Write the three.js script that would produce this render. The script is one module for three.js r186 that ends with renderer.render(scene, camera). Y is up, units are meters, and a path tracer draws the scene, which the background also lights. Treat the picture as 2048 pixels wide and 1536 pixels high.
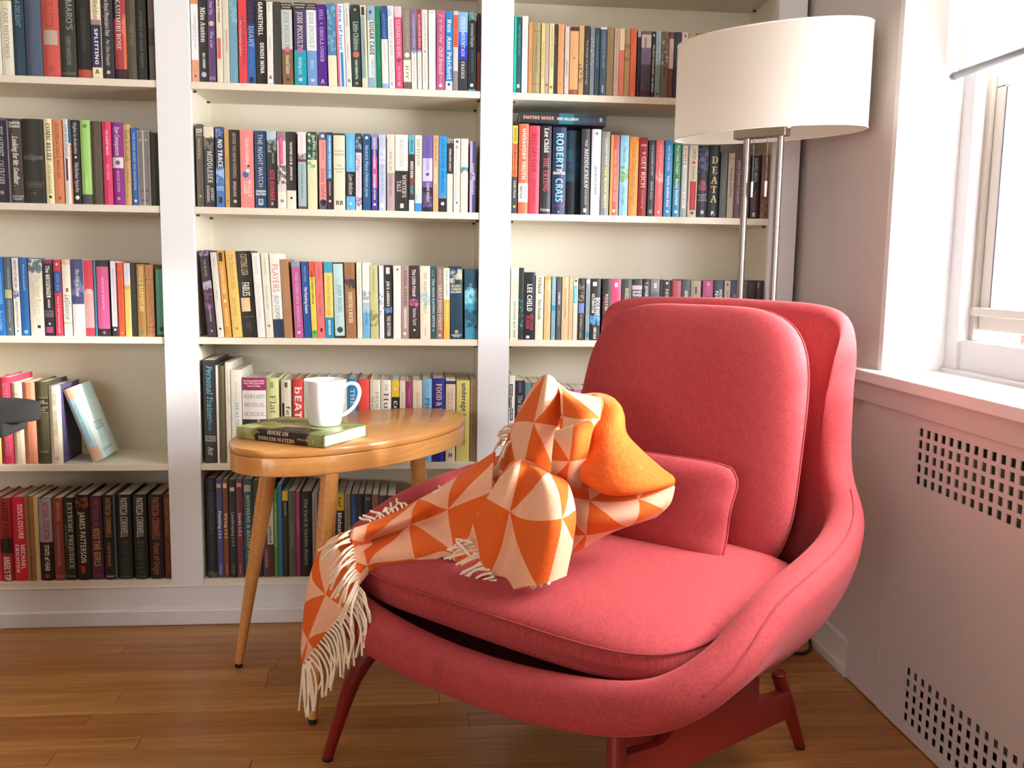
import * as THREE from 'three';
import { RoundedBoxGeometry } from 'three/addons/geometries/RoundedBoxGeometry.js';
import { mergeGeometries, mergeVertices, toCreasedNormals } from 'three/addons/utils/BufferGeometryUtils.js';
import { RectAreaLightUniformsLib } from 'three/addons/lights/RectAreaLightUniformsLib.js';

// ---------------------------------------------------------------- camera, sky, sun, window light, exposure
const scene = new THREE.Scene();
const camera = new THREE.PerspectiveCamera(44.92, 2048 / 1536, 0.05, 200);
camera.position.set(0, 1.064, 2.72);
camera.rotation.order = 'YXZ';
camera.rotation.set(-0.125578, -0.099775, 0.01561);
scene.add(camera);
scene.background = new THREE.Color(0.86, 0.93, 1.0);
scene.backgroundIntensity = 2.0;
const renderer = new THREE.WebGLRenderer({ antialias: true });
renderer.toneMapping = THREE.LinearToneMapping;
renderer.toneMappingExposure = 1.16;
renderer.shadowMap.enabled = true;
RectAreaLightUniformsLib.init();
// low sun entering through the window beside the chair
const sun = new THREE.DirectionalLight(new THREE.Color(1.0, 0.94, 0.85), 11.0);
sun.position.set(0.2 + 8, 0.8 + 8 * 0.243, 0.7 + 8 * 0.33);
sun.target.position.set(0.2, 0.8, 0.7);
sun.castShadow = true;
sun.shadow.radius = 11;
sun.shadow.mapSize.set(2048, 2048);
Object.assign(sun.shadow.camera, { left: -3, right: 3, top: 3, bottom: -3, near: 0.1, far: 20 });
scene.add(sun, sun.target);
// daylight of the window beside the chair
const windowLight = new THREE.RectAreaLight(new THREE.Color(0.95, 0.97, 1.0), 33, 1.34, 1.16);
windowLight.position.set(1.5, 1.475, 1.225);
windowLight.lookAt(-2, 1.3, 1.225);
scene.add(windowLight);
// daylight of the large windows behind the camera
const roomLight = new THREE.RectAreaLight(new THREE.Color(1.0, 0.94, 0.88), 6.5, 2.2, 1.3);
roomLight.position.set(-2.9, 1.55, 6.36);
roomLight.lookAt(-1.6, 0.9, 0);
scene.add(roomLight);

// ---------------------------------------------------------------- helpers
let seedState = 12345;
function rnd() { seedState = (seedState * 1664525 + 1013904223) >>> 0; return seedState / 4294967296; }
function rr(a, b) { return a + (b - a) * rnd(); }
const taken = new Map();
function numbered(name) { const n = taken.get(name) || 0; taken.set(name, n + 1); return n ? `${name}_${String(n).padStart(3, '0')}` : name; }
function shadows(m) { m.castShadow = true; m.receiveShadow = true; return m; }
function merge(g) { if (!Array.isArray(g)) return g; return g.length === 1 ? g[0] : mergeGeometries(g.map(x => { const y = x.index ? x.toNonIndexed() : x; for (const k of Object.keys(y.attributes)) if (!['position', 'normal', 'uv'].includes(k)) y.deleteAttribute(k); return y; })); }
function part(name, g, mat, parent, label) { const m = shadows(new THREE.Mesh(merge(g), mat)); m.name = name; parent.add(m); if (label) m.userData.label = label; return m; }
function thing(name, label, category, pos = [0, 0, 0], ry = 0, group) {
  const o = new THREE.Group(); o.name = numbered(name); o.position.set(...pos); o.rotation.y = ry;
  o.userData = { label, category }; if (group) o.userData.group = group; scene.add(o); return o;
}
function struct(name, g, mat, label, category) { const m = shadows(new THREE.Mesh(merge(g), mat)); m.name = name; m.userData = { kind: 'structure', label, category }; scene.add(m); return m; }
function structGroup(name, label, category) { const o = new THREE.Group(); o.name = name; o.userData = { kind: 'structure', label, category }; scene.add(o); return o; }
// box from min corner to max corner with uv in metres
function box(x0, x1, y0, y1, z0, z1) {
  const g = new THREE.BoxGeometry(x1 - x0, y1 - y0, z1 - z0); g.translate((x0 + x1) / 2, (y0 + y1) / 2, (z0 + z1) / 2); return metreUV(g);
}
function rbox(x0, x1, y0, y1, z0, z1, r = 0.003, s = 2) {
  const g = new RoundedBoxGeometry(x1 - x0, y1 - y0, z1 - z0, s, r); g.translate((x0 + x1) / 2, (y0 + y1) / 2, (z0 + z1) / 2); return metreUV(g);
}
function metreUV(g) {
  const p = g.attributes.position, n = g.attributes.normal, uv = new Float32Array(p.count * 2);
  for (let i = 0; i < p.count; i++) {
    const ax = Math.abs(n.getX(i)), ay = Math.abs(n.getY(i)), az = Math.abs(n.getZ(i));
    let u, v; if (ax >= ay && ax >= az) { u = p.getZ(i); v = p.getY(i); } else if (ay >= az) { u = p.getX(i); v = p.getZ(i); } else { u = p.getX(i); v = p.getY(i); }
    uv[2 * i] = u; uv[2 * i + 1] = v;
  }
  g.setAttribute('uv', new THREE.BufferAttribute(uv, 2)); return g;
}
function cyl(r0, r1, a, b, seg = 20) { // cylinder from point a (radius r0) to b (radius r1)
  const A = new THREE.Vector3(...a), B = new THREE.Vector3(...b), d = B.clone().sub(A), L = d.length();
  const g = new THREE.CylinderGeometry(r1, r0, L, seg, 1); g.translate(0, L / 2, 0);
  g.applyQuaternion(new THREE.Quaternion().setFromUnitVectors(new THREE.Vector3(0, 1, 0), d.normalize())); g.translate(...a); return g;
}
function lathe(pts, seg = 48) { return new THREE.LatheGeometry(pts.map(p => new THREE.Vector2(p[0], p[1])), seg); }
function tube(pts, r, seg = 24, rad = 8, closed = false) { return new THREE.TubeGeometry(new THREE.CatmullRomCurve3(pts.map(p => new THREE.Vector3(...p)), closed), seg, r, rad, closed); }
// grid of points -> indexed geometry; rows[i][j] = {p:[x,y,z], uv:[u,v]}
function gridGeo(rows, closeU = false) {
  const nu = rows.length, nv = rows[0].length, pos = [], uv = [], idx = [];
  for (const r of rows) for (const q of r) { pos.push(...q.p); uv.push(...(q.uv || [0, 0])); }
  const lim = closeU ? nu : nu - 1;
  for (let i = 0; i < lim; i++) for (let j = 0; j < nv - 1; j++) {
    const a = i * nv + j, b = ((i + 1) % nu) * nv + j; idx.push(a, b, a + 1, b, b + 1, a + 1);
  }
  const g = new THREE.BufferGeometry(); g.setAttribute('position', new THREE.Float32BufferAttribute(pos, 3)); g.setAttribute('uv', new THREE.Float32BufferAttribute(uv, 2)); g.setIndex(idx); g.computeVertexNormals(); return g;
}
// canvas textures
function canvas(w, h, draw) { const c = document.createElement('canvas'); c.width = w; c.height = h; const x = c.getContext('2d'); draw(x, w, h); return c; }
function canvasTex(c, srgb = true, rep) { const t = new THREE.CanvasTexture(c); if (srgb) t.colorSpace = THREE.SRGBColorSpace; t.wrapS = t.wrapT = THREE.RepeatWrapping; if (rep) t.repeat.set(...rep); return t; }
function noiseTex(w, h, fn, srgb = false, rep = [1, 1]) { // fn(x,y) -> [r,g,b] 0..255
  const d = new Uint8Array(w * h * 4);
  for (let y = 0; y < h; y++) for (let x = 0; x < w; x++) { const c = fn(x, y), i = 4 * (y * w + x); d[i] = c[0]; d[i + 1] = c[1]; d[i + 2] = c[2]; d[i + 3] = 255; }
  const t = new THREE.DataTexture(d, w, h); t.magFilter = THREE.LinearFilter; t.minFilter = THREE.LinearFilter; t.wrapS = t.wrapT = THREE.RepeatWrapping; t.repeat.set(...rep);
  if (srgb) t.colorSpace = THREE.SRGBColorSpace; t.needsUpdate = true; return t;
}
// tileable value noise
function tileNoise(nx, ny, seed) {
  const v = new Float32Array(nx * ny); let s = seed >>> 0; for (let i = 0; i < v.length; i++) { s = (s * 1664525 + 1013904223) >>> 0; v[i] = s / 4294967296; }
  return (x, y) => { x = ((x % nx) + nx) % nx; y = ((y % ny) + ny) % ny; const i = Math.floor(x), j = Math.floor(y), f = x - i, g = y - j, i1 = (i + 1) % nx, j1 = (j + 1) % ny, a = f * f * (3 - 2 * f), b = g * g * (3 - 2 * g);
    return (v[j * nx + i] * (1 - a) + v[j * nx + i1] * a) * (1 - b) + (v[j1 * nx + i] * (1 - a) + v[j1 * nx + i1] * a) * b; };
}
function std(color, roughness = 0.6, extra = {}) { return new THREE.MeshStandardMaterial({ color, roughness, ...extra }); }
const lerp = (a, b, t) => a + (b - a) * t;

// ---------------------------------------------------------------- shared materials
const wallGrain = (() => { const n1 = tileNoise(64, 64, 5), n2 = tileNoise(16, 16, 9); return noiseTex(256, 256, (x, y) => { const v = 120 + 60 * n1(x / 4, y / 4) + 40 * n2(x / 16, y / 16); return [v, v, v]; }, false, [3, 3]); })();
const M = {};
M.wall = std('#d4cdca', 0.75, { bumpMap: wallGrain, bumpScale: 0.0012 });
M.ceiling = std('#e9e6df', 0.8);
M.whitePaint = std('#eceef0', 0.42, { bumpMap: wallGrain, bumpScale: 0.0004 });
M.creamPaint = std('#e9e1cd', 0.5, { bumpMap: wallGrain, bumpScale: 0.0004 });
M.trim = std('#ebe9e6', 0.4);
M.cover = std('#d2c8c5', 0.45, { bumpMap: wallGrain, bumpScale: 0.0004 });
M.sash = std('#c6c1b8', 0.45);
M.dark = std('#15120f', 0.9);
M.nickel = std('#98918a', 0.34, { metalness: 1 });
M.glass = new THREE.MeshPhysicalMaterial({ color: '#ffffff', roughness: 0, transmission: 1, thickness: 0, ior: 1.45 });

const ROWS = {
L4: [
{x:-1.1485,w:0.0169,h:0.2219,c:"#e8e6da"},
{x:-1.1297,w:0.0299,h:0.2222,c:"#e6e3d0",d:[["R","#8f9a3a",0,0.12,0,1],["T","CASE HISTORIES","#7d7c66",0.2,0.8,0.4,"",0]],hard:1},
{x:-1.0993,w:0.0293,h:0.2256,c:"#1f3f4f",d:[["T","A DELIGHT","#8fb0bd",0.12,0.42,0.5,"i",0]],hard:1},
{x:-1.0681,w:0.0418,h:0.2214,c:"#4b5a70",hard:1},
{x:-1.0251,w:0.0452,h:0.2252,c:"#c4534a",d:[["R","#b7a79b",0.45,0.62,0.12,0.88],["T","THE LETTER","#8c3530",0.08,0.42,0.5,"s",0],["H","8","#8c3530",0.9,0.4,""]],hard:1},
{x:-0.9793,w:0.0427,h:0.2292,c:"#34352f",d:[["T","MARO'S","#a3a599",0.1,0.45,0.42,"",0.15],["T","CAREY HARRISON","#8d9085",0.52,0.85,0.3,"",0.05],["H","ANCHOR","#8d9085",0.95,0.16,""]],hard:1},
{x:-0.9333,w:0.0369,h:0.2279,c:"#1c1c19",d:[["R","#b2543e",0.9,1,0,1],["T","THE IMPRESSIONIST","#4c4a42",0.18,0.7,0.4,"s",0]],hard:1},
{x:-0.8945,w:0.0251,h:0.229,c:"#ece3bf",d:[["R","#20234a",0.38,0.87,0,1],["R","#a77f86",0.32,0.38,0,1],["T","Weldon","#1c1b19",0.08,0.32,0.6,"",0],["T","SPLITTING","#f4f1e8",0.42,0.84,0.42,"b",0],["H","A","#1c1b19",0.92,0.5,"b"]]},
{x:-0.8681,w:0.0305,h:0.2298,c:"#2b2b31",d:[["T","The Royal Physician's Visit","#f4f1e8",0.05,0.5,0.42,"si",0],["T","Per Olov Enquist","#cfccc6",0.54,0.84,0.38,"i",0],["C","#b9b7b2",0.92,0.16,0.5]],hard:1},
{x:-0.835,w:0.0319,h:0.2308,c:"#a63a44",d:[["R","#2b1316",0,0.3,0,0.5],["R","#c9683f",0.25,0.88,0.75,1],["R","#3c1a22",0.88,1,0,1],["T","KASHMIRI ROSE","#f4f1e8",0.08,0.66,0.45,"s",-0.12],["T","THE LAST","#e0a8a0",0.3,0.48,0.25,"s",0.25]],hard:1},
{x:-0.8012,w:0.0233,h:0.2318,c:"#56503f",d:[["T","THE LAST","#8c7c45",0.36,0.62,0.5,"s",0]],hard:1},
{x:-0.7766,w:0.0267,h:0.2325,c:"#22211e",d:[["T","STORIES OF OUR TIMES","#6d6b64",0.2,0.85,0.35,"i",0]],hard:1},
{x:-0.7439,w:0.0148,h:0.2308,c:"#6b625c",d:[["R","#4b4143",0.4,0.6,0,1]],hard:1},
],
L3: [
{x:-1.17,w:0.0448,h:0.2284,c:"#201d24",d:[["R","#8d87a0",0,1,0.9,1],["R","#57525f",0,0.03,0,1],["T","THE ALIENIST","#d9d6dc",0.1,0.45,0.42,"s",0],["T","CALEB CARR","#cfccd2",0.5,0.78,0.4,"s",0],["C","#8d8894",0.88,0.12,0.5]],hard:1},
{x:-1.1239,w:0.0324,h:0.2271,c:"#453f38",d:[["H","Judith","#f4f1e8",0.05,0.26,"sb"],["H","Rossner","#f4f1e8",0.09,0.26,"sb"],["T",". Looking for Mr. Goodbar .","#f4f1e8",0.18,0.8,0.5,"sib",0],["H","Simon and","#f4f1e8",0.92,0.16,"s"],["H","Schuster","#f4f1e8",0.95,0.16,"s"]],hard:1},
{x:-1.0909,w:0.0574,h:0.2278,c:"#28261f",d:[["R","#3b382f",0,1,0.88,1],["H","eclipse","#8f8b7c",0.45,0.26,"s"],["H","STEPHENIE","#77746a",0.76,0.13,"s"],["H","MEYER","#77746a",0.795,0.16,"s"],["C","#6d6a60",0.88,0.05,0.5]],hard:1},
{x:-1.0313,w:0.022,h:0.2296,c:"#ece6b4",d:[["T","COMIC RELIEF","#3c2350",0.05,0.5,0.55,"sb",0],["T","PETER BARTHELME","#8c8657",0.54,0.88,0.36,"",0],["C","#1c1b19",0.92,0.16,0.5]],hard:1},
{x:-1.0074,w:0.0234,h:0.2274,c:"#d98454",d:[["T","HEARTBREAK TANGO","#3a2418",0.04,0.43,0.45,"s",0],["R","#8b4c2c",0.44,0.447,0,1],["T","MANUEL PUIG","#3a2418",0.47,0.7,0.42,"",0],["C","#9a5a36",0.93,0.2,0.5]]},
{x:-0.9808,w:0.0194,h:0.2299,c:"#ece9e6",d:[["R","#d98454",0.3,1,0.82,1],["R","#2a5f74",0,0.28,0.7,1],["T","The Red Pencil","#7c87a4",0.06,0.44,0.55,"s",0],["R","#5d2644",0.46,0.72,0.25,0.5]],hard:1},
{x:-0.9594,w:0.0208,h:0.2283,c:"#26292c",d:[["T","Nights in Rodanthe","#f4f1e8",0.03,0.4,0.45,"s",0],["T","Nicholas Sparks","#f4f1e8",0.5,0.86,0.5,"s",0],["C","#f4f1e8",0.44,0.14,0.5],["C","#f4f1e8",0.92,0.26,0.5]],hard:1},
{x:-0.9361,w:0.0282,h:0.2288,c:"#a5d87b",d:[["R","#4c5742",0.88,1,0,1],["R","#493a78",0.91,0.99,0.35,0.7],["C","#6d9a4c",0.07,0.2,0.5],["T","ELLEN MEISTER","#d3efb4",0.66,0.84,0.2,"",0]],hard:1},
{x:-0.9059,w:0.0262,h:0.2267,c:"#554c3f",d:[["T","THE SECRET GARDEN","#6d604c",0.1,0.7,0.3,"s",0]],hard:1},
{x:-0.8769,w:0.0236,h:0.2272,c:"#dc4068",d:[["T","THE ALMOST MOON","#f4f1e8",0.1,0.4,0.3,"",0],["T","Alice Sebold","#f5b9c6",0.5,0.7,0.38,"s",0]],hard:1},
{x:-0.8509,w:0.0285,h:0.225,c:"#8a2a86",d:[["R","#d9d2d9",0.42,0.55,0,1],["C","#8a3a8a",0.485,0.2,0.5],["T","Dyer Consequences","#f4f1e8",0.05,0.4,0.5,"i",0],["T","MAGGIE SEFTON","#e2b8df",0.58,0.84,0.28,"",0],["C","#c789c4",0.92,0.15,0.5]],hard:1},
{x:-0.8212,w:0.0191,h:0.2202,c:"#cda873",d:[["T","Sleep It Off, Lady","#5a4426",0.06,0.46,0.6,"si",0],["T","JEAN RHYS","#6a5233",0.56,0.72,0.3,"",0]],hard:1},
{x:-0.7988,w:0.0139,h:0.2112,c:"#1f5fae",d:[["T","THE LION HUNT ON VACATION","#bcd3ec",0.06,0.8,0.42,"",0],["C","#dfe9f4",0.94,0.25,0.5]]},
{x:-0.7837,w:0.0329,h:0.2061,c:"#8f8c89",d:[["R","#c9c7c5",0,1,0,0.04],["R","#c9c7c5",0,1,0.96,1],["R","#d6d4d2",0,1,0.46,0.52],["R","#77736f",0.02,0.98,0.08,0.44],["R","#77736f",0.02,0.98,0.55,0.92],["C","#c08d78",0.13,0.1,0.27],["C","#c08d78",0.13,0.1,0.73],["H","4   4","#1c1b19",0.8,0.22,"b"],["H","PG  PG","#1c1b19",0.93,0.14,"b"]],dvd:1},
{x:-0.7482,w:0.0198,h:0.2,c:"#30352b",hard:1},
],
L2: [
{x:-1.1838,w:0.0275,h:0.2192,c:"#1668b8",d:[["R","#4f9be0",0.2,0.6,0.3,0.8],["T","lisa tucker","#9fd0f2",0.68,0.94,0.5,"",0]]},
{x:-1.1547,w:0.0183,h:0.2181,c:"#56676f",d:[["R","#c9c489",0.41,0.52,0,1],["T","THE SPIRAL STAIRCASE","#b9c3c6",0.14,0.4,0.32,"",0.1],["T","KAREN ARMSTRONG","#a9b4b8",0.55,0.82,0.32,"",0],["C","#8b9aa0",0.92,0.2,0.5]]},
{x:-1.1329,w:0.0162,h:0.2169,c:"#eeece6",d:[["M","#56609c",0.38,0.55],["T","NEVER LET ME GO","#1c1b19",0.03,0.38,0.45,"",0],["T","KAZUO ISHIGURO","#1c1b19",0.56,0.9,0.45,"",0],["C","#1c1b19",0.94,0.12,0.5]]},
{x:-1.1141,w:0.0217,h:0.2171,c:"#1d63a6",d:[["T","MONSTERS AND DAUGHTERS","#bfd6ec",0.08,0.42,0.26,"",0],["C","#7fb4e0",0.95,0.25,0.5]]},
{x:-1.0893,w:0.0373,h:0.2145,c:"#e5e0cd",d:[["M","#55707a",0,0.17],["T","The Other Boleyn Girl","#b0a889",0.2,0.85,0.4,"s",0.1],["T","PHILIPPA GREGORY","#bdb697",0.3,0.75,0.22,"s",-0.2],["R","#1c1b19",0.86,0.9,0.5,0.72]]},
{x:-1.0508,w:0.0264,h:0.2135,c:"#1e1b1c",d:[["R","#7d2a58",0,0.05,0,1],["R","#a33a74",0.88,0.96,0.1,0.8],["T","The MESSENGER","#f4f1e8",0.08,0.5,0.5,"b",0],["T","READER","#f4f1e8",0.52,0.63,0.25,"b",0],["H","RECIPES","#d0a5bb",0.68,0.2,""],["H","HISTORY","#d0a5bb",0.71,0.2,""],["H","VOICES","#d0a5bb",0.74,0.2,""],["C","#f4f1e8",0.84,0.1,0.5]]},
{x:-1.0217,w:0.019,h:0.2138,c:"#c43a50",d:[["R","#2a4f94",0.15,0.43,0,1],["T","GISH JEN","#8fb0e0",0.18,0.4,0.45,"i",0],["T","Mona in the Promised Land","#f0c7cf",0.48,0.96,0.36,"",0],["C","#f4f1e8",0.06,0.15,0.5]]},
{x:-0.9994,w:0.0218,h:0.214,c:"#f1ead9",d:[["M","#d9b284",0,0.07],["R","#b5544c",0.37,0.42,0.4,0.7],["T","LeDivorce","#3c4450",0.45,0.78,0.72,"i",0],["R","#d9b06a",0.82,0.84,0,1]]},
{x:-0.9741,w:0.0318,h:0.2156,c:"#eae7e2",d:[["R","#454a7a",0,0.58,0,1],["M","#777cab",0.25,0.5],["T","The Hills at Home","#f4f1e8",0.12,0.48,0.34,"si",0]]},
{x:-0.941,w:0.0239,h:0.2146,c:"#e0a6a6",d:[["R","#d43c53",0,0.4,0,1],["R","#d43c53",0.89,1,0,1],["R","#e7c6bd",0.38,0.44,0.2,0.8]]},
{x:-0.9143,w:0.0058,h:0.2148,c:"#3f7ba0"},
{x:-0.9069,w:0.0336,h:0.2135,c:"#2a2022",d:[["R","#d0598f",0.08,0.9,0.04,0.96],["T","SYLVIA PLATH","#eec2d8",0.22,0.65,0.2,"",0],["C","#d0598f",0.95,0.12,0.5]]},
{x:-0.8686,w:0.0158,h:0.2124,c:"#e8dfe4",d:[["R","#2a2426",0.87,1,0,1],["R","#8d3a70",0,1,0.86,1],["T","HOUSEKEEPING MARILYNNE","#a59aa2",0.1,0.84,0.4,"",0],["C","#f4f1e8",0.91,0.2,0.5]]},
{x:-0.8494,w:0.0152,h:0.2084,c:"#de5a33",d:[["T","THE TORTILLA MANUEL PUIG","#8a2f17",0.1,0.86,0.4,"s",0],["C","#f4f1e8",0.95,0.12,0.5]]},
{x:-0.8316,w:0.0163,h:0.2072,c:"#dfc170",d:[["R","#d7d5dc",0,0.32,0,1],["M","#d39a4a",0.3,0.36]]},
{x:-0.8138,w:0.0145,h:0.2074,c:"#25271f"},
{x:-0.7973,w:0.0221,h:0.2047,c:"#a07a3c",d:[["T","DONALD BARTHELME","#e2c678",0.03,0.66,0.55,"sb",0],["C","#5d7a68",0.94,0.22,0.5]]},
{x:-0.7733,w:0.0209,h:0.2035,c:"#b27c4e",d:[["R","#7a4c2c",0.2,0.21,0,1],["R","#7a4c2c",0.86,0.87,0,1],["T","TREMENDOUS TRIFLES","#5c3418",0.26,0.82,0.36,"s",0],["T","Chesterton","#7a4c2c",0.04,0.18,0.3,"i",0],["H","J•J","#5c3418",0.93,0.4,""]]},
{x:-0.7465,w:0.0204,h:0.1968,c:"#4a9a7e",d:[["R","#23352c",0,0.03,0,1],["R","#23352c",0.97,1,0,1],["R","#23352c",0,1,0,0.1],["R","#1f2a24",0.86,0.92,0.4,0.9]]},
],
L1: [
{x:-1.2219,w:0.034,h:0.2415,c:"#d8c27a",hard:1},
{x:-1.1852,w:0.0321,h:0.2489,c:"#c2364f",d:[["T","SILVER EDITIONS","#c58a92",0.06,0.4,0.5,"s",0],["T","VICTORIAN NOVELS","#c9929a",0.55,0.9,0.55,"s",0]],hard:1},
{x:-1.1512,w:0.0285,h:0.2334,c:"#e0d0b4",d:[["R","#c9b694",0.12,0.16,0,1],["T","THE WEATHER","#6b5a3c",0.5,0.62,0.3,"s",0]],hard:1},
{x:-1.1206,w:0.0317,h:0.235,c:"#d98a6c",hard:1},
{x:-1.0869,w:0.0337,h:0.2366,c:"#3c3a2a",d:[["R","#a3946a",0.19,0.195,0.1,0.95],["R","#1f1d17",0.2,0.365,0.1,0.95],["R","#a3946a",0.37,0.375,0.1,0.95],["P","#76704f"],["H","THE","#b5a981",0.235,0.22,""],["H","FOUNDERS","#b5a981",0.26,0.18,""],["H","VOLUME","#b5a981",0.31,0.18,""],["H","TWO","#b5a981",0.34,0.2,""],["H","LARGE","#b5a981",0.85,0.2,""]],hard:1},
{x:-1.0512,w:0.0324,h:0.2268,c:"#e5dcc2",d:[["T","Vera Caspary","#8d8670",0.1,0.25,0.34,"i",0],["T","VERA SOMETHING","#9c957c",0.32,0.64,0.36,"",0],["C","#c9bfa2",0.93,0.18,0.5]],hard:1,side:"#4c4468"},
],
L0: [
{x:-1.2372,w:0.0321,h:0.2461,c:"#d83a52",hard:1},
{x:-1.2036,w:0.0318,h:0.2464,c:"#a3231c",d:[["R","#22150f",0.48,0.66,0,1],["T","ALAFAIR BURKE","#2a1210",0.04,0.48,0.6,"b",0],["T","ANGEL'S TIP","#f4f1e8",0.7,0.99,0.65,"b",0]],hard:1},
{x:-1.1696,w:0.036,h:0.2493,c:"#d92142",d:[["T","DISCLOSURE","#f4f1e8",0.08,0.5,0.42,"b",0.15],["T","MICHAEL","#f4f1e8",0.56,0.86,0.34,"b",0.22],["T","CRICHTON","#f4f1e8",0.56,0.9,0.34,"b",-0.2]],hard:1},
{x:-1.1321,w:0.0237,h:0.2522,c:"#a2764c",d:[["R","#7f5a38",0,1,0.4,0.6],["T","THE MASTER","#6b4526",0.7,0.95,0.34,"si",0]],hard:1},
{x:-1.1074,w:0.0108,h:0.2506,c:"#e0c48c"},
{x:-1.0951,w:0.0362,h:0.2447,c:"#1f1e1d",d:[["R","#9fa5ad",0,0.53,0,1],["T","MICHAEL CRICHTON","#b5394a",0.04,0.5,0.55,"b",0.05],["T","STATE of FEAR","#f4f1e8",0.56,0.88,0.42,"b",0.05],["C","#c8283a",0.94,0.16,0.5]],hard:1},
{x:-1.0559,w:0.0278,h:0.2461,c:"#8e4038",d:[["T","RAFAEL YGLESIAS","#d6b3aa",0.05,0.28,0.32,"",0.1],["T","THE MURDERER NEXT DOOR","#c79a90",0.32,0.82,0.34,"",0],["H","CROWN","#c79a90",0.95,0.2,""]],hard:1},
{x:-1.0268,w:0.0295,h:0.2461,c:"#23271d",d:[["T","EXTREME PREJUDICE","#c9ccc0",0.05,0.86,0.48,"sb",0.15],["T","Guy Burdeau","#9ca08f",0.32,0.58,0.24,"",-0.28],["H","PUTNAM","#9ca08f",0.95,0.2,""]],hard:1},
{x:-0.993,w:0.0376,h:0.2542,c:"#1b1614",d:[["M","#8c4d22",0.03,0.16],["T","JAMES PATTERSON","#dcd3c2",0.2,0.8,0.48,"b",0],["R","#a3361f",0.83,0.92,0.3,0.6]],hard:1},
{x:-0.9531,w:0.0332,h:0.2504,c:"#55213f",d:[["T","PATTERSON","#8a6a63",0.03,0.36,0.5,"",0],["T","KISS THE GIRLS","#b9a24e",0.38,0.84,0.62,"b",0],["H","Little Brown","#8a5a70",0.95,0.15,""]],hard:1},
{x:-0.9151,w:0.0277,h:0.2533,c:"#1b1917",d:[["T","PATRICIA CORNWELL","#b58348",0.03,0.5,0.6,"b",0],["T","Cruel & Unusual","#b5753c",0.56,0.84,0.42,"b",0],["H","Scribners","#f4f1e8",0.96,0.24,""]],hard:1},
{x:-0.8858,w:0.0046,h:0.2533,c:"#55626c",hard:1},
{x:-0.8783,w:0.0405,h:0.2533,c:"#1f261f",d:[["T","PATRICIA CORNWELL","#c6c3b6",0.03,0.5,0.6,"b",0],["T","BLACK NOTICE","#34403a",0.53,0.94,0.6,"b",0],["H","PUTNAM","#78806f",0.97,0.14,""]],hard:1},
{x:-0.8316,w:0.0378,h:0.2532,c:"#1c211c",d:[["T","PATRICIA CORNWELL","#c6c3b6",0.03,0.5,0.6,"b",0],["T","BLOW FLY","#39453f",0.53,0.94,0.6,"b",0],["H","PUTNAM","#78806f",0.97,0.14,""]],hard:1},
{x:-0.7882,w:0.0396,h:0.2532,c:"#1f1713",d:[["T","PATRICIA CORNWELL","#a8583a",0.03,0.53,0.6,"b",0],["T","Point of Origin","#a3572f",0.57,0.95,0.52,"b",0]],hard:1},
{x:-0.7447,w:0.0194,h:0.2546,c:"#5e2c16",d:[["T","PATRICIA CORNWELL","#8d6a4c",0.04,0.52,0.6,"b",0],["T","UNNATURAL","#7a4426",0.55,0.94,0.55,"b",0]],hard:1},
],
M4: [
{x:-0.6295,w:0.0189,h:0.2217,c:"#e9e9e9",d:[["R","#cf8f63",0,0.065,0,1],["R","#d99c80",0.735,1,0,1],["T","ELIZABETH BERG","#a9a9a9",0.2,0.6,0.36,"s",0.1],["T","OPEN HOUSE","#b9b9b9",0.3,0.5,0.24,"s",-0.22],["C","#8c5a40",0.93,0.16,0.5]]},
{x:-0.6095,w:0.0237,h:0.2331,c:"#2a282b",d:[["T","Miss Austen","#f4f1e8",0.14,0.54,0.62,"sb",0],["T","GILL HORNBY","#f4f1e8",0.66,0.84,0.3,"b",0],["C","#a9c0d6",0.91,0.28,0.5]]},
{x:-0.5843,w:0.0193,h:0.2318,c:"#5d3f6b",d:[["T","Dear Evy","#ded0e3",0.06,0.22,0.5,"i",0],["C","#c9c1b2",0.32,0.34,0.5],["T","The Liar","#ded0e3",0.4,0.6,0.5,"i",0],["R","#8d7a94",0.93,0.97,0.1,0.9]]},
{x:-0.5614,w:0.0156,h:0.2304,c:"#e6ddc6",d:[["T","DARLING, IS IT WORKING?","#1c1b19",0.02,0.3,0.36,"b",0],["R","#d96f6f",0.48,0.72,0.1,0.7],["T","BINGO CROSBY","#7a2a2a",0.5,0.7,0.22,"",0]]},
{x:-0.5442,w:0.0161,h:0.2286,c:"#ddd6c2",d:[["T","JOHN ED BRADLEY","#777160",0.38,0.64,0.4,"",0.05]]},
{x:-0.5268,w:0.0214,h:0.2269,c:"#6da3b5",d:[["M","#8dbccb",0,0.3],["T","NOTORIOUS","#8cbac8",0.02,0.32,0.5,"s",0]]},
{x:-0.5017,w:0.0217,h:0.2282,c:"#d8434b",d:[["T","ALICE HOFFMAN","#6d2630",0.18,0.78,0.42,"s",0.12],["T","The Marriage Queen","#eec9c9",0.26,0.68,0.24,"s",-0.24]]},
{x:-0.479,w:0.0216,h:0.2294,c:"#2f63a4",d:[["R","#1d2447",0,0.3,0,1],["R","#234680",0.3,0.5,0,1],["T","LIAR'S","#7a2f45",0.03,0.3,0.55,"s",0],["T","DIARY","#c7d6ea",0.32,0.57,0.6,"s",0],["T","PATRY FRANCIS","#4d86c9",0.62,0.88,0.36,"",0],["R","#16213c",0.92,0.98,0.2,0.7]]},
{x:-0.4555,w:0.0274,h:0.2253,c:"#1e1b17",d:[["T","GARNETHILL","#f4f1e8",0.02,0.42,0.52,"b",0],["T","DENISE MINA","#f4f1e8",0.5,0.87,0.45,"b",0.1]]},
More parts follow.
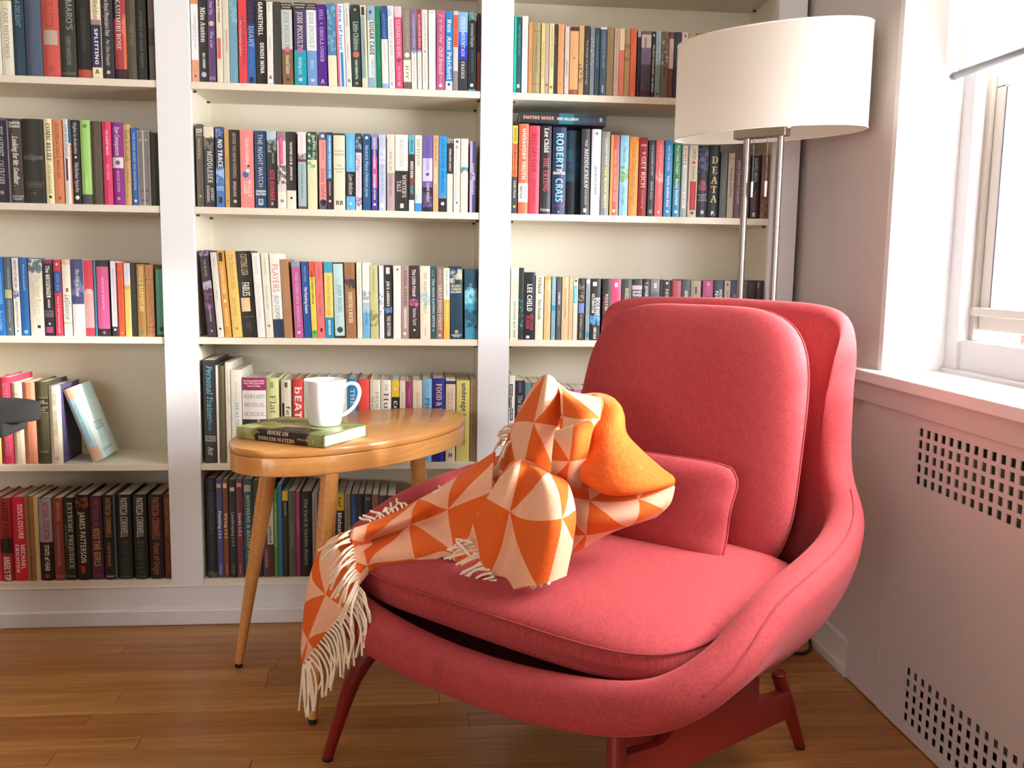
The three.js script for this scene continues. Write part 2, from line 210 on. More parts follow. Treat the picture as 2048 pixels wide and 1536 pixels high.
{x:-0.4254,w:0.0168,h:0.2215,c:"#e8e6dd",d:[["T","MENDELSOHN","#a9a79e",0.02,0.12,0.3,"s",0],["T","Jane Mendelsohn","#8d8b82",0.42,0.58,0.32,"s",0],["H","A","#1c1b19",0.91,0.6,"b"]]},
{x:-0.407,w:0.0204,h:0.2225,c:"#3b3b37"},
{x:-0.3834,w:0.029,h:0.2207,c:"#83603f",d:[["R","#c3ccc6",0.08,0.56,0,1],["R","#33302b",0,0.08,0,1],["H","NEW YORK TIMES","#f4f1e8",0.025,0.09,"b"],["H","BESTSELLER","#f4f1e8",0.055,0.1,"b"],["T","JODI PICOULT","#75807b",0.11,0.53,0.5,"s",0],["C","#d46aa0",0.56,0.24,0.5],["T","Second Glance","#f4f1e8",0.63,0.86,0.38,"si",0],["H","W","#1c1b19",0.93,0.3,"b"]],l:0.0322},
{x:-0.3507,w:0.0326,h:0.2225,c:"#139ab0",d:[["R","#4b3a63",0.08,0.57,0,1],["R","#33302b",0,0.08,0,1],["H","NEW YORK TIMES","#f4f1e8",0.025,0.09,"b"],["H","BESTSELLER","#f4f1e8",0.055,0.1,"b"],["T","JODI PICOULT","#f4f1e8",0.11,0.54,0.5,"s",0],["C","#a86f9f",0.57,0.24,0.5],["T","Vanishing Acts","#c9eef2",0.65,0.86,0.36,"si",0],["H","W","#f4f1e8",0.93,0.3,"b"]]},
{x:-0.315,w:0.0277,h:0.223,c:"#6f9ad2",d:[["R","#e4e9ea",0.08,0.57,0,1],["R","#33302b",0,0.08,0,1],["H","#1 NEW YORK","#f4f1e8",0.025,0.09,"b"],["H","TIMES BESTSELLER","#f4f1e8",0.055,0.08,"b"],["T","JODI PICOULT","#7f8b94",0.11,0.54,0.5,"s",0],["T","Mercy","#c2d6f0",0.68,0.8,0.4,"s",0],["H","W","#f4f1e8",0.93,0.3,"b"]],l:0.0248},
{x:-0.2859,w:0.0254,h:0.2205,c:"#4c1585",d:[["T","HILL  •  URSULA UNDER","#ded3ea",0.06,0.7,0.42,"s",0],["H","A","#f4f1e8",0.94,0.5,""]],l:0.0242},
{x:-0.2568,w:0.0235,h:0.2241,c:"#ece0c2",d:[["R","#4f7fa6",0,0.62,0,1],["M","#7fb4cc",0.0,0.6],["T","LOVE RUINS","#9cc4c9",0.38,0.58,0.35,"",0]],l:0.0221},
{x:-0.2299,w:0.0213,h:0.224,c:"#f0efee",d:[["R","#e87a93",0,1,0,0.3],["R","#2d86c6",0.58,1,0.42,0.75],["T","idea of love","#2d86c6",0.02,0.56,0.45,"b",0.05]],l:0.0302},
{x:-0.2069,w:0.0145,h:0.2269,c:"#d9dbd6",d:[["T","Show Me the Way","#777b76",0.06,0.27,0.36,"s",0],["T","Jennifer Lauck","#777b76",0.5,0.66,0.34,"s",0],["H","A","#1c1b19",0.92,0.6,"b"]],l:0.0333},
{x:-0.191,w:0.0245,h:0.2236,c:"#1f3a33",d:[["T","Little Children","#dfe3d8",0.2,0.55,0.6,"s",0],["C","#c9675c",0.6,0.34,0.5],["T","TOM PERROTTA","#dfe3d8",0.66,0.9,0.34,"b",0],["C","#d27a6c",0.06,0.14,0.5],["C","#d27a6c",0.95,0.16,0.5]],l:0.0218},
{x:-0.1632,w:0.0156,h:0.2233,c:"#e6d9b7",d:[["R","#8fa9a8",0.13,0.88,0,0.7],["R","#3f3224",0.02,0.12,0.2,0.7],["T","LARRY MCMURTRY","#6d5f3f",0.4,0.62,0.3,"",0]],l:0.0263},
{x:-0.1464,w:0.0231,h:0.2233,c:"#8fb0bd",d:[["R","#e7e6da",0.18,0.87,0.1,0.75],["T","SUGAR CAGE","#1c1b19",0.19,0.6,0.55,"b",0],["T","CONNIE MAY FOWLER","#4f86ad",0.64,0.86,0.34,"",0.05],["R","#2c4f66",0.06,0.1,0.3,0.55]],l:0.0209},
{x:-0.122,w:0.0127,h:0.2222,c:"#0e7a55",d:[["T","SOMETHING IN COMMON","#2c9a72",0.08,0.7,0.4,"",0],["T","GREEN","#2c9a72",0.62,0.74,0.5,"",0]],l:0.0254},
{x:-0.1073,w:0.0176,h:0.2234,c:"#f1e3df",d:[["R","#1f4b86",0,0.4,0,1],["R","#8fb5dd",0.94,1,0,1],["T","almost","#7f9fd0",0.08,0.38,0.5,"i",0],["T","ELIZABETH BERG","#c9a7ad",0.44,0.66,0.3,"",0]],l:0.0228},
{x:-0.0877,w:0.0162,h:0.2242,c:"#e9e9e6",d:[["M","#a9c6dc",0,0.13],["T","ELIZABETH BERG","#8b8f94",0.16,0.6,0.5,"s",0],["T","Never Change","#aeb2b5",0.65,0.9,0.34,"s",0],["H","C","#1c1b19",0.94,0.5,"b"]],l:0.0237},
{x:-0.0694,w:0.0199,h:0.2242,c:"#d84c74",d:[["R","#dfc3c9",0,0.13,0,1],["T","ELIZABETH BERG","#f6d5dd",0.16,0.62,0.52,"s",0],["C","#9a3560",0.65,0.28,0.5],["T","Say When","#f3bccb",0.72,0.9,0.36,"s",0],["H","C","#f4f1e8",0.94,0.5,"b"]],l:0.0246},
{x:-0.0475,w:0.0211,h:0.2224,c:"#8a7b73",d:[["R","#efe5cf",0.64,0.91,0,1],["R","#6d6058",0.91,1,0,1],["T","ELIZABETH BERG","#b0a39a",0.04,0.5,0.36,"s",0],["C","#f4f1e8",0.58,0.3,0.5],["T","JOY","#1c1b19",0.68,0.9,0.4,"s",0]],l:0.0172},
{x:-0.0244,w:0.0145,h:0.2179,c:"#e6e1d6",d:[["R","#7a6a94",0,0.53,0,1],["C","#7f9fb0",0.53,0.3,0.5],["T","ELIZABETH BERG","#d9d0e4",0.06,0.48,0.4,"s",0],["T","The Art of Mending","#a39e92",0.6,0.9,0.32,"s",0]],l:0.0212},
{x:-0.0075,w:0.0113,h:0.2186,c:"#e3ded4",d:[["R","#a83058",0,0.52,0,1],["C","#69b8cf",0.52,0.34,0.5],["T","ELIZABETH BERG","#f4f1e8",0.06,0.48,0.45,"s",0],["T","What We Keep","#a39e92",0.6,0.9,0.32,"s",0]],l:0.0181},
{x:0.0059,w:0.0151,h:0.2184,c:"#e8dcd4",d:[["C","#c99a92",0.52,0.22,0.5],["T","ELIZABETH BERG","#98908a",0.05,0.48,0.42,"s",0],["T","Until the Real Thing","#b0a69c",0.58,0.9,0.34,"s",0]],l:0.0156},
{x:0.0236,w:0.0188,h:0.2178,c:"#efece4",d:[["H","E.M.","#888",0.03,0.36,""]],l:0.0107},
{x:0.0445,w:0.0234,h:0.2186,c:"#b5587d",d:[["T","Z is for the","#e9b9cd",0.04,0.4,0.44,"i",0],["T","Chili Brunch","#f3d3df",0.45,0.8,0.5,"si",0],["T","JENNY NELSON","#e3aac2",0.82,0.92,0.22,"",0],["C","#f4f1e8",0.94,0.18,0.5]]},
{x:0.0703,w:0.0193,h:0.2175,c:"#2d7fc4",d:[["R","#efece4",0.88,1,0,1],["T","Run  Ann Patchett","#f4f1e8",0.1,0.86,0.62,"sb",0],["C","#2c4f7a",0.92,0.2,0.5]]},
{x:0.0916,w:0.0136,h:0.2184,c:"#cfc9c6",d:[["R","#e35a3f",0.05,0.45,0.1,0.9],["T","ROAR SOFTLY","#a3321f",0.08,0.42,0.3,"",0],["R","#8c8686",0.75,1,0,1]]},
{x:0.1067,w:0.0252,h:0.2163,c:"#2f6fd0",d:[["R","#7fb4e6",0,0.25,0,1],["R","#1b2fb0",0.42,0.6,0,1],["R","#2d323a",0.6,1,0,1],["T","COLD MOUNTAIN","#f4f1e8",0.06,0.56,0.46,"s",0],["T","FRAZIER","#f4f1e8",0.62,0.84,0.4,"s",0]]},
{x:0.1343,w:0.0222,h:0.2187,c:"#23272b",d:[["M","#6f9a9c",0,0.12],["R","#37a0c6",0.97,1,0,1],["T","Armistead Maupin","#d9dcdc",0.14,0.44,0.46,"si",0],["T","TALES OF THE CITY","#4a8fb5",0.48,0.76,0.26,"",0],["R","#f4f1e8",0.9,0.94,0.3,0.65]]},
{x:0.1596,w:0.0084,h:0.2142,c:"#8a4a35",d:[["R","#40211c",0,0.5,0,1],["T","KINGSOLVER","#3c1a12",0.6,0.9,0.5,"",0]]},
],
M3: [
{x:-0.6248,w:0.0188,h:0.2269,c:"#5d5446",d:[["H","DAVID","#f4f1e8",0.065,0.28,"b"],["H","SHEFF","#f4f1e8",0.095,0.28,"b"],["R","#8d8575",0.12,0.14,0,1],["T","beautiful boy","#b7ae9c",0.17,0.42,0.5,"s",0],["C","#b7ae9c",0.87,0.16,0.5]]},
{x:-0.6037,w:0.0282,h:0.2211,c:"#33332f",d:[["R","#e0d8c0",0,0.14,0,1],["M","#77756b",0.1,0.3],["T","MIDDLESEX","#c9cabf",0.3,0.7,0.6,"b",0.05],["T","JEFFREY","#c9cabf",0.76,0.92,0.3,"b",0.22],["T","EUGENIDES","#c9cabf",0.73,0.94,0.3,"b",-0.15]]},
{x:-0.5714,w:0.0221,h:0.2207,c:"#4a78b5",d:[["R","#2a3550",0,0.5,0,1],["M","#6f8cc0",0.02,0.14],["T","NO TRACE","#f4f1e8",0.15,0.5,0.62,"b",0.05],["M","#a9c0e6",0.5,0.72],["H","BARRY","#dbe6f5",0.75,0.26,""],["H","MAITLAND","#dbe6f5",0.78,0.22,""],["R","#23242a",0.87,0.95,0.3,0.7]]},
{x:-0.5467,w:0.0119,h:0.2157,c:"#c79c56",d:[["T","CELESTE TEMPLE","#7a5a26",0.36,0.64,0.5,"",0],["H","R","#1c1b19",0.92,0.5,""]]},
{x:-0.5336,w:0.027,h:0.2143,c:"#2b1d19",d:[["T","BEFORE YOU KNOW KINDNESS","#c9bcae",0.04,0.62,0.36,"",0],["T","BOHJALIAN","#c9bcae",0.66,0.86,0.34,"b",0],["C","#d9cfc3",0.92,0.16,0.5]]},
{x:-0.5046,w:0.0367,h:0.2143,c:"#ea8a84",d:[["T","The Hour I First Believed","#f7dcd4",0.1,0.45,0.34,"i",0.05],["C","#2f6fb5",0.57,0.22,0.4],["C","#f0e3da",0.52,0.14,0.55],["C","#4a3a38",0.46,0.09,0.62],["T","WALLY","#fbe9df",0.64,0.86,0.32,"s",0.18],["T","LAMB","#fbe9df",0.66,0.82,0.32,"s",-0.14]]},
{x:-0.4645,w:0.0313,h:0.2135,c:"#1f3f63",d:[["T","THE NIGHT WATCH","#d3dbe2",0.04,0.73,0.46,"",0],["H","SARAH","#f4f1e8",0.78,0.22,"b"],["H","WATERS","#f4f1e8",0.82,0.22,"b"],["R","#e2e6ea",0.88,0.96,0.3,0.68],["H","R","#1f3f63",0.92,0.4,"b"]]},
{x:-0.4306,w:0.0265,h:0.2145,c:"#2c2223",d:[["R","#b7cfcf",0,0.12,0,1],["M","#8aa0a3",0.1,0.28],["T","KHALED HOSSEINI","#cfc9c6",0.28,0.42,0.26,"",0.15],["T","KITE RUNNER","#c8454f",0.5,0.9,0.52,"b",0],["H","R","#f4f1e8",0.94,0.36,""]]},
{x:-0.4021,w:0.0236,h:0.2138,c:"#d7d3ca",d:[["R","#8d8487",0,0.12,0,1],["R","#d44080",0.05,0.42,0.2,0.66],["T","ANN PATCHETT","#f3b8d0",0.08,0.4,0.22,"",0],["M","#55504c",0.42,0.7],["R","#efe6d6",0.78,1,0,1],["C","#8d8474",0.9,0.18,0.5]]},
{x:-0.377,w:0.0259,h:0.2136,c:"#2b2622",d:[["R","#efe3cf",0.76,1,0,1],["T","THE ROTTERS' CLUB","#f4f1e8",0.13,0.38,0.28,"b",0],["C","#cfc9bd",0.41,0.14,0.5],["T","JONATHAN COE","#f4f1e8",0.45,0.63,0.28,"b",0],["C","#1c1b19",0.86,0.12,0.5]]},
{x:-0.3449,w:0.0226,h:0.2137,c:"#9fbcbc",d:[["R","#f0e3e2",0,0.32,0,1],["R","#7d2f52",0.35,0.385,0,1],["R","#7d2f52",0.965,1,0,1],["M","#77706c",0.28,0.35],["T","The Vine of Desire","#d7b0ba",0.04,0.28,0.36,"i",0],["T","Chitra Banerjee Divakaruni","#4f6a6c",0.42,0.86,0.34,"i",0]]},
{x:-0.3183,w:0.026,h:0.215,c:"#dfe0b4",d:[["R","#2b4638",0,0.36,0,1],["M","#6ca58c",0,0.5],["T","Back Hits Mexico","#cfe3cf",0.04,0.42,0.36,"",0.2],["R","#e8e0a0",0.02,0.05,0.1,0.35],["R","#e8e0a0",0.1,0.13,0.1,0.35],["R","#6fb08c",0.2,0.23,0.1,0.35],["R","#e8e0a0",0.3,0.33,0.1,0.35],["R","#e8e0a0",0.42,0.45,0.1,0.35]]},
{x:-0.2861,w:0.0205,h:0.2152,c:"#eb9490",d:[["R","#565c7a",0,0.1,0,1],["R","#565c7a",0.94,1,0,1],["R","#d9dcea",0.03,0.07,0.3,0.7],["T","PEGGY PAYNE","#6d4a58",0.13,0.35,0.3,"",0],["T","Sister India","#5a3446",0.46,0.84,0.58,"si",0],["C","#23202a",0.91,0.42,0.5]]},
{x:-0.2641,w:0.016,h:0.2148,c:"#3b2024",d:[["R","#2b8fcf",0.03,0.6,0,0.8],["T","THE SUNDAY PHILOSOPHY CLUB","#f4f1e8",0.05,0.58,0.38,"b",0],["T","ALEXANDER MCCALL SMITH","#f4f1e8",0.63,0.82,0.32,"",0],["C","#f4f1e8",0.89,0.2,0.5]]},
{x:-0.2456,w:0.0321,h:0.213,c:"#dfe0c4",d:[["R","#3c3f36",0,0.025,0,1],["H","KAZUO","#6d6c58",0.23,0.17,"s"],["H","ISHIGURO","#6d6c58",0.275,0.17,"s"],["H","The","#6d6c58",0.42,0.16,"s"],["H","Unconsoled","#6d6c58",0.46,0.16,"s"],["H","novel","#6d6c58",0.5,0.14,"s"],["H","RR","#1c1b19",0.91,0.4,"b"]]},
{x:-0.21,w:0.0246,h:0.2141,c:"#62b7e2",d:[["R","#1b1a1c",0.5,0.82,0,1],["T","LOUISE ERDRICH","#a5d9f2",0.08,0.45,0.34,"",0],["T","Love Medicine","#f4f1e8",0.53,0.8,0.5,"si",0],["R","#f4f1e8",0.9,0.93,0.4,0.6]]},
{x:-0.1832,w:0.0164,h:0.2147,c:"#e3d3dd",d:[["R","#3a3a52",0,0.25,0,1],["M","#8faabf",0.03,0.24],["M","#b08aa6",0.26,0.5],["M","#8d6a92",0.82,0.95],["T","MARGARET ATWOOD","#a98aa3",0.34,0.75,0.3,"",0]]},
{x:-0.1628,w:0.021,h:0.2137,c:"#1b5580",d:[["C","#cfe3ee",0.05,0.2,0.5],["T","Parent's Piece Children June","#cfe3ee",0.14,0.82,0.44,"i",0]]},
{x:-0.1384,w:0.0164,h:0.2142,c:"#4a3a8c",d:[["R","#c95a9a",0.3,0.7,0.2,0.9],["R","#8a86c4",0,0.2,0,1],["T","AS SHE CLIMBED ACROSS","#f4f1e8",0.05,0.45,0.38,"b",0],["T","JONATHAN LETHEM","#f4f1e8",0.52,0.86,0.4,"b",0],["C","#f4f1e8",0.92,0.22,0.5]]},
{x:-0.1179,w:0.0193,h:0.2133,c:"#b9c8e6",d:[["M","#dfe6f2",0.15,0.42],["T","The Seven Sisters","#6d7a9c",0.38,0.8,0.44,"s",0],["T","MARGARET DRABBLE","#a9b6d6",0.05,0.3,0.3,"",0],["R","#f4f1e8",0.9,0.96,0.2,0.7]]},
{x:-0.0951,w:0.0218,h:0.2144,c:"#b9a2a4",d:[["R","#e6d8c6",0,0.5,0,1],["T","Wake Up, Sir!","#6b5f56",0.22,0.48,0.42,"s",0],["T","Jonathan Ames","#5f4d50",0.52,0.8,0.42,"s",0]]},
{x:-0.0716,w:0.0358,h:0.2142,c:"#2e2b26",d:[["R","#f0ece0",0,0.47,0,1],["T","MARK HELPRIN","#9b968a",0.06,0.42,0.36,"s",0],["T","WINTER'S","#f4f1e8",0.52,0.82,0.36,"s",0.2],["T","TALE","#f4f1e8",0.6,0.75,0.36,"s",-0.2],["R","#f4f1e8",0.9,0.96,0.4,0.66]]},
{x:-0.0323,w:0.0147,h:0.2143,c:"#34312e",d:[["R","#4ab4d2",0,0.25,0,1],["R","#e3e4e6",0.85,1,0,1],["T","POLLOCK","#1c1b19",0.06,0.22,0.4,"b",0],["T","KNOCKEM","#f4f1e8",0.34,0.56,0.62,"b",0],["T","STIFF","#e05a6c",0.56,0.66,0.62,"b",0],["T","HEART","#59b8d6",0.66,0.78,0.62,"b",0]]},
{x:-0.0152,w:0.0195,h:0.2146,c:"#efe3cd",d:[["R","#2d8fd0",0.89,1,0,1],["T","bill bryson","#6d665a",0.05,0.4,0.6,"s",0],["T","The Lost Continent","#9fb6c9",0.48,0.74,0.28,"",0],["M","#a9cddd",0.77,0.86]]},
{x:0.0064,w:0.0281,h:0.2151,c:"#6a5aa0",d:[["R","#c9c4e4",0.3,0.6,0,1],["R","#22182e",0.68,1,0,1],["M","#6d5a94",0.75,0.95],["T","EMPEROR'S CHILDREN","#4a3f86",0.08,0.46,0.32,"",0],["C","#4a3f86",0.51,0.16,0.5],["T","CLAIRE MESSUD","#f4f1e8",0.62,0.88,0.34,"",0.05]]},
{x:0.0365,w:0.0152,h:0.215,c:"#d3a877",d:[["T","Ian McEwan","#8c6a3f",0.03,0.34,0.6,"s",0],["T","amsterdam","#f4f1e8",0.42,0.64,0.5,"s",0]]},
{x:0.0531,w:0.0217,h:0.2132,c:"#2494d4",d:[["R","#231c20",0.82,1,0,1],["T","A SPOT OF BOTHER","#1a2a4a",0.04,0.42,0.52,"i",0],["T","MARK HADDON","#1a2a4a",0.45,0.74,0.5,"i",0],["C","#d94a5a",0.8,0.16,0.5],["C","#f4f1e8",0.89,0.22,0.5]]},
{x:0.0768,w:0.0161,h:0.2088,c:"#efe5cd",d:[["R","#33302e",0,0.48,0,1],["M","#bfb4b4",0,0.08],["T","PENELOPE LIVELY","#f4f1e8",0.14,0.44,0.36,"b",0],["T","The Photograph","#cfc0a0",0.55,0.82,0.34,"s",0]]},
{x:0.0956,w:0.0182,h:0.2078,c:"#ece3d2",d:[["C","#3f5f8c",0.04,0.22,0.5],["R","#9fa0c0",0.09,0.14,0.3,0.65],["T","REVENGE OF THE MIDDLE-AGED WOMAN","#8d8a94",0.16,0.82,0.28,"",-0.15],["T","ELIZABETH BUCHAN","#8d8a94",0.3,0.7,0.28,"",0.22],["C","#a5476a",0.87,0.16,0.5]]},
{x:0.1158,w:0.0208,h:0.2082,c:"#e3d6c4",d:[["M","#2c7f98",0.38,0.46]]},
{x:0.1419,w:0.0162,h:0.2017,c:"#c3a8c4",d:[["R","#39427c",0,0.46,0.45,1],["R","#39427c",0.53,1,0.45,1],["R","#8a7fb8",0.44,0.54,0,1],["T","Love Thomas","#f4f1e8",0.3,0.74,0.4,"si",0.1]]},
],
M2: [
{x:-0.6047,w:0.0247,h:0.246,c:"#3b2a3a",d:[["M","#9a86a0",0,0.06],["R","#2a2733",0.07,0.35,0,1],["T","THE BLOOD","#b5a86a",0.1,0.3,0.34,"",0],["M","#b09fb6",0.35,0.46],["M","#6d4a6c",0.46,0.7],["T","KEVIN PATTERSON","#c9b6c4",0.62,0.82,0.26,"",0],["C","#9c8a98",0.93,0.14,0.5]],l:0.0779},
{x:-0.5767,w:0.0175,h:0.2411,c:"#d7d2c7",d:[["T","Hazel Holt","#888273",0.06,0.17,0.3,"s",0],["T","Fatal Legacy","#888273",0.44,0.56,0.3,"s",0],["C","#1c1b19",0.9,0.16,0.5]],l:0.0683},
{x:-0.5566,w:0.0184,h:0.246,c:"#cf923f",d:[["R","#2f2414",0.02,0.12,0.2,0.7],["T","Companion Garden","#f1dcb0",0.16,0.5,0.55,"i",0],["C","#f1dcb0",0.58,0.2,0.5],["T","Adrienne M.","#f1dcb0",0.66,0.88,0.48,"i",0]],l:0.0714},
{x:-0.5347,w:0.0269,h:0.2467,c:"#e3bd67",d:[["T","Ten Days in the Hills","#a8842f",0.04,0.44,0.5,"si",0.05],["T","Jane Smiley","#a8842f",0.54,0.76,0.44,"s",0],["C","#a8842f",0.9,0.14,0.5]],l:0.0684},
{x:-0.5067,w:0.0398,h:0.2455,c:"#1e1b17",d:[["T","CUTTING LISA","#b9a27a",0.03,0.28,0.55,"b",0],["T","FABLES","#e3dcc8",0.36,0.52,0.62,"b",0],["R","#e8c394",0.54,0.7,0.1,0.7],["R","#8c7c5c",0.76,0.765,0.2,0.9],["R","#8c7c5c",0.8,0.94,0.6,0.62],["C","#3a362e",0.86,0.2,0.5]],l:0.0669},
{x:-0.4644,w:0.0219,h:0.2418,c:"#eae8e4",d:[["T","KATHERINE","#c9c6c0",0.04,0.25,0.36,"",0],["T","THE RETREAT","#cfccc8",0.36,0.78,0.4,"",0]],l:0.0589},
{x:-0.4404,w:0.0201,h:0.2411,c:"#ebe4d0",d:[["T","Elizabeth Brewster","#a59c82",0.05,0.26,0.34,"",0],["T","The Doctor's Wife","#a59c82",0.38,0.66,0.36,"",0],["C","#8d8468",0.86,0.18,0.5]],l:0.0523},
{x:-0.4192,w:0.0277,h:0.2403,c:"#f1ece4",d:[["R","#23314f",0.78,1,0,1],["T","PLAYERS","#d8746a",0.12,0.46,0.72,"",0],["T","JILLY COOPER","#4a5668",0.5,0.78,0.5,"",0]],l:0.042},
{x:-0.3888,w:0.0234,h:0.2243,c:"#ab7d57",d:[["T","A MAN OF PARTS","#bd9370",0.2,0.6,0.28,"",0]],l:0.0508},
{x:-0.3591,w:0.0238,h:0.2187,c:"#b95c93",d:[["R","#8c9ab5",0,0.07,0,1],["T","THE CHELSEA WHISTLE","#e6bcd6",0.14,0.86,0.4,"s",0],["C","#ead3e2",0.93,0.18,0.5]],l:0.0405},
{x:-0.3327,w:0.0199,h:0.2188,c:"#1c4f94",d:[["T","NANCY COONS","#a9c3e3",0.06,0.26,0.3,"",0],["T","The Feasting Season","#f4f1e8",0.33,0.68,0.44,"b",0]],l:0.036},
{x:-0.3107,w:0.0151,h:0.2195,c:"#e6cf4f",d:[["R","#e0563f",0,0.2,0,1],["R","#6fb04a",0.9,1,0,1],["T","GAMES FORZA CUBELLA","#1c1b19",0.12,0.55,0.4,"b",0],["C","#4f7a34",0.93,0.24,0.5]],l:0.0363},
{x:-0.2942,w:0.0208,h:0.2193,c:"#e8716f",d:[["T","Muriel Barbery","#7c3a3c",0.08,0.24,0.3,"",0],["T","Elegance of Hedgehog","#7c3a3c",0.42,0.7,0.26,"",0],["R","#1c1b19",0.87,0.92,0.4,0.65]],l:0.0346},
{x:-0.2722,w:0.0239,h:0.2192,c:"#ead06c",d:[["R","#39a3c4",0,0.14,0,1],["R","#1e8cb8",0.73,1,0,1],["T","The Hindi-Bindi Club","#b58d2f",0.18,0.7,0.44,"i",0],["T","MONICA PRADHAN","#f4f1e8",0.76,0.96,0.3,"b",0]],l:0.0189},
{x:-0.246,w:0.0314,h:0.2186,c:"#bfdcdc",d:[["R","#23322b",0,0.02,0,1],["R","#23322b",0.97,1,0,1],["R","#23322b",0,1,0.9,1],["R","#23322b",0,1,0,0.06],["T","JOHN IRVING","#4f7478",0.3,0.66,0.38,"s",0.08],["T","UNTIL I FIND YOU","#8fb6bc",0.22,0.84,0.26,"s",-0.2],["C","#3c4a46",0.89,0.26,0.5]],l:0.0242},
{x:-0.2128,w:0.0292,h:0.2189,c:"#9d7047",d:[["M","#3c3248",0.22,0.35],["T","ANITA SHREVE","#7a5432",0.06,0.2,0.26,"",0],["T","FORTUNE'S ROCKS","#efe0c6",0.39,0.8,0.42,"sb",0]],l:0.0244},
{x:-0.1802,w:0.014,h:0.2184,c:"#f0e5d2",d:[["T","The Queen of Bones","#cfbfa4",0.08,0.42,0.42,"s",0],["T","SUSANNA MOORE","#d6c7ad",0.55,0.85,0.34,"",0]],l:0.0137},
{x:-0.1645,w:0.0202,h:0.2185,c:"#f1ecdf",d:[["M","#8fa9b5",0.37,0.5],["R","#69b1dc",0.66,1,0,1],["R","#a9c8d4",0.52,0.66,0,1],["T","JANICE DEANER","#1c1b19",0.63,0.82,0.26,"",0]],l:0.0111},
{x:-0.1419,w:0.023,h:0.2123,c:"#c5c58c",d:[["T","The most distant wave in motion","#777a4c",0.05,0.38,0.3,"i",0],["M","#8a8a55",0.6,0.85]],l:0.0194},
{x:-0.1164,w:0.0129,h:0.211,c:"#e6e9ef",d:[["M","#7f8fc0",0.36,0.72]],l:0.0113},
{x:-0.1019,w:0.0227,h:0.2126,c:"#2a2727",d:[["R","#d8d8d8",0.03,0.12,0.3,0.75],["T","JOE R. LANSDALE","#f4f1e8",0.22,0.56,0.42,"b",0],["M","#5f86c0",0.58,0.67],["T","THE BOTTOMS","#f4f1e8",0.69,0.97,0.46,"sb",0]],l:0.0166},
{x:-0.0768,w:0.0226,h:0.2113,c:"#f3ebdf",d:[["C","#c9685c",0.05,0.16,0.5],["T","EVERYTHING","#c9a99c",0.06,0.16,0.2,"",0]]},
{x:-0.053,w:0.0206,h:0.2122,c:"#a98f86",d:[["T","ANIMAL DREAMS","#6b4f49",0.06,0.55,0.5,"b",0],["T","KINGSOLVER","#efe2d6",0.58,0.86,0.42,"b",0],["R","#f4f1e8",0.91,0.95,0.3,0.6]],l:0.0101},
{x:-0.0303,w:0.0293,h:0.2124,c:"#372829",d:[["M","#c3649e",0.45,0.56],["T","The Little Friend","#eadfe0",0.05,0.42,0.42,"b",0],["T","Donna Tartt","#d6c6c8",0.58,0.82,0.38,"b",0],["C","#f4f1e8",0.88,0.1,0.5]],l:0.0152},
{x:0.0018,w:0.0292,h:0.2119,c:"#e9d9c2",d:[["M","#a9c6cc",0.35,0.55],["T","THE HEART'S LONELY","#6b6a60",0.08,0.64,0.34,"i",0],["T","Carson","#8a8476",0.84,0.96,0.24,"",0]],l:0.01},
{x:0.0329,w:0.0136,h:0.2115,c:"#27555a",d:[["T","Arens","#8fb6b4",0.05,0.14,0.4,"i",0],["T","The MAN-EATING MYTH","#f4f1e8",0.17,0.84,0.5,"s",0],["C","#8fb6b4",0.88,0.2,0.5]],l:0.0135},
{x:0.0478,w:0.0201,h:0.2109,c:"#86716a",d:[["R","#c9653c",0.7,1,0.85,1],["T","DON DELILLO","#cfc0b8",0.04,0.22,0.32,"",0],["T","GREAT JONES STREET","#e6dbd2",0.24,0.88,0.5,"s",0],["C","#d9c9be",0.95,0.2,0.5]]},
{x:0.0702,w:0.0173,h:0.2067,c:"#f1ead3",d:[["R","#e3b64f",0.44,1,0,1],["T","SHIRLEY HAZZARD","#4c463a",0.03,0.4,0.38,"",0],["T","THE EVENING OF","#f0d99a",0.5,0.84,0.32,"",0]],l:0.0119},
{x:0.0902,w:0.0347,h:0.2126,c:"#153a50",d:[["M","#c9c4a8",0.06,0.24],["H","HEAVEN'S","#d9cf9a",0.27,0.26,"b"],["H","COMMAND","#d9cf9a",0.315,0.26,"b"],["H","James Morris","#f4f1e8",0.35,0.18,"b"],["C","#b39a68",0.9,0.16,0.5],["H","HARVEST","#f4f1e8",0.945,0.17,""],["H","BOOK","#f4f1e8",0.965,0.15,""]],l:0.0168},
{x:0.1323,w:0.0363,h:0.2042,c:"#3f8fae",d:[["R","#1c4a5c",0,0.3,0,1],["M","#8fd0dd",0.25,0.5],["M","#1d5468",0.55,0.85],["T","ALAN THE","#9cd0dc",0.2,0.34,0.26,"s",0]],l:0.0163},
],
M1: [
{x:-0.6217,w:0.0335,h:0.3018,c:"#35352f",d:[["T","Personal Trainer","#6cc6e6",0.05,0.58,0.55,"si",0],["T","Manual","#58a9cc",0.58,0.68,0.34,"",0],["H","The Resource","#f4f1e8",0.74,0.16,""],["H","for Fitness","#f4f1e8",0.76,0.16,""],["H","Professionals","#f4f1e8",0.78,0.16,""],["T","Ace","#f4f1e8",0.84,0.92,0.55,"si",0]],dp:0.21},
{x:-0.5862,w:0.0058,h:0.2862,c:"#e9e6dc",dp:0.2},
{x:-0.5784,w:0.0173,h:0.2862,c:"#6b6245",hard:1,dp:0.21},
{x:-0.5592,w:0.0129,h:0.295,c:"#e8e4d4",d:[["T","BARRON CULTURE","#b0aa92",0.1,0.4,0.3,"",0]],dp:0.21},
{x:-0.5442,w:0.0287,h:0.2734,c:"#efeadd",d:[["T","HEALTHY LIVING","#6f9fbc",0.35,0.9,0.4,"s",0.05],["T","THE COMPLETE","#c9b98a",0.12,0.35,0.24,"s",0]],dp:0.2},
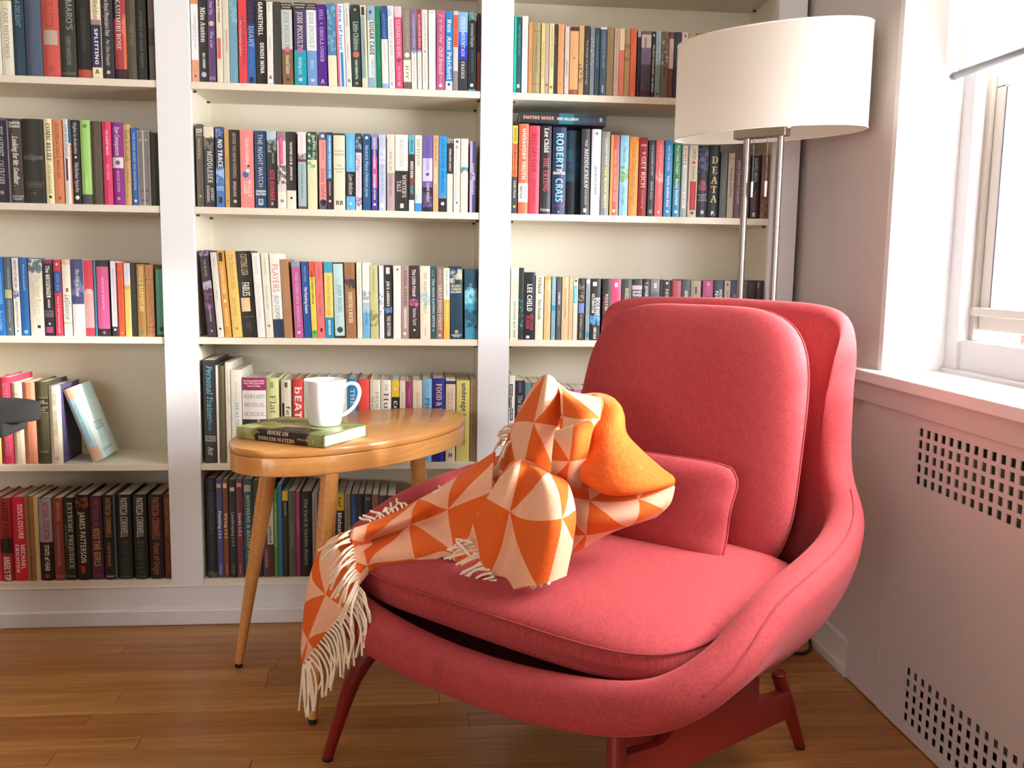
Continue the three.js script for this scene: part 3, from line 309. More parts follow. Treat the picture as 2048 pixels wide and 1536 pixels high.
{x:-0.5132,w:0.0672,h:0.2517,c:"#f2efe6",d:[["R","#a03064",0,0.15,0,1],["H","The Only Health Guide","#f4f1e8",0.04,0.075,"b"],["H","That Will Stand the","#f4f1e8",0.07,0.075,"b"],["H","Test of Time","#f4f1e8",0.1,0.075,"b"],["H","HARVARD","#8d867a",0.22,0.18,"s"],["H","MEDICAL","#8d867a",0.32,0.18,"s"],["H","SCHOOL","#8d867a",0.43,0.19,"s"],["R","#26332c",0.49,0.85,0,1],["C","#6b6f9a",0.66,0.14,0.2],["C","#e0a08c",0.7,0.14,0.42],["C","#5f7a9c",0.63,0.2,0.74],["C","#c98f78",0.51,0.07,0.68],["C","#b5846c",0.56,0.06,0.16]],hard:1,dp:0.17},
{x:-0.444,w:0.0347,h:0.2506,c:"#dfe3a0",d:[["T","Flat","#5a5a40",0.2,0.42,0.5,"s",0],["R","#a9ac74",0.05,0.12,0.3,0.6]],hard:1,dp:0.17},
{x:-0.4022,w:0.0311,h:0.245,c:"#e9dfc6",d:[["R","#1c1b19",0.28,0.9,0.1,0.3],["R","#2b3f52",0,1,0.9,1],["T","female","#1c1b19",0.3,0.75,0.42,"",0.12],["R","#55564c",0.03,0.09,0.35,0.6]],hard:1,dp:0.17},
{x:-0.369,w:0.0298,h:0.2466,c:"#d8403a",d:[["T","bEATIN","#fbe6e0",0.08,0.66,0.75,"b",0]],hard:1,dp:0.17},
{x:-0.3372,w:0.0269,h:0.2468,c:"#e6dfc9",hard:1,dp:0.17},
{x:-0.3082,w:0.0299,h:0.2469,c:"#d5c7a6",hard:1,dp:0.17},
{x:-0.2762,w:0.03,h:0.2471,c:"#efece4",hard:1,dp:0.17},
{x:-0.2442,w:0.0312,h:0.2473,c:"#dfe0d8",hard:1,dp:0.17},
{x:-0.2112,w:0.0292,h:0.2489,c:"#1b7fb5",d:[["T","THE SOUL","#f4f1e8",0.12,0.6,0.5,"s",0],["R","#6fb8dc",0,1,0,0.08]],hard:1,dp:0.17},
{x:-0.1805,w:0.0328,h:0.2468,c:"#e04a3e",d:[["T","The Love","#f2a79c",0.55,0.7,0.3,"",0]],hard:1,dp:0.17},
{x:-0.1454,w:0.0301,h:0.2463,c:"#e6e1cf",d:[["T","PROBIOTIC","#8d8a74",0.14,0.56,0.36,"",0.15],["T","REVOLUTION","#8d8a74",0.2,0.66,0.36,"",-0.25]],hard:1,dp:0.17},
{x:-0.1134,w:0.0295,h:0.2457,c:"#efece2",d:[["T","Hunger","#3c3a33",0.15,0.66,0.55,"s",0],["T","THE","#8d8a7c",0.05,0.13,0.3,"",0]],hard:1,dp:0.17},
{x:-0.0823,w:0.0218,h:0.2437,c:"#231f1a",d:[["R","#ecc838",0,0.2,0,1],["C","#f4ead0",0.1,0.2,0.5],["T","Cross-X","#f4f1e8",0.24,0.6,0.55,"b",0]],dp:0.15},
{x:-0.0587,w:0.0166,h:0.2438,c:"#e9dfcb",d:[["T","MISEDUCATION","#b5a98c",0.14,0.7,0.46,"s",0]],dp:0.15},
{x:-0.0406,w:0.0184,h:0.2424,c:"#efe9e0",d:[["R","#9c3a6a",0,0.34,0,1],["T","BEWITT","#d79abb",0.06,0.3,0.26,"",0],["T","evil","#9a948a",0.42,0.7,0.5,"",0]],hard:1,dp:0.16},
{x:-0.0203,w:0.0271,h:0.2447,c:"#ece0c4",d:[["T","LIVING AND BREATHING","#a0906a",0.14,0.38,0.28,"",0],["T","LIVING","#5d7a3c",0.43,0.75,0.55,"b",0]],dp:0.16},
{x:0.0084,w:0.0273,h:0.2486,c:"#7fc0e6",d:[["T","PHARM","#4a3a5c",0.22,0.6,0.62,"",0],["T","Matter","#5f9fc8",0.04,0.12,0.3,"",0]],hard:1,dp:0.17},
{x:0.0371,w:0.0389,h:0.2509,c:"#23298c",d:[["T","FOOD & NUTRITION","#f0d2a8",0.06,0.75,0.5,"sb",0]],hard:1,dp:0.17},
{x:0.0773,w:0.0282,h:0.2489,c:"#e6d6bb",d:[["R","#3a3a7a",0.02,0.06,0,1],["T","TAKING CHARGE OF","#b59a78",0.1,0.6,0.28,"s",0.15],["T","YOUR FERTILITY","#b59a78",0.16,0.6,0.28,"s",-0.2],["H","H","#1c1b19",0.92,0.5,"b"]],dp:0.18},
{x:0.1087,w:0.0394,h:0.2446,c:"#dfd878",d:[["T","underage","#2c2f6a",0.03,0.38,0.4,"b",0.05],["T","& overweight","#a8702f",0.4,0.8,0.4,"b",0.05]],dp:0.18},
{x:0.1502,w:0.0204,h:0.2448,c:"#b9a587",d:[["T","Hidden in Plain Sight","#8c7656",0.06,0.66,0.5,"s",0]],dp:0.18},
],
M0: [
{x:-0.6234,w:0.029,h:0.301,c:"#23262a",d:[["T","DECORATING","#55585a",0.14,0.56,0.6,"",0],["T","WITH COLOR","#3c4044",0.6,0.9,0.5,"",0],["M","#6d6a3c",0.93,1]],hard:1,dp:0.21},
{x:-0.5928,w:0.0166,h:0.2994,c:"#4c4f86",d:[["R","#d9b39a",0.05,0.09,0.1,0.8],["T","Plumbing 1-2-3","#f4f1e8",0.32,0.6,0.55,"sb",0],["T","Home","#c9c9e0",0.86,0.96,0.4,"i",0]],dp:0.21},
{x:-0.5744,w:0.0142,h:0.2985,c:"#7a4320",d:[["R","#e6cdb5",0.04,0.09,0.1,0.8],["T","Wiring 1-2-3","#f0dcc4",0.34,0.6,0.6,"sb",0],["T","Home","#d9b696",0.86,0.96,0.4,"i",0]],dp:0.21},
{x:-0.5572,w:0.02,h:0.2977,c:"#222220",d:[["R","#e3c3b0",0.08,0.12,0.2,0.8],["T","Landscaping 1-2-3","#dcd5cb",0.33,0.68,0.42,"s",0],["T","Home","#a39d94",0.86,0.96,0.4,"i",0]],dp:0.21},
{x:-0.5359,w:0.0178,h:0.2983,c:"#6b3444",d:[["R","#d9a18f",0.04,0.08,0.1,0.8],["T","Decks 1-2-3","#eed9cf",0.34,0.58,0.5,"sb",0],["T","Home","#c99aa0",0.86,0.96,0.4,"i",0]],dp:0.21},
{x:-0.5155,w:0.0259,h:0.299,c:"#1f4f58",d:[["R","#b5a58c",0.06,0.13,0.12,0.8],["T","KITCHENS & BATHS 1-2-3","#d6c6a8",0.16,0.84,0.4,"sb",0]],dp:0.21},
{x:-0.4879,w:0.0234,h:0.2944,c:"#2b2f22",d:[["T","BEST HOME","#cfcabb",0.18,0.4,0.4,"b",0]],dp:0.21},
{x:-0.4617,w:0.0312,h:0.2837,c:"#5a2a2e",d:[["R","#cfc6bc",0.15,0.65,0.45,1],["T","wallbook","#1c1b19",0.45,0.64,0.3,"b",0.2],["T","CARPENTRY","#c9a9a4",0.7,0.9,0.3,"",-0.2]],dp:0.2},
{x:-0.4284,w:0.0096,h:0.2624,c:"#4f8a2a",d:[["T","BEST ORGANIZING SOLUTIONS","#c3dca0",0.14,0.66,0.5,"",0]],dp:0.2},
{x:-0.4172,w:0.012,h:0.282,c:"#2f6f8e",dp:0.2},
{x:-0.4036,w:0.0165,h:0.2608,c:"#1f1c16",d:[["R","#d3b23c",0,0.11,0,1],["T","PIANO GUIDE","#c9c0a4",0.13,0.28,0.3,"b",0]],dp:0.19},
{x:-0.3856,w:0.0199,h:0.2614,c:"#55573f",d:[["T","Container Gardens","#9fa07f",0.36,0.66,0.3,"",0]],dp:0.19},
{x:-0.3642,w:0.0115,h:0.2605,c:"#a12f63",d:[["T","CLEANING","#d98fb2",0.2,0.6,0.4,"",0]],dp:0.19},
{x:-0.3514,w:0.0333,h:0.259,c:"#1f2119",d:[["T","The Yard & Garden Basics","#b9bba8",0.08,0.86,0.36,"s",0]],hard:1,dp:0.19},
{x:-0.3165,w:0.0141,h:0.2557,c:"#a39a94",d:[["T","Home Guide to Insurance","#6d4a4a",0.06,0.7,0.36,"b",0]],dp:0.19},
{x:-0.3003,w:0.023,h:0.2556,c:"#6b5a4a",dp:0.19},
{x:-0.2752,w:0.0246,h:0.2539,c:"#3a3f4a",dp:0.19},
{x:-0.2485,w:0.0253,h:0.2507,c:"#201d18",d:[["R","#d9b528",0,0.2,0,1],["T","For","#3a2f10",0.03,0.16,0.4,"b",0],["T","Mutual Funds","#f4f1e8",0.22,0.72,0.52,"b",0]],dp:0.18},
{x:-0.2218,w:0.0172,h:0.2521,c:"#8a8062",d:[["T","Planning","#4c4430",0.1,0.6,0.5,"",0]],dp:0.18},
{x:-0.2025,w:0.0195,h:0.2505,c:"#23457c",d:[["T","Investing","#6d90c4",0.1,0.5,0.34,"",0]],dp:0.18},
{x:-0.1817,w:0.0167,h:0.2503,c:"#221d1b",d:[["T","LONE","#8d867c",0.4,0.6,0.4,"",0]],dp:0.18},
{x:-0.1632,w:0.0212,h:0.2502,c:"#2a3040",d:[["H","TO","#cfcfd2",0.06,0.4,""]],dp:0.18},
{x:-0.1404,w:0.0178,h:0.2485,c:"#8a5a3c",dp:0.18},
{x:-0.1206,w:0.0233,h:0.2454,c:"#4c3a36",dp:0.18},
{x:-0.0951,w:0.0249,h:0.2452,c:"#3f4a40",dp:0.18},
],
R4: [
{x:0.2651,w:0.0062,h:0.2162,c:"#21b59a"},
{x:0.2723,w:0.0128,h:0.2097,c:"#1d5a63",d:[["T","ON THE SHELVES","#7fb0b3",0.1,0.5,0.36,"",0],["R","#d9dcd6",0.88,0.93,0.2,0.7]]},
{x:0.2877,w:0.0164,h:0.2124,c:"#ece7df",d:[["T","THE COLLECTED","#cfc8ba",0.12,0.7,0.36,"s",0]]},
{x:0.3065,w:0.0107,h:0.1968,c:"#d1935c",d:[["T","The Moffats","#8a5428",0.3,0.75,0.4,"",0]]},
{x:0.3186,w:0.0225,h:0.1973,c:"#a19468",d:[["R","#7d7148",0.12,0.13,0,1],["R","#7d7148",0.86,0.87,0,1],["T","KATHARINE RUSSELL","#5f5636",0.2,0.7,0.28,"",0]],hard:1},
{x:0.3432,w:0.0104,h:0.195,c:"#e2c888",d:[["T","The Mayor of Casterbridge","#6d5f36",0.25,0.78,0.4,"",0]]},
{x:0.3549,w:0.01,h:0.1948,c:"#b9a89e",d:[["C","#6d5f58",0.87,0.3,0.5]]},
{x:0.3665,w:0.0126,h:0.1952,c:"#e9d095",d:[["T","MANSARTIS THE SICK OF OTHER","#1c1b19",0.04,0.62,0.42,"s",0],["C","#8c7446",0.9,0.3,0.5]]},
{x:0.3803,w:0.0091,h:0.1938,c:"#35332d",d:[["M","#77736a",0.1,0.7]]},
{x:0.3914,w:0.0174,h:0.1956,c:"#d39a68",d:[["C","#a06a3c",0.85,0.12,0.5]]},
{x:0.4114,w:0.0124,h:0.1889,c:"#d9c6bf",d:[["T","Humor","#3c3430",0.5,0.72,0.46,"i",0]]},
{x:0.4261,w:0.0243,h:0.1888,c:"#d9a973",d:[["R","#4a2c1e",0,0.06,0,1],["R","#8c5a38",0.92,1,0,1],["C","#a87a48",0.46,0.14,0.5]]},
{x:0.4525,w:0.0137,h:0.1926,c:"#c9a46c",d:[["M","#5c4a34",0.5,0.9]]},
{x:0.4677,w:0.0148,h:0.1933,c:"#3c3b38",d:[["T","The Woods in the Dark Age","#cfcac0",0.2,0.85,0.36,"",0]]},
{x:0.4851,w:0.0118,h:0.1919,c:"#7d8a92",d:[["M","#aeb8bc",0.1,0.6]]},
{x:0.4989,w:0.0121,h:0.1891,c:"#2f4a58",d:[["T","THE FALL OF BRIANS HALL","#7fa3b0",0.1,0.6,0.34,"",0]]},
{x:0.5144,w:0.0182,h:0.1911,c:"#3d5468",d:[["R","#f0e8da",0,0.03,0,1],["T","LE CHATEAU DE MA MERE","#a9bccb",0.05,0.6,0.32,"",0],["R","#cfdbe6",0.84,0.95,0.4,0.55]]},
{x:0.5344,w:0.0188,h:0.1919,c:"#8d7c52",hard:1},
{x:0.5552,w:0.0138,h:0.19,c:"#cdb29b",d:[["T","THE SEVEN WIDOWS OF LONDON","#7c5f4c",0.05,0.8,0.36,"s",0]]},
{x:0.5701,w:0.0144,h:0.1906,c:"#e07b62",d:[["R","#ecdcc0",0,0.32,0,1]]},
{x:0.5857,w:0.0147,h:0.1885,c:"#b5975f",d:[["M","#7c6238",0.2,0.5]]},
{x:0.6024,w:0.017,h:0.1919,c:"#e86f4b",d:[["T","COUNTRY GIRLS","#b5442a",0.03,0.2,0.3,"",0],["C","#f2c3a8",0.95,0.14,0.5]]},
{x:0.6226,w:0.0092,h:0.1859,c:"#2b2233",d:[["R","#b9b4d0",0,0.1,0,1]]},
{x:0.6339,w:0.0286,h:0.185,c:"#4f4356",d:[["R","#7d5872",0,0.05,0,1],["R","#d6cfc8",0.05,0.25,0,1],["R","#7c6f92",0.25,0.5,0,1],["R","#4a2028",0.9,1,0,1],["R","#9a94a4",0.1,0.28,0.3,0.5]]},
{x:0.6642,w:0.0105,h:0.1848,c:"#262022",d:[["T","The Dean Comes Rich • Leo Malloy","#f4f1e8",0.2,0.92,0.5,"b",0],["C","#f4f1e8",0.06,0.24,0.5]]},
{x:0.6765,w:0.0151,h:0.1853,c:"#a9c4cf",d:[["R","#7f918f",0.5,1,0,1],["T","A Day at the Beach","#55707c",0.08,0.6,0.38,"",0],["C","#3c5058",0.94,0.24,0.5]]},
{x:0.6932,w:0.0213,h:0.186,c:"#6b6450",d:[["M","#a9a48f",0.05,0.55],["T","VOYAGE TO SOMEWHERE","#3a352a",0.1,0.7,0.4,"b",0]]},
{x:0.7164,w:0.0128,h:0.1855,c:"#7a3e35",d:[["R","#d9b4b0",0.1,0.55,0,1]]},
{x:0.7307,w:0.0192,h:0.1861,c:"#2a3646"},
{x:0.7527,w:0.0188,h:0.1868,c:"#dcc6be",d:[["C","#6d5f58",0.06,0.16,0.5]]},
{x:0.7744,w:0.0196,h:0.1861,c:"#c3a57c"},
{x:0.7968,w:0.0286,h:0.1868,c:"#c07c58",d:[["R","#34405c",0.03,0.1,0.4,0.8]]},
{x:0.8275,w:0.0234,h:0.1863,c:"#a39c90"},
{x:0.853,w:0.0189,h:0.1829,c:"#5c4436"},
{x:0.8741,w:0.022,h:0.1836,c:"#8f8a78"},
{x:0.8982,w:0.0235,h:0.1871,c:"#3a4750"},
{x:0.9238,w:0.0266,h:0.1851,c:"#94644a"},
{x:0.9526,w:0.0252,h:0.186,c:"#c9b48c"},
{x:0.9798,w:0.0237,h:0.1854,c:"#4c3d38"},
],
R3: [
{x:0.265,w:0.014,h:0.2491,c:"#3f4043",d:[["R","#e6c93f",0,0.2,0,1],["R","#e2703c",0.2,0.58,0,1],["T","WARNING","#1c1b19",0.02,0.18,0.5,"b",0],["T","This Book isn't Safe!","#1c1b19",0.21,0.57,0.5,"b",0],["T","Colin Furze","#f4f1e8",0.62,0.82,0.5,"i",0],["C","#e6c93f",0.92,0.24,0.5]]},
{x:0.2832,w:0.0281,h:0.2552,c:"#e66a47",d:[["R","#eee7da",0.66,0.87,0,1],["T","UNSAVORY TRUTH","#f7e3d8",0.05,0.62,0.4,"b",0],["T","MARION","#1c1b19",0.69,0.83,0.26,"",0.2],["T","NESTLE","#1c1b19",0.69,0.83,0.26,"b",-0.2]],hard:1},
{x:0.3131,w:0.0311,h:0.2506,c:"#d93a52",d:[["T","BEST DAY EVER","#3c1620",0.08,0.52,0.52,"",0],["T","KAIRA ROUDA","#3c1620",0.6,0.88,0.36,"",0]],hard:1},
{x:0.347,w:0.0311,h:0.2503,c:"#201f1f",d:[["T","Lee Child","#f4f1e8",0.02,0.3,0.5,"sb",0],["T","DIE TRYING","#d0455c",0.36,0.74,0.6,"sb",0],["H","Putnam","#f4f1e8",0.95,0.3,"s"]],hard:1},
{x:0.3824,w:0.0393,h:0.2487,c:"#1a2a52",d:[["T","ROBERT","#8fd6ea",0.06,0.47,0.62,"b",0],["H","THE","#f4f1e8",0.49,0.2,"b"],["H","WANTED","#f4f1e8",0.525,0.24,"b"],["T","CRAIS","#8fd6ea",0.58,0.86,0.62,"b",0],["M","#6d3a86",0.88,0.92],["C","#c9cfdc",0.97,0.06,0.5]],hard:1},
{x:0.4245,w:0.0416,h:0.2445,c:"#16384c",d:[["M","#1f5468",0.2,0.6],["R","#10161c",0.6,1,0,0.6]],hard:1,zz:-0.03},
{x:0.4684,w:0.0245,h:0.2461,c:"#34373b",d:[["T","THE","#d9d6cf",0.12,0.2,0.3,"i",0],["T","MIDDLEMAN","#f4f1e8",0.22,0.68,0.5,"si",0.05],["T","OLEN STEINHAUER","#c3c0ba",0.7,0.88,0.28,"",0],["R","#c3c0ba",0.92,0.97,0.3,0.65]],l:0.0465,hard:1},
{x:0.4972,w:0.0268,h:0.2463,c:"#e9e4ea",d:[["T","LUCY WORSLEY","#c3bfc6",0.18,0.3,0.22,"",0],["T","Jane Austen at Home","#3a3840",0.43,0.76,0.34,"b",0],["C","#8d8a94",0.05,0.16,0.5]],hard:1},
{x:0.5267,w:0.0236,h:0.2409,c:"#8a8b86",d:[["T","CHARLES TODD","#d3d4cf",0.08,0.4,0.36,"",0],["T","THE BLACK ASCOT","#d8dc5c",0.42,0.92,0.38,"b",0]],hard:1},
{x:0.5534,w:0.0253,h:0.2319,c:"#bb4a47",d:[["R","#c9a24c",0,1,0,0.28],["R","#7d7357",0,1,0.82,1],["T","Murder SOLOMON TIME","#e3b4a8",0.18,0.82,0.32,"i",0],["C","#e3c3b4",0.94,0.18,0.5]]},
{x:0.5823,w:0.0249,h:0.2314,c:"#8cc3e4",d:[["T","The Lido","#3c5f86",0.12,0.34,0.44,"i",0],["M","#7f9a52",0.36,0.58],["T","Libby Page","#3c5f86",0.62,0.86,0.42,"i",0]],hard:1},
{x:0.6097,w:0.0267,h:0.2281,c:"#dc8f3d",d:[["T","Curious Orange Antique Pepper","#7c3f12",0.08,0.86,0.42,"s",0]],hard:1},
{x:0.6392,w:0.0241,h:0.2276,c:"#8e1c22",d:[["H","HOW","#f4f1e8",0.1,0.24,""],["H","TO","#f4f1e8",0.2,0.24,""],["T","GET RICH","#e9d9cf",0.24,0.64,0.6,"s",0],["T","Greenberg","#c98a80",0.66,0.9,0.3,"i",0]],hard:1},
{x:0.6674,w:0.0179,h:0.22,c:"#3a3f48",d:[["T","THE DIAMOND SETTER","#c3c4c9",0.06,0.46,0.34,"",0],["T","MOSHE SAKAL","#c3c4c9",0.54,0.78,0.34,"",0],["R","#8d9096",0.91,0.96,0.25,0.7]],hard:1},
{x:0.6886,w:0.0234,h:0.2212,c:"#e06c70",d:[["T","THE VERY NICE AUTHOR","#f0a7a6",0.06,0.74,0.36,"",0],["M","#f0b4ae",0.4,0.55],["C","#f4c9c4",0.94,0.16,0.5]],hard:1},
{x:0.7161,w:0.0221,h:0.2209,c:"#2f8fc6",d:[["T","One True Loves","#d9edf8",0.06,0.4,0.42,"s",0],["T","Taylor Jenkins Reid","#f2fafd",0.46,0.87,0.42,"sb",0],["C","#d9edf8",0.93,0.18,0.5]]},
{x:0.7424,w:0.02,h:0.2127,c:"#2f8a5c",d:[["R","#2f8fc6",0.55,1,0,1],["T","The Child Finder","#f4f1e8",0.02,0.42,0.5,"",0],["T","Rene Denfeld","#f4f1e8",0.48,0.84,0.5,"b",0],["C","#f4f1e8",0.93,0.22,0.5]]},
{x:0.766,w:0.0184,h:0.2102,c:"#8ea3a0",d:[["R","#e6c9b8",0.02,0.26,0.25,0.75],["R","#eae0d4",0.28,0.88,0.25,0.75],["T","M E RICH","#7c3a34",0.04,0.24,0.28,"b",0],["T","HEAVENS ON EARTH","#6d5f54",0.32,0.84,0.3,"",0]]},
{x:0.7885,w:0.0264,h:0.2091,c:"#d3c7ae",d:[["R","#b3242c",0.5,0.9,0.2,0.85],["C","#c23a3a",0.24,0.18,0.5],["T","SORCERY","#2c2418",0.04,0.2,0.4,"i",0],["T","BEGINNERS","#2c2418",0.28,0.48,0.38,"i",0],["C","#4a3a2a",0.94,0.18,0.5]],hard:1},
{x:0.8182,w:0.0302,h:0.2095,c:"#26252e",d:[["M","#5a5a86",0,0.4],["H","ALL","#cf5a6a",0.5,0.26,"b"],["H","THE","#cf5a6a",0.535,0.26,"b"],["H","KING'S","#cf5a6a",0.57,0.26,"b"],["H","MEN","#cf5a6a",0.605,0.26,"b"],["H","ROBERT","#b5b4bc",0.69,0.2,""],["H","PENN","#b5b4bc",0.725,0.2,""],["H","WARREN","#b5b4bc",0.76,0.2,""],["R","#b5b4bc",0.9,0.95,0.35,0.65]],hard:1},
{x:0.8508,w:0.031,h:0.21,c:"#17191d",d:[["H","D","#c9b072",0.2,0.7,"sb"],["H","E","#c9b072",0.34,0.7,"sb"],["H","A","#c9b072",0.48,0.7,"sb"],["H","T","#c9b072",0.61,0.7,"sb"],["H","A","#c9b072",0.74,0.7,"sb"],["H","P.","#f4f1e8",0.94,0.4,"b"]],hard:1},
{x:0.8843,w:0.0204,h:0.1917,c:"#3d423a",d:[["T","GREYHOUND","#6d7266",0.4,0.7,0.3,"",0]]},
{x:0.9077,w:0.019,h:0.1892,c:"#a58f74",d:[["T","The Campaign  John DeChancie","#3a2c1c",0.22,0.68,0.4,"b",0],["H","C•I","#1c1b19",0.08,0.4,""]]},
{x:0.9291,w:0.0252,h:0.188,c:"#4a2223",d:[["T","John Cheever Falconer","#b5a09c",0.1,0.78,0.44,"s",0]]},
{x:0.9567,w:0.0194,h:0.1855,c:"#3a2a24"},
{x:0.9798,w:0.0247,h:0.1844,c:"#1f2129",d:[["T","DANIEL SILVA","#b9bac4",0.04,0.42,0.44,"sb",0],["T","THE KILL ARTIST","#c23a5e",0.55,0.88,0.4,"b",0],["R","#b9bac4",0.9,0.97,0.3,0.65]]},
{x:1.0101,w:0.0246,h:0.1877,c:"#7a573c",d:[["M","#5c3c26",0.6,1]]},
],
R2: [
{x:0.2659,w:0.0231,h:0.2113,c:"#efe3c8",d:[["R","#edc9b2",0.14,0.44,0,1],["T","ANYWHERE BUT HERE","#77746a",0.46,0.98,0.34,"b",0]]},
{x:0.2904,w:0.0137,h:0.2111,c:"#2c3a33",d:[["M","#2f9ab0",0.4,0.85],["H","8","#3fb0c4",0.8,0.7,""]]},
{x:0.3057,w:0.0317,h:0.1984,c:"#1f2026",d:[["T","LEE CHILD","#f4f1e8",0.17,0.58,0.54,"b",0],["T","KILLING","#d0405c",0.62,0.86,0.34,"b",0.2],["T","FLOOR","#d0405c",0.64,0.84,0.34,"b",-0.14],["R","#f4f1e8",0.94,0.98,0.25,0.55]]},
{x:0.34,w:0.0233,h:0.1889,c:"#ece0c6",d:[["T","Firbank","#1c1b19",0.02,0.28,0.48,"sib",0],["T","Two Novels","#1c1b19",0.36,0.68,0.48,"sib",0]]},
{x:0.3663,w:0.0187,h:0.1858,c:"#e3bb86",d:[["R","#d9a23c",0,0.05,0,1],["T","EDITH TREMONT","#c98a5c",0.22,0.7,0.3,"",0]]},
{x:0.3879,w:0.0114,h:0.1863,c:"#8fb3c0",d:[["R","#2f9ac0",0.45,0.54,0,1],["T","WATCHING THE PAPER TRAIL","#4f7484",0.55,0.95,0.4,"",0]]},
{x:0.403,w:0.0129,h:0.1859,c:"#54575a",d:[["T","A PINE BOX","#f4f1e8",0.24,0.44,0.4,"b",0],["T","Shirley Jackson","#c9c9c9",0.53,0.78,0.36,"",0]]},
{x:0.4187,w:0.0197,h:0.1862,c:"#ddb78a",d:[["T","Memoirs Tennessee Williams","#6d4a2a",0.18,0.66,0.32,"",0]]},
{x:0.4401,w:0.0109,h:0.1852,c:"#e0bd92",d:[["T","COLLECTED POEMS","#b5653c",0.2,0.85,0.42,"",0]]},
{x:0.4526,w:0.013,h:0.1825,c:"#e6cdb4",d:[["R","#4fb0b8",0.12,0.4,0.1,0.8],["T","AMANDA CROSS","#f4f1e8",0.14,0.38,0.32,"b",0],["C","#4a3c34",0.04,0.24,0.5]]},
{x:0.4677,w:0.019,h:0.1821,c:"#2e2a26",d:[["M","#8d887c",0.05,0.4],["R","#6d86c4",0.4,0.56,0.1,0.9],["T","Ed McBain’s Ladies","#c9c2a8",0.58,0.98,0.42,"",0]]},
{x:0.4904,w:0.0115,h:0.1826,c:"#8fa0a6",d:[["R","#e6d3c8",0.02,0.08,0,1],["T","COFFIN SCARCELY USED","#3c4a50",0.14,0.6,0.36,"",0],["M","#2f7f9a",0.86,0.96]]},
{x:0.504,w:0.0297,h:0.1822,c:"#262323",d:[["R","#d9dad8",0.05,0.12,0.2,0.6],["T","BOURNE","#f4f1e8",0.3,0.6,0.55,"b",0.2],["T","ULTIMATUM","#f4f1e8",0.24,0.56,0.34,"b",-0.22],["M","#5fa8dc",0.6,0.77],["T","ROBERT LUDLUM","#f4f1e8",0.79,0.98,0.34,"b",0]]},
{x:0.5403,w:0.0252,h:0.1821,c:"#2b2622",d:[["T","POSTMORTEM","#cfc6bb",0.24,0.8,0.4,"b",0],["T","PATRICIA CORNWELL","#b5726c",0.28,0.8,0.3,"b",-0.2]]},
{x:0.5661,w:0.0298,h:0.1825,c:"#d8466d",d:[["R","#f0d6dc",0.06,0.13,0.35,0.65],["T","The Hunter","#8c2344",0.22,0.55,0.4,"i",0]]},
{x:0.5975,w:0.0296,h:0.1822,c:"#3d3f3c",d:[["T","PATRICIA CORNWELL","#cfc9a8",0.14,0.6,0.42,"b",0]]},
{x:0.629,w:0.0304,h:0.1827,c:"#232638",d:[["R","#d9b0bc",0.1,0.17,0,1],["H","JEFFERY","#f4f1e8",0.21,0.26,"b"],["H","DEAVER","#f4f1e8",0.26,0.26,"b"]]},
{x:0.6616,w:0.0214,h:0.1832,c:"#1f1d1c",d:[["T","T. JEFFERSON PARKER","#f4f1e8",0.05,0.6,0.46,"b",0]]},
{x:0.6852,w:0.027,h:0.1828,c:"#8c8c8d",d:[["R","#efd9d9",0.06,0.14,0.35,0.65],["M","#55677c",0.2,0.45]]},
{x:0.7146,w:0.0077,h:0.1825,c:"#1c1a18"},
{x:0.7241,w:0.0212,h:0.1811,c:"#37342a",d:[["T","PATRICIA","#d0cbb4",0.14,0.5,0.5,"b",0],["C","#f4f1e8",0.05,0.16,0.5]]},
{x:0.7472,w:0.0311,h:0.1807,c:"#b9505f",d:[["R","#7d1f2a",0,1,0,0.2],["T","BACK","#f0d3cf",0.28,0.6,0.6,"",0]]},
{x:0.7805,w:0.0257,h:0.1834,c:"#4c5357",d:[["T","PATRICIA CORNWELL","#f4f1e8",0.18,0.6,0.42,"b",0]]},
{x:0.8083,w:0.0304,h:0.1809,c:"#a39a82",d:[["R","#3c382e",0.1,0.22,0.4,0.6]]},
{x:0.8454,w:0.0314,h:0.1814,c:"#b0467a",d:[["T","NIL","#5c1f44",0.24,0.5,0.6,"",0],["C","#e6bcd0",0.06,0.1,0.5]]},
{x:0.8796,w:0.0305,h:0.1819,c:"#333c4f",d:[["T","HORNET'S","#f4f1e8",0.14,0.5,0.36,"b",0.2],["T","NEST","#f4f1e8",0.16,0.45,0.36,"b",-0.18]]},
{x:0.9123,w:0.0181,h:0.1824,c:"#bfb6a8",d:[["T","BLACK ROSE","#6b6356",0.16,0.6,0.42,"",0],["R","#4a443a",0.04,0.09,0.35,0.6]]},
{x:0.9325,w:0.0228,h:0.1827,c:"#33305a",d:[["T","ALICE","#b5b4cc",0.22,0.5,0.5,"",0]]},
{x:0.9575,w:0.0103,h:0.183,c:"#5f8d94"},
{x:0.97,w:0.0135,h:0.1832,c:"#54483e"},
{x:0.9856,w:0.0245,h:0.1835,c:"#262221"},
{x:1.0123,w:0.0277,h:0.1839,c:"#2b2523",d:[["R","#8d8280",0.03,0.12,0.1,0.3]]},
],
R1: [
{x:0.2654,w:0.0173,h:0.2607,c:"#e9e5db",d:[["R","#1c1b19",0.1,0.24,0.1,0.6],["R","#1c1b19",0.25,0.37,0.05,0.5],["R","#1c1b19",0.38,0.52,0.2,0.7],["T","DEATH'S","#f4f1e8",0.11,0.23,0.32,"b",-0.15],["T","LITTLE","#f4f1e8",0.26,0.36,0.32,"b",-0.2],["T","HELPERS","#f4f1e8",0.39,0.51,0.32,"b",-0.05]],hard:1,dp:0.17},
{x:0.2838,w:0.0282,h:0.2456,c:"#2c2e3a",d:[["T","DAWKINS","#a9abb5",0.02,0.15,0.3,"s",0],["T","The Blind Watchmaker","#d9dae0",0.18,0.8,0.5,"s",0]],dp:0.15},
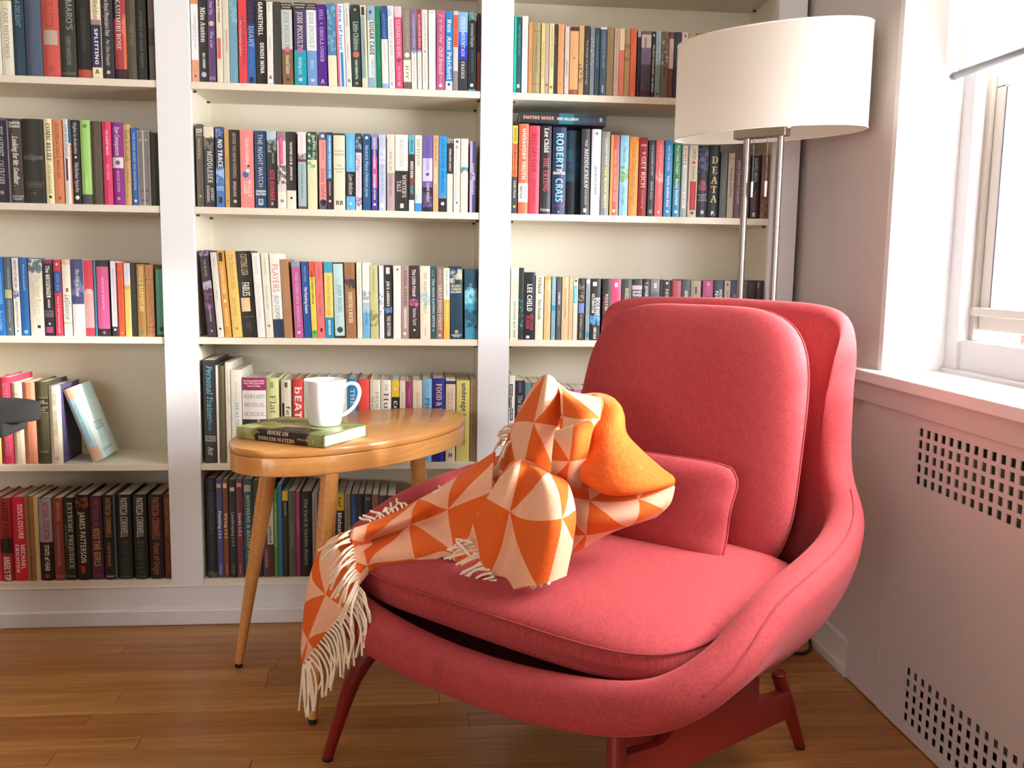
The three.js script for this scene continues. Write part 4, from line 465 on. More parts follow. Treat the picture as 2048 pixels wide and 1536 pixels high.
{x:0.3135,w:0.0173,h:0.2396,c:"#5f8f93",dp:0.15},
{x:0.3322,w:0.0316,h:0.2395,c:"#b0616a",d:[["T","THE","#e6c0bd",0.08,0.3,0.4,"s",0]],dp:0.15},
{x:0.366,w:0.0261,h:0.2394,c:"#d9d2c0",dp:0.15},
{x:0.3942,w:0.0261,h:0.2363,c:"#c9b58f",dp:0.15},
{x:0.4224,w:0.0194,h:0.2227,c:"#2372b5",d:[["T","CURVE","#7fb8e6",0.05,0.3,0.4,"i",0]],dp:0.15},
{x:0.4437,w:0.015,h:0.2196,c:"#a3304c",d:[["R","#e6c0c6",0.1,0.22,0.2,0.7]],dp:0.15},
{x:0.4605,w:0.0212,h:0.2195,c:"#c97a98",d:[["C","#1c1b19",0.1,0.1,0.5]],dp:0.15},
{x:0.4835,w:0.0249,h:0.2179,c:"#8a7f6c",dp:0.15},
{x:0.5106,w:0.0271,h:0.2179,c:"#3f4c5c",dp:0.15},
{x:0.5398,w:0.0303,h:0.2178,c:"#a89a80",dp:0.15},
],
};
// ---------------------------------------------------------------- room shell
const WX = 1.14, FRONT = 6.5, LEFT = -5.0, BACK = -0.265, CEIL = 2.62;
function woodTex(seed, tone) {
  const n1 = tileNoise(8, 128, seed), n2 = tileNoise(32, 256, seed + 3), n3 = tileNoise(6, 12, seed + 7);
  return noiseTex(512, 256, (x, y) => { const g = 0.55 * n1(x / 64, y / 2 + 3 * n3(x / 85, y / 21)) + 0.25 * n2(x / 16, y) + 0.35 * n3(x / 85, y / 21); const k = 0.72 + 0.38 * g; return [Math.min(255, tone[0] * k), Math.min(255, tone[1] * k), Math.min(255, tone[2] * k * k)]; }, true, [1.1, 5]);
}
const plankMats = [[194, 136, 72], [186, 126, 64], [202, 146, 80], [178, 116, 58], [190, 130, 70], [182, 122, 66]].map((t, i) => std('#ffffff', 0.34, { map: woodTex(100 + i * 17, t) }));
{
  const fl = structGroup('floor', 'orange brown strip oak floor in front of the bookcase', 'floor');
  part('subfloor', box(LEFT, WX + 0.2, -0.12, -0.021, BACK, FRONT), std('#4a2e18', 0.9), fl);
  const pw = 0.0575;
  const geoCache = new Map();
  let row = 0;
  for (let z = -0.02; z < 2.2; z += pw, row++) {
    let x = LEFT + rr(0, 0.5) - 0.5;
    while (x < WX) {
      const L = rr(0.5, 1.5), x0 = Math.max(x, LEFT), x1 = Math.min(x + L, WX);
      if (x1 - x0 > 0.05) {
        const m = shadows(new THREE.Mesh(metreUV(new RoundedBoxGeometry(x1 - x0 - 0.0008, 0.02, pw - 0.0008, 1, 0.0012)), plankMats[Math.floor(rnd() * 6)]));
        const uv = m.geometry.attributes.uv, ox = rnd(), oy = rnd(); for (let i = 0; i < uv.count; i++) uv.setXY(i, uv.getX(i) + ox, uv.getY(i) + oy);
        m.name = 'plank'; m.position.set((x0 + x1) / 2, -0.01, z + pw / 2); fl.add(m);
      }
      x += L;
    }
  }
  part('floorboards', box(LEFT, WX, -0.02, 0, -0.02 + row * pw, FRONT), plankMats[0], fl).userData.kind = 'stuff';
}
struct('ceiling', box(LEFT - 0.2, WX + 0.4, CEIL, CEIL + 0.15, BACK - 0.1, FRONT + 0.2), M.ceiling, 'white painted ceiling above the room', 'ceiling');
struct('wall_back', box(LEFT - 0.2, WX + 0.4, -0.1, CEIL, BACK - 0.15, BACK), M.wall, 'plaster wall behind the bookcase', 'wall');
struct('wall_left', box(LEFT - 0.15, LEFT, -0.1, CEIL, BACK, FRONT), M.wall, 'plain plaster wall opposite the window', 'wall');
// wall with the window: recess z 0.53 .. 1.72, y 0.82 .. 2.05
const WZ0 = 0.53, WZ1 = 1.92, WY0 = 0.81, WY1 = 2.1;
struct('wall_right', [
  box(WX, WX + 0.36, -0.1, CEIL, BACK, WZ0),
  box(WX, WX + 0.36, -0.1, CEIL, WZ1, FRONT),
  box(WX, WX + 0.36, WY1, CEIL, WZ0, WZ1),
  box(WX + 0.2, WX + 0.36, -0.1, WY0, WZ0, WZ1),
], M.wall, 'mauve grey plaster wall holding the window', 'wall');
// wall behind the camera with a wide opening for daylight
struct('wall_front', [
  box(LEFT, -4.05, -0.1, CEIL, FRONT, FRONT + 0.15), box(-1.75, WX + 0.36, -0.1, CEIL, FRONT, FRONT + 0.15),
  box(-4.05, -1.75, -0.1, 0.85, FRONT, FRONT + 0.15), box(-4.05, -1.75, 2.25, CEIL, FRONT, FRONT + 0.15),
], M.wall, 'wall behind the viewer with a wide window opening', 'wall');
{
  const w = structGroup('window_2', 'wide white framed window behind the viewer', 'window');
  part('frame', [box(-4.05, -1.75, 0.85, 0.91, FRONT + 0.04, FRONT + 0.1), box(-4.05, -1.75, 2.19, 2.25, FRONT + 0.04, FRONT + 0.1), box(-4.05, -3.99, 0.91, 2.19, FRONT + 0.04, FRONT + 0.1), box(-1.81, -1.75, 0.91, 2.19, FRONT + 0.04, FRONT + 0.1), box(-2.93, -2.87, 0.91, 2.19, FRONT + 0.04, FRONT + 0.1)], M.trim, w);
  part('pane', box(-3.99, -2.93, 0.91, 2.19, FRONT + 0.065, FRONT + 0.069), M.glass, w);
  part('pane', box(-2.87, -1.81, 0.91, 2.19, FRONT + 0.065, FRONT + 0.069), M.glass, w);
}
// baseboard along the right wall, between bookcase and radiator cover
struct('baseboard_right', [box(WX - 0.013, WX, 0, 0.085, 0.0, 0.478), box(WX - 0.02, WX - 0.008, 0, 0.022, 0.0, 0.478), rbox(WX - 0.016, WX, 0.085, 0.1, 0.0, 0.478, 0.004)], M.trim, 'white stepped baseboard between bookcase and radiator cover', 'baseboard');

// ---------------------------------------------------------------- window in the right wall
{
  const w = structGroup('window_1', 'white sash window in a deep plaster recess above the radiator', 'window');
  const white = std('#d3d3d4', 0.45);
  // jamb lining
  part('jamb', [box(WX - 0.001, 1.30, WY0, WY1, WZ0 - 0.02, WZ0 + 0.002)], std('#efeeee', 0.6), w, 'white plaster side of the window recess');
  part('jamb', [box(WX - 0.001, 1.30, WY0, WY1, WZ1 - 0.002, WZ1 + 0.02)], std('#efeeee', 0.6), w);
  part('head', box(WX - 0.001, 1.30, WY1 - 0.002, WY1 + 0.02, WZ0, WZ1), std('#efeeee', 0.6), w);
  // casing around the sash
  const xs = 1.298, x1 = 1.36;
  for (const [a, b] of [[WZ0, WZ0 + 0.055], [WZ1 - 0.055, WZ1]]) part('casing', [rbox(xs, x1, 0.82, WY1, a, b, 0.006)], white, w);
  part('casing', rbox(xs, x1, WY1 - 0.06, WY1, WZ0, WZ1, 0.006), white, w);
  part('apron_panel', [rbox(xs + 0.01, x1 + 0.02, 0.81, 0.903, WZ0 + 0.03, WZ1 - 0.03, 0.003), rbox(xs - 0.01, xs + 0.02, 0.815, 0.833, WZ0 + 0.004, WZ1 - 0.004, 0.005)], white, w);
  // track
  for (const [a, b] of [[WZ0 + 0.055, WZ0 + 0.075], [WZ1 - 0.075, WZ1 - 0.055]]) part('track', box(1.325, 1.42, 0.905, WY1 - 0.06, a, b), std('#b9b0a4', 0.5), w);
  // lower sash, raised a little so that a gap shows under it
  const z0 = WZ0 + 0.077, z1 = WZ1 - 0.077;
  const sash = part('lower_sash', [rbox(1.335, 1.375, 0.93, 0.982, z0, z1, 0.004), rbox(1.322, 1.345, 0.964, 0.985, z0 - 0.03, z1 + 0.03, 0.004), rbox(1.335, 1.375, 0.975, 1.5, z0, z0 + 0.04, 0.004), rbox(1.335, 1.375, 0.975, 1.5, z1 - 0.04, z1, 0.004), rbox(1.335, 1.375, 1.49, 1.53, z0, z1, 0.004)], M.sash, w);
  part('gasket', [box(1.334, 1.344, 0.982, 0.986, z0 + 0.04, z1 - 0.04), box(1.334, 1.344, 0.982, 1.49, z0 + 0.04, z0 + 0.045), box(1.334, 1.344, 0.982, 1.49, z1 - 0.045, z1 - 0.04)], std('#55505a', 0.6), sash);
  part('pane', box(1.338, 1.342, 0.984, 1.492, z0 + 0.04, z1 - 0.04), M.glass, sash);
  const up = part('upper_sash', [rbox(1.39, 1.43, 1.5, 1.545, z0, z1, 0.004), rbox(1.39, 1.43, 1.5, WY1 - 0.06, z0, z0 + 0.04, 0.004), rbox(1.39, 1.43, 1.5, WY1 - 0.06, z1 - 0.04, z1, 0.004), rbox(1.39, 1.43, WY1 - 0.1, WY1 - 0.06, z0, z1, 0.004)], M.sash, w);
  part('pane', box(1.408, 1.412, 1.54, WY1 - 0.1, z0 + 0.04, z1 - 0.04), M.glass, up);
  // storm window bars outside
  part('storm_frame', [box(1.455, 1.475, 0.86, WY1, z0 + 0.075, z0 + 0.1), box(1.455, 1.475, 0.86, WY1, z1 - 0.1, z1 - 0.075), box(1.455, 1.475, 0.86, 0.9, z0, z1)], std('#aebdd4', 0.4), w);
}
// stone-white window stool over the radiator
{
  const o = thing('window_sill', 'thick white painted window sill above the radiator cover', 'sill');
  part('board', [rbox(1.098, 1.305, 0.792, 0.822, 0.33, 2.05, 0.005)], M.trim, o);
  part('apron', [rbox(1.112, 1.135, 0.742, 0.792, 0.36, 2.02, 0.003)], M.cover, o);
}
// roller blind
{
  const o = thing('roller_blind', 'white translucent roller blind pulled halfway down the window', 'blind');
  part('fabric', box(1.268, 1.2695, 1.54, 2.06, 0.553, 1.9), new THREE.MeshPhysicalMaterial({ color: '#f3f0ea', roughness: 1, transmission: 0.45, thickness: 0, side: THREE.DoubleSide }), o);
  part('bottom_bar', [cyl(0.0085, 0.0085, [1.268, 1.532, 0.545], [1.268, 1.532, 1.905], 18)], std('#77777b', 0.4, { metalness: 0.3 }), o, 'grey metal bottom bar');
  part('end_cap', [cyl(0.0095, 0.0095, [1.268, 1.532, 0.538], [1.268, 1.532, 0.547], 18)], std('#5c5d60', 0.4), o);
  part('roller', cyl(0.025, 0.025, [1.268, 2.075, 0.54], [1.268, 2.075, 1.91], 20), M.trim, o);
}
// radiator cover with two perforated fields
{
  const o = thing('radiator_cover', 'flat painted metal radiator cover with two fields of square holes', 'radiator cover');
  const x = 1.12;
  const sh = new THREE.Shape(); // in (z, y)
  sh.moveTo(0.652, 0.004); sh.lineTo(2.04, 0.004); sh.lineTo(2.04, 0.742); sh.lineTo(0.652, 0.742); sh.lineTo(0.652, 0.004);
  for (const [ytop, zz] of [[0.719, 0.759], [0.165, 0.777]]) for (let r = 0; r < 5; r++) for (let c = 0; c < 34; c++) {
    const z = zz + c * 0.0297, y = ytop - r * 0.0273, w = 0.0165, h = 0.0185;
    const p = new THREE.Path(); p.moveTo(z, y); p.lineTo(z, y - h); p.lineTo(z + w, y - h); p.lineTo(z + w, y); p.lineTo(z, y); sh.holes.push(p);
  }
  const g = new THREE.ExtrudeGeometry(sh, { depth: 0.003, bevelEnabled: false });
  // shape plane (z,y) -> world: x' = depth
  g.applyMatrix4(new THREE.Matrix4().set(0, 0, 1, x - 0.001, 0, 1, 0, 0, 1, 0, 0, 0, 0, 0, 0, 1));
  g.computeVertexNormals();
  const plateMat = M.cover.clone(); plateMat.side = THREE.DoubleSide;
  part('perforated_panel', metreUV(g), plateMat, o, 'access panel with rows of square holes');
  part('side_stile', rbox(x, WX + 0.001, 0.004, 0.742, 0.482, 0.649, 0.002), M.cover, o);
  part('radiator_core', Array.from({ length: 18 }, (_, i) => rbox(1.18, 1.26, 0.08, 0.68, 0.66 + i * 0.07, 0.715 + i * 0.07, 0.01)), std('#8f857c', 0.7), o);
}
// houses across the street
{
  const o = thing('neighbour_house', 'weathered reddish house across the street outside the window', 'house', [0, 0, 0]);
  const n1 = tileNoise(64, 64, 31), n2 = tileNoise(8, 8, 32);
  const bg = noiseTex(256, 256, (x, y) => { const k = 0.86 + 0.2 * n1(x / 4, y / 4) + 0.1 * n2(x / 32, y / 32); return [196 * k, 140 * k, 122 * k]; }, true, [0.7, 0.7]);
  part('wall', box(7, 7.3, -4, 5.5, -16, -2.2), std('#ffffff', 0.9, { map: bg }), o);
  for (const z of [-14.4, -11.6, -8.8, -6, -3.9]) for (const y of [-0.6, 2.0]) { const f = part('window', box(6.96, 7.0, y, y + 1.6, z, z + 1.1), M.trim, o); part('pane', box(6.95, 6.96, y + 0.08, y + 1.52, z + 0.08, z + 1.02), std('#5a6a7c', 0.1), f); }
  part('cornice', box(6.85, 7.0, 5.3, 5.6, -16, -2.2), M.trim, o);
}
// ---------------------------------------------------------------- built-in bookcase
const BAYS = { L: [-1.52, -0.724], M: [-0.632, 0.170], R: [0.262, 1.035] };
const SHELF = [0.135, 0.482, 0.850, 1.2177, 1.558, 1.886];
{
  const o = thing('built_in_bookcase', 'white built-in bookcase with cream shelves filling the wall', 'bookcase');
  const posts = [[-1.62, -1.52], [-0.724, -0.632], [0.170, 0.262], [1.035, 1.12]];
  for (const [a, b] of posts) part('upright', rbox(a, b, 0.116, 2.5, -0.02, 0.0, 0.0015), M.whitePaint, o, 'white painted face upright');
  for (const [a, b] of posts) for (const x of [a, b]) if (!(x === a && a < -1.6)) part('side_panel', box(x === a ? a : b - 0.018, x === a ? a + 0.018 : b, 0.116, 2.5, -0.24, -0.0201), M.creamPaint, o);
  for (const k of Object.keys(BAYS)) {
    const [a, b] = BAYS[k];
    part('back_panel', box(a - 0.01, b + 0.01, 0.1, 2.5, -0.255, -0.24), M.creamPaint, o);
    SHELF.forEach((y, i) => {
      const t = i === 0 ? 0.02 : 0.0195;
      part('shelf', rbox(a + 0.0004, b - 0.0004, y - t, y, -0.24, -0.003, 0.0012), M.creamPaint, o);
      if (i > 0) for (const px of [a + 0.003, b - 0.003]) for (const pz of [-0.03, -0.2]) part('shelf_pin', cyl(0.003, 0.003, [px - 0.006, y - t - 0.0035, pz], [px + 0.006, y - t - 0.0035, pz], 8), std('#4a3a28', 0.5), o);
    });
  }
  part('plinth', box(-1.62, 1.12, 0.0, 0.116, -0.24, -0.002), M.whitePaint, o);
  part('base_moulding', [rbox(-1.62, 1.12, 0.0, 0.048, -0.003, 0.012, 0.005), rbox(-1.62, 1.12, 0.1155, 0.1165, -0.01, 0.003, 0.0004)], M.whitePaint, o);
}
// ---------------------------------------------------------------- books
const pageMat = (() => { const t = noiseTex(128, 64, (x, y) => { const v = 205 + 38 * (((x * 7919) % 13) / 13); return [v, v * 0.955, v * 0.85]; }, true, [60, 4]); return std('#ffffff', 0.85, { map: t }); })();
const whitePageMat = (() => { const t = noiseTex(128, 64, (x, y) => { const v = 222 + 28 * (((x * 7919) % 13) / 13); return [v, v * 0.985, v * 0.93]; }, true, [60, 4]); return std('#ffffff', 0.85, { map: t }); })();
const PX = 1800;
function spineFont(f, size) { return `${f.includes('i') ? 'italic ' : ''}${f.includes('b') ? 'bold ' : ''}${Math.max(4, size)}px ${f.includes('s') ? 'serif' : 'sans-serif'}`; }
function drawSpine(c, x, y, w, h, b, i) {
  c.save(); c.beginPath(); c.rect(x, y, w, h); c.clip();
  c.fillStyle = b.c; c.fillRect(x, y, w, h);
  for (const d of b.d || []) {
    if (d[0] === 'R') { c.fillStyle = d[1]; c.fillRect(x + d[4] * w, y + d[2] * h, (d[5] - d[4]) * w, (d[3] - d[2]) * h); }
    else if (d[0] === 'C') { c.fillStyle = d[1]; c.beginPath(); c.arc(x + w * d[4], y + d[2] * h, d[3] * w, 0, 7); c.fill(); }
    else if (d[0] === 'M') { // loose picture of irregular dabs
      c.fillStyle = d[1]; const n = 26, y0 = y + d[2] * h, hh = (d[3] - d[2]) * h;
      for (let k = 0; k < n; k++) { c.globalAlpha = rr(0.35, 0.9); c.beginPath(); const cx = x + rnd() * w, cy = y0 + (0.08 + 0.84 * rnd()) * hh, s = Math.min(w, hh) * rr(0.08, 0.24); c.moveTo(cx - s, cy); for (let q = 1; q < 7; q++) { const a = Math.PI - q * 0.9; c.lineTo(cx + Math.cos(a) * s * rr(0.6, 1.4), cy + Math.sin(a) * s * rr(0.6, 1.4)); } c.closePath(); c.fill(); }
      c.globalAlpha = 1;
    } else if (d[0] === 'P') { c.fillStyle = d[1]; for (let yy = 4; yy < h; yy += 9) if (yy < h * 0.18 || (yy > h * 0.38 && yy < h * 0.82) || yy > h * 0.88) for (let xx = 5; xx < w; xx += 8) c.fillRect(x + xx, y + yy, 3, 5); }
    else if (d[0] === 'T') {
      const [, s, col, a, e, z, f, o] = d; let size = w * z * 1.15; c.font = spineFont(f, size); const len = (e - a) * h; let tw = c.measureText(s).width;
      c.save(); c.translate(x + w * (0.5 + o * 1.0), y + (a + e) / 2 * h); c.rotate(Math.PI / 2); c.scale(Math.min(2.2, len / Math.max(1, tw)), 1); c.fillStyle = col; c.textAlign = 'center'; c.textBaseline = 'middle'; c.fillText(s, 0, 0); c.restore();
    } else if (d[0] === 'H') {
      const [, s, col, yy, z, f] = d; const size = w * z * 1.25; c.font = spineFont(f, size); const tw = c.measureText(s).width; c.save(); c.translate(x + w / 2, y + yy * h); c.scale(Math.min(1, w * 0.88 / Math.max(1, tw)), 1); c.fillStyle = col; c.textAlign = 'center'; c.textBaseline = 'middle'; c.fillText(s, 0, 0); c.restore();
    }
  }
  // scuffs of wear along the spine
  c.globalAlpha = 0.16; for (let k = 0; k < 6; k++) { c.fillStyle = rnd() < 0.5 ? '#fff6e6' : '#2a2016'; c.fillRect(x + rnd() * w, y + rnd() * h, rr(0.5, 1.6), rr(4, 26)); }
  c.restore();
}
// U-shaped cover: spine towards +z (slightly rounded), boards running back
function coverGeo(w, h, dp, hard, uvs) {
  const t = hard ? 0.0022 : 0.0006, bulge = hard ? Math.min(0.006, w * 0.14) : Math.min(0.0018, w * 0.05), n = 5, outer = [], inner = [];
  outer.push([0, -dp]); for (let i = 0; i <= n; i++) { const a = i / n; outer.push([a * w, bulge * (1 - (2 * a - 1) ** 2) - bulge]); } outer.push([w, -dp]);
  inner.push([w - t, -dp], [w - t, -t - bulge], [t, -t - bulge], [t, -dp]);
  const loop = outer.concat(inner), N = loop.length, pos = [], uv = [], nrm = [], idx = [];
  const push = (p, q) => { pos.push(...p); uv.push(...q); return pos.length / 3 - 1; };
  for (let i = 0; i < N; i++) {
    const [ax, az] = loop[i], [bx, bz] = loop[(i + 1) % N], spine = i >= 1 && i <= n;
    const f = (x, y) => spine ? [lerp(uvs.x0, uvs.x1, x / w), lerp(uvs.y1, uvs.y0, y / h)] : [uvs.px, uvs.py];
    const a = push([ax, 0, az], f(ax, 0)), b = push([bx, 0, bz], f(bx, 0)), c = push([bx, h, bz], f(bx, h)), d = push([ax, h, az], f(ax, h)); idx.push(a, b, c, a, c, d);
  }
  const v2 = loop.map(p => new THREE.Vector2(p[0], p[1])), tri = THREE.ShapeUtils.triangulateShape(v2, []);
  for (const y of [0, h]) for (const q of tri) { const k = q.map(i => push([loop[i][0], y, loop[i][1]], [uvs.px, uvs.py])); if (y) idx.push(k[0], k[2], k[1]); else idx.push(k[0], k[1], k[2]); }
  let g = new THREE.BufferGeometry(); g.setAttribute('position', new THREE.Float32BufferAttribute(pos, 3)); g.setAttribute('uv', new THREE.Float32BufferAttribute(uv, 2)); g.setIndex(idx);
  return toCreasedNormals(g, 0.7);
}
function pagesGeo(w, h, dp, hard) {
  const t = hard ? 0.0024 : 0.0007, top = hard ? 0.0035 : 0.0005, back = hard ? 0.004 : 0.0005, bulge = hard ? Math.min(0.006, w * 0.14) : Math.min(0.0018, w * 0.05);
  return box(t, w - t, hard ? 0.0015 : 0.0003, h - top, -dp + back, -t - bulge - 0.0006);
}
const COLOURS = [['black', 28, 27, 27], ['charcoal', 62, 60, 56], ['grey', 140, 140, 138], ['white', 238, 236, 230], ['cream', 232, 224, 200], ['tan', 205, 168, 118], ['brown', 130, 90, 58], ['maroon', 92, 36, 44], ['red', 205, 56, 60], ['coral', 226, 130, 112], ['orange', 222, 120, 64], ['yellow', 226, 205, 110], ['olive', 110, 102, 70], ['green', 60, 130, 80], ['pale green', 190, 210, 150], ['dark green', 38, 56, 46], ['teal', 80, 145, 150], ['dark teal', 32, 76, 90], ['sky blue', 130, 190, 225], ['pale blue', 185, 205, 225], ['blue', 38, 98, 170], ['navy', 34, 48, 84], ['purple', 90, 50, 125], ['mauve', 178, 150, 165], ['pink', 222, 110, 150], ['magenta', 178, 60, 120], ['slate blue', 84, 98, 116]];
function colourName(hex) { const c = new THREE.Color(hex), q = [c.r, c.g, c.b].map(v => 255 * Math.pow(v, 1 / 2.2)); let best = '', d = 1e9; for (const [n, r, g, b] of COLOURS) { const e = (q[0] - r) ** 2 + (q[1] - g) ** 2 + (q[2] - b) ** 2; if (e < d) { d = e; best = n; } } return best; }
const BAYNAME = { L: 'bay farthest from window', M: 'bay behind side table', R: 'bay behind lamp' };
const SHELFNAME = ['bottom shelf', 'second shelf up', 'third shelf up', 'fourth shelf up', 'fifth shelf up'];
const ordinal = n => n + (n % 100 > 10 && n % 100 < 14 ? 'th' : ['th', 'st', 'nd', 'rd'][n % 10] || 'th');
const ZS = -0.011;
for (const key of Object.keys(ROWS)) {
  const list = ROWS[key], bay = key[0], lev = +key[1];
  for (const b of list) { b.x = Math.max(b.x, BAYS[bay][0] + 0.001); b.w = Math.min(b.w, BAYS[bay][1] - 0.001 - b.x); }
  // a book leans only as far as its neighbour or the post lets it
  list.forEach((b, i) => { const q = list[i - 1]; if (!b.l || b.l < 0) { b.l = 0; return; } const free = q ? (b.x - q.x - q.w / Math.cos(q.l)) / Math.min(q.h, b.h) + Math.tan(q.l) : (b.x - BAYS[bay][0] - 0.001) / b.h; b.l = Math.max(0, Math.min(b.l, Math.atan(free) - 0.002)); });
  const pad = 8, H = Math.ceil(Math.max(...list.map(b => b.h)) * PX) + 4; let W = 0; const at = list.map(b => { const x = W + pad; W += Math.ceil(b.w * PX) + pad + 2; return x; }); W += pad;
  const cv = canvas(W, H, (c) => { c.fillStyle = '#888'; c.fillRect(0, 0, W, H); list.forEach((b, i) => { const w = Math.ceil(b.w * PX), h = Math.ceil(b.h * PX); c.fillStyle = b.side || b.c; c.fillRect(at[i] - 7, 0, 5, H); drawSpine(c, at[i] - 1, 0, w + 2, h, b, i); }); });
  const tex = canvasTex(cv); tex.wrapS = tex.wrapT = THREE.ClampToEdgeWrapping;
  const paper = std('#ffffff', 0.42, { map: tex }), cloth = std('#ffffff', 0.5, { map: tex });
  list.forEach((b, i) => {
    const w = b.w, h = b.h, tall = h > 0.225, hard = !!b.hard, dp = Math.min(b.dp || (h < 0.192 ? 0.108 : hard ? 0.155 : 0.135), 0.205) * rr(0.98, 1.0);
    const uvs = { x0: at[i] / W, x1: (at[i] + Math.ceil(w * PX)) / W, y0: 1, y1: 1 - Math.ceil(h * PX) / H, px: (at[i] - 4.5) / W, py: 0.5 };
    uvs.y0 = 1 - 0.0; const g = coverGeo(w, h, dp, hard, { ...uvs, y1: uvs.y1, y0: uvs.y0 });
    const fromPost = bay === 'L' ? list.length - i + (lev === 1 ? 1 : 0) : i + 1;
    const texts = (b.d || []).filter(d => d[0] === 'T' || d[0] === 'H'), fg = texts.length ? `, ${colourName(texts[0][2])} lettering` : ', plain spine';
    const kind = b.dvd ? 'disc box set' : hard ? 'hardcover' : 'paperback';
    const label = `${colourName(b.c)} ${kind}${fg}, ${ordinal(fromPost)} ${bay === 'L' ? 'from post' : 'toward window'}, ${SHELFNAME[lev]}, ${BAYNAME[bay]}`;
    const o = thing(b.dvd ? 'disc_box_set' : hard ? 'hardcover_book' : 'paperback_book', label, b.dvd ? 'box set' : 'book', [b.x, SHELF[lev] + 0.0002, ZS + (b.zz || 0) - (b.zz ? 0 : rr(0, 0.003))], 0, `books on the ${SHELFNAME[lev]}, ${BAYNAME[bay]}`);
    if (b.l) o.rotation.z = b.l;
    part('cover', g, hard ? cloth : paper, o);
    part('pages', pagesGeo(w, h, dp, hard), rnd() < 0.45 ? whitePageMat : pageMat, o);
  });
}
// ---------------------------------------------------------------- leaning book, flat book
{
  const w = 0.03, h = 0.224, dp = 0.145;
  const cv = canvas(640, 480, (c) => {
    c.fillStyle = '#cfe6e2'; c.fillRect(0, 0, 640, 480);
    c.fillStyle = '#e3b79c'; c.fillRect(0, 0, 64, 480); c.fillStyle = '#a9d2dc'; c.fillRect(4, 70, 56, 320);
    for (let k = 0; k < 90; k++) { c.globalAlpha = rr(0.1, 0.35); c.fillStyle = ['#8fd0c8', '#eef5ee', '#bcd9a4', '#86c4d6', '#dfe9d2'][k % 5]; c.fillRect(80 + rnd() * 560, rnd() * 480, rr(10, 60), rr(20, 110)); }
    c.globalAlpha = 1; c.fillStyle = '#3f5858'; c.font = '72px serif'; c.textAlign = 'center'; c.fillText('GILEAD', 360, 300, 400);
    c.font = '26px serif'; c.fillText('MARILYNNE ROBINSON', 370, 440);
    c.save(); c.translate(32, 230); c.rotate(Math.PI / 2); c.font = '26px serif'; c.fillStyle = '#7ca3a6'; c.fillText('GILEAD   ROBINSON', 0, 8); c.restore();
  });
  const mat = std('#ffffff', 0.4, { map: canvasTex(cv) });
  const o = thing('hardcover_book', 'pale blue green hardcover leaning left on the half-empty second shelf', 'book', [-0.9425, SHELF[1] + 0.0005, -0.028], 0, 'books on the second shelf up, bay farthest from window');
  o.rotation.z = 0.345;
  const g = coverGeo(w, h, dp, true, { x0: 0.002, x1: 0.098, y0: 1, y1: 0, px: 0.12, py: 0.9 });
  const p = g.attributes.position, n = g.attributes.normal, uv = g.attributes.uv;
  for (let i = 0; i < p.count; i++) if (n.getX(i) > 0.9 && p.getX(i) > w - 0.0005) uv.setXY(i, lerp(0.13, 1, -p.getZ(i) / dp), p.getY(i) / h);
  part('cover', g, mat, o); part('pages', pagesGeo(w, h, dp, true), whitePageMat, o);
}
{
  const w = 0.03, h = 0.25, dp = 0.16;
  const cv = canvas(640, 80, (c) => {
    c.fillStyle = '#2b333c'; c.fillRect(0, 0, 640, 80);
    c.fillStyle = '#2f7388'; c.fillRect(290, 0, 120, 80); c.fillStyle = '#274252'; c.fillRect(400, 0, 110, 80);
    c.font = 'bold 34px sans-serif'; c.fillStyle = '#e6a58c'; c.textBaseline = 'middle'; c.fillText('EMPIRE MADE', 24, 42); c.font = 'bold 26px sans-serif'; c.fillStyle = '#dfe9ec'; c.fillText('KIEF HILLSBERY', 275, 44, 160); c.fillStyle = '#8d9aa0'; c.fillRect(590, 24, 18, 30);
  });
  const o = thing('hardcover_book', 'dark hardcover lying flat on top of the upright books behind the lamp', 'book', [0.283, 1.4765, -0.004], 0);
  o.rotation.set(0, -0.05, -0.018);
  const g = coverGeo(w, h, dp, true, { x0: 0, x1: 1, y0: 1, y1: 0, px: 0.95, py: 0.5 });
  // turn the standing book onto its side: local y -> x, x -> y
  const p = g.attributes.position, uv = g.attributes.uv;
  for (let i = 0; i < p.count; i++) { if (p.getZ(i) > -0.0065 && uv.getX(i) !== 0.95) uv.setXY(i, p.getY(i) / h, p.getX(i) / w); else uv.setXY(i, 0.95, 0.5); }
  const turn = new THREE.Matrix4().set(0, 1, 0, 0, 1, 0, 0, 0, 0, 0, 1, 0, 0, 0, 0, 1);
  const flip = gg => { gg.applyMatrix4(turn); const q = gg.index; if (q) { for (let i = 0; i < q.count; i += 3) { const a = q.getX(i); q.setX(i, q.getX(i + 1)); q.setX(i + 1, a); } } else { for (const nm of Object.keys(gg.attributes)) { const at = gg.attributes[nm], s = at.itemSize; for (let i = 0; i < at.count; i += 3) for (let k = 0; k < s; k++) { const a = at.array[i * s + k]; at.array[i * s + k] = at.array[(i + 1) * s + k]; at.array[(i + 1) * s + k] = a; } } } gg.computeVertexNormals(); return gg; };
  part('cover', flip(g), std('#ffffff', 0.4, { map: canvasTex(cv) }), o); part('pages', flip(pagesGeo(w, h, dp, true)), pageMat, o);
}
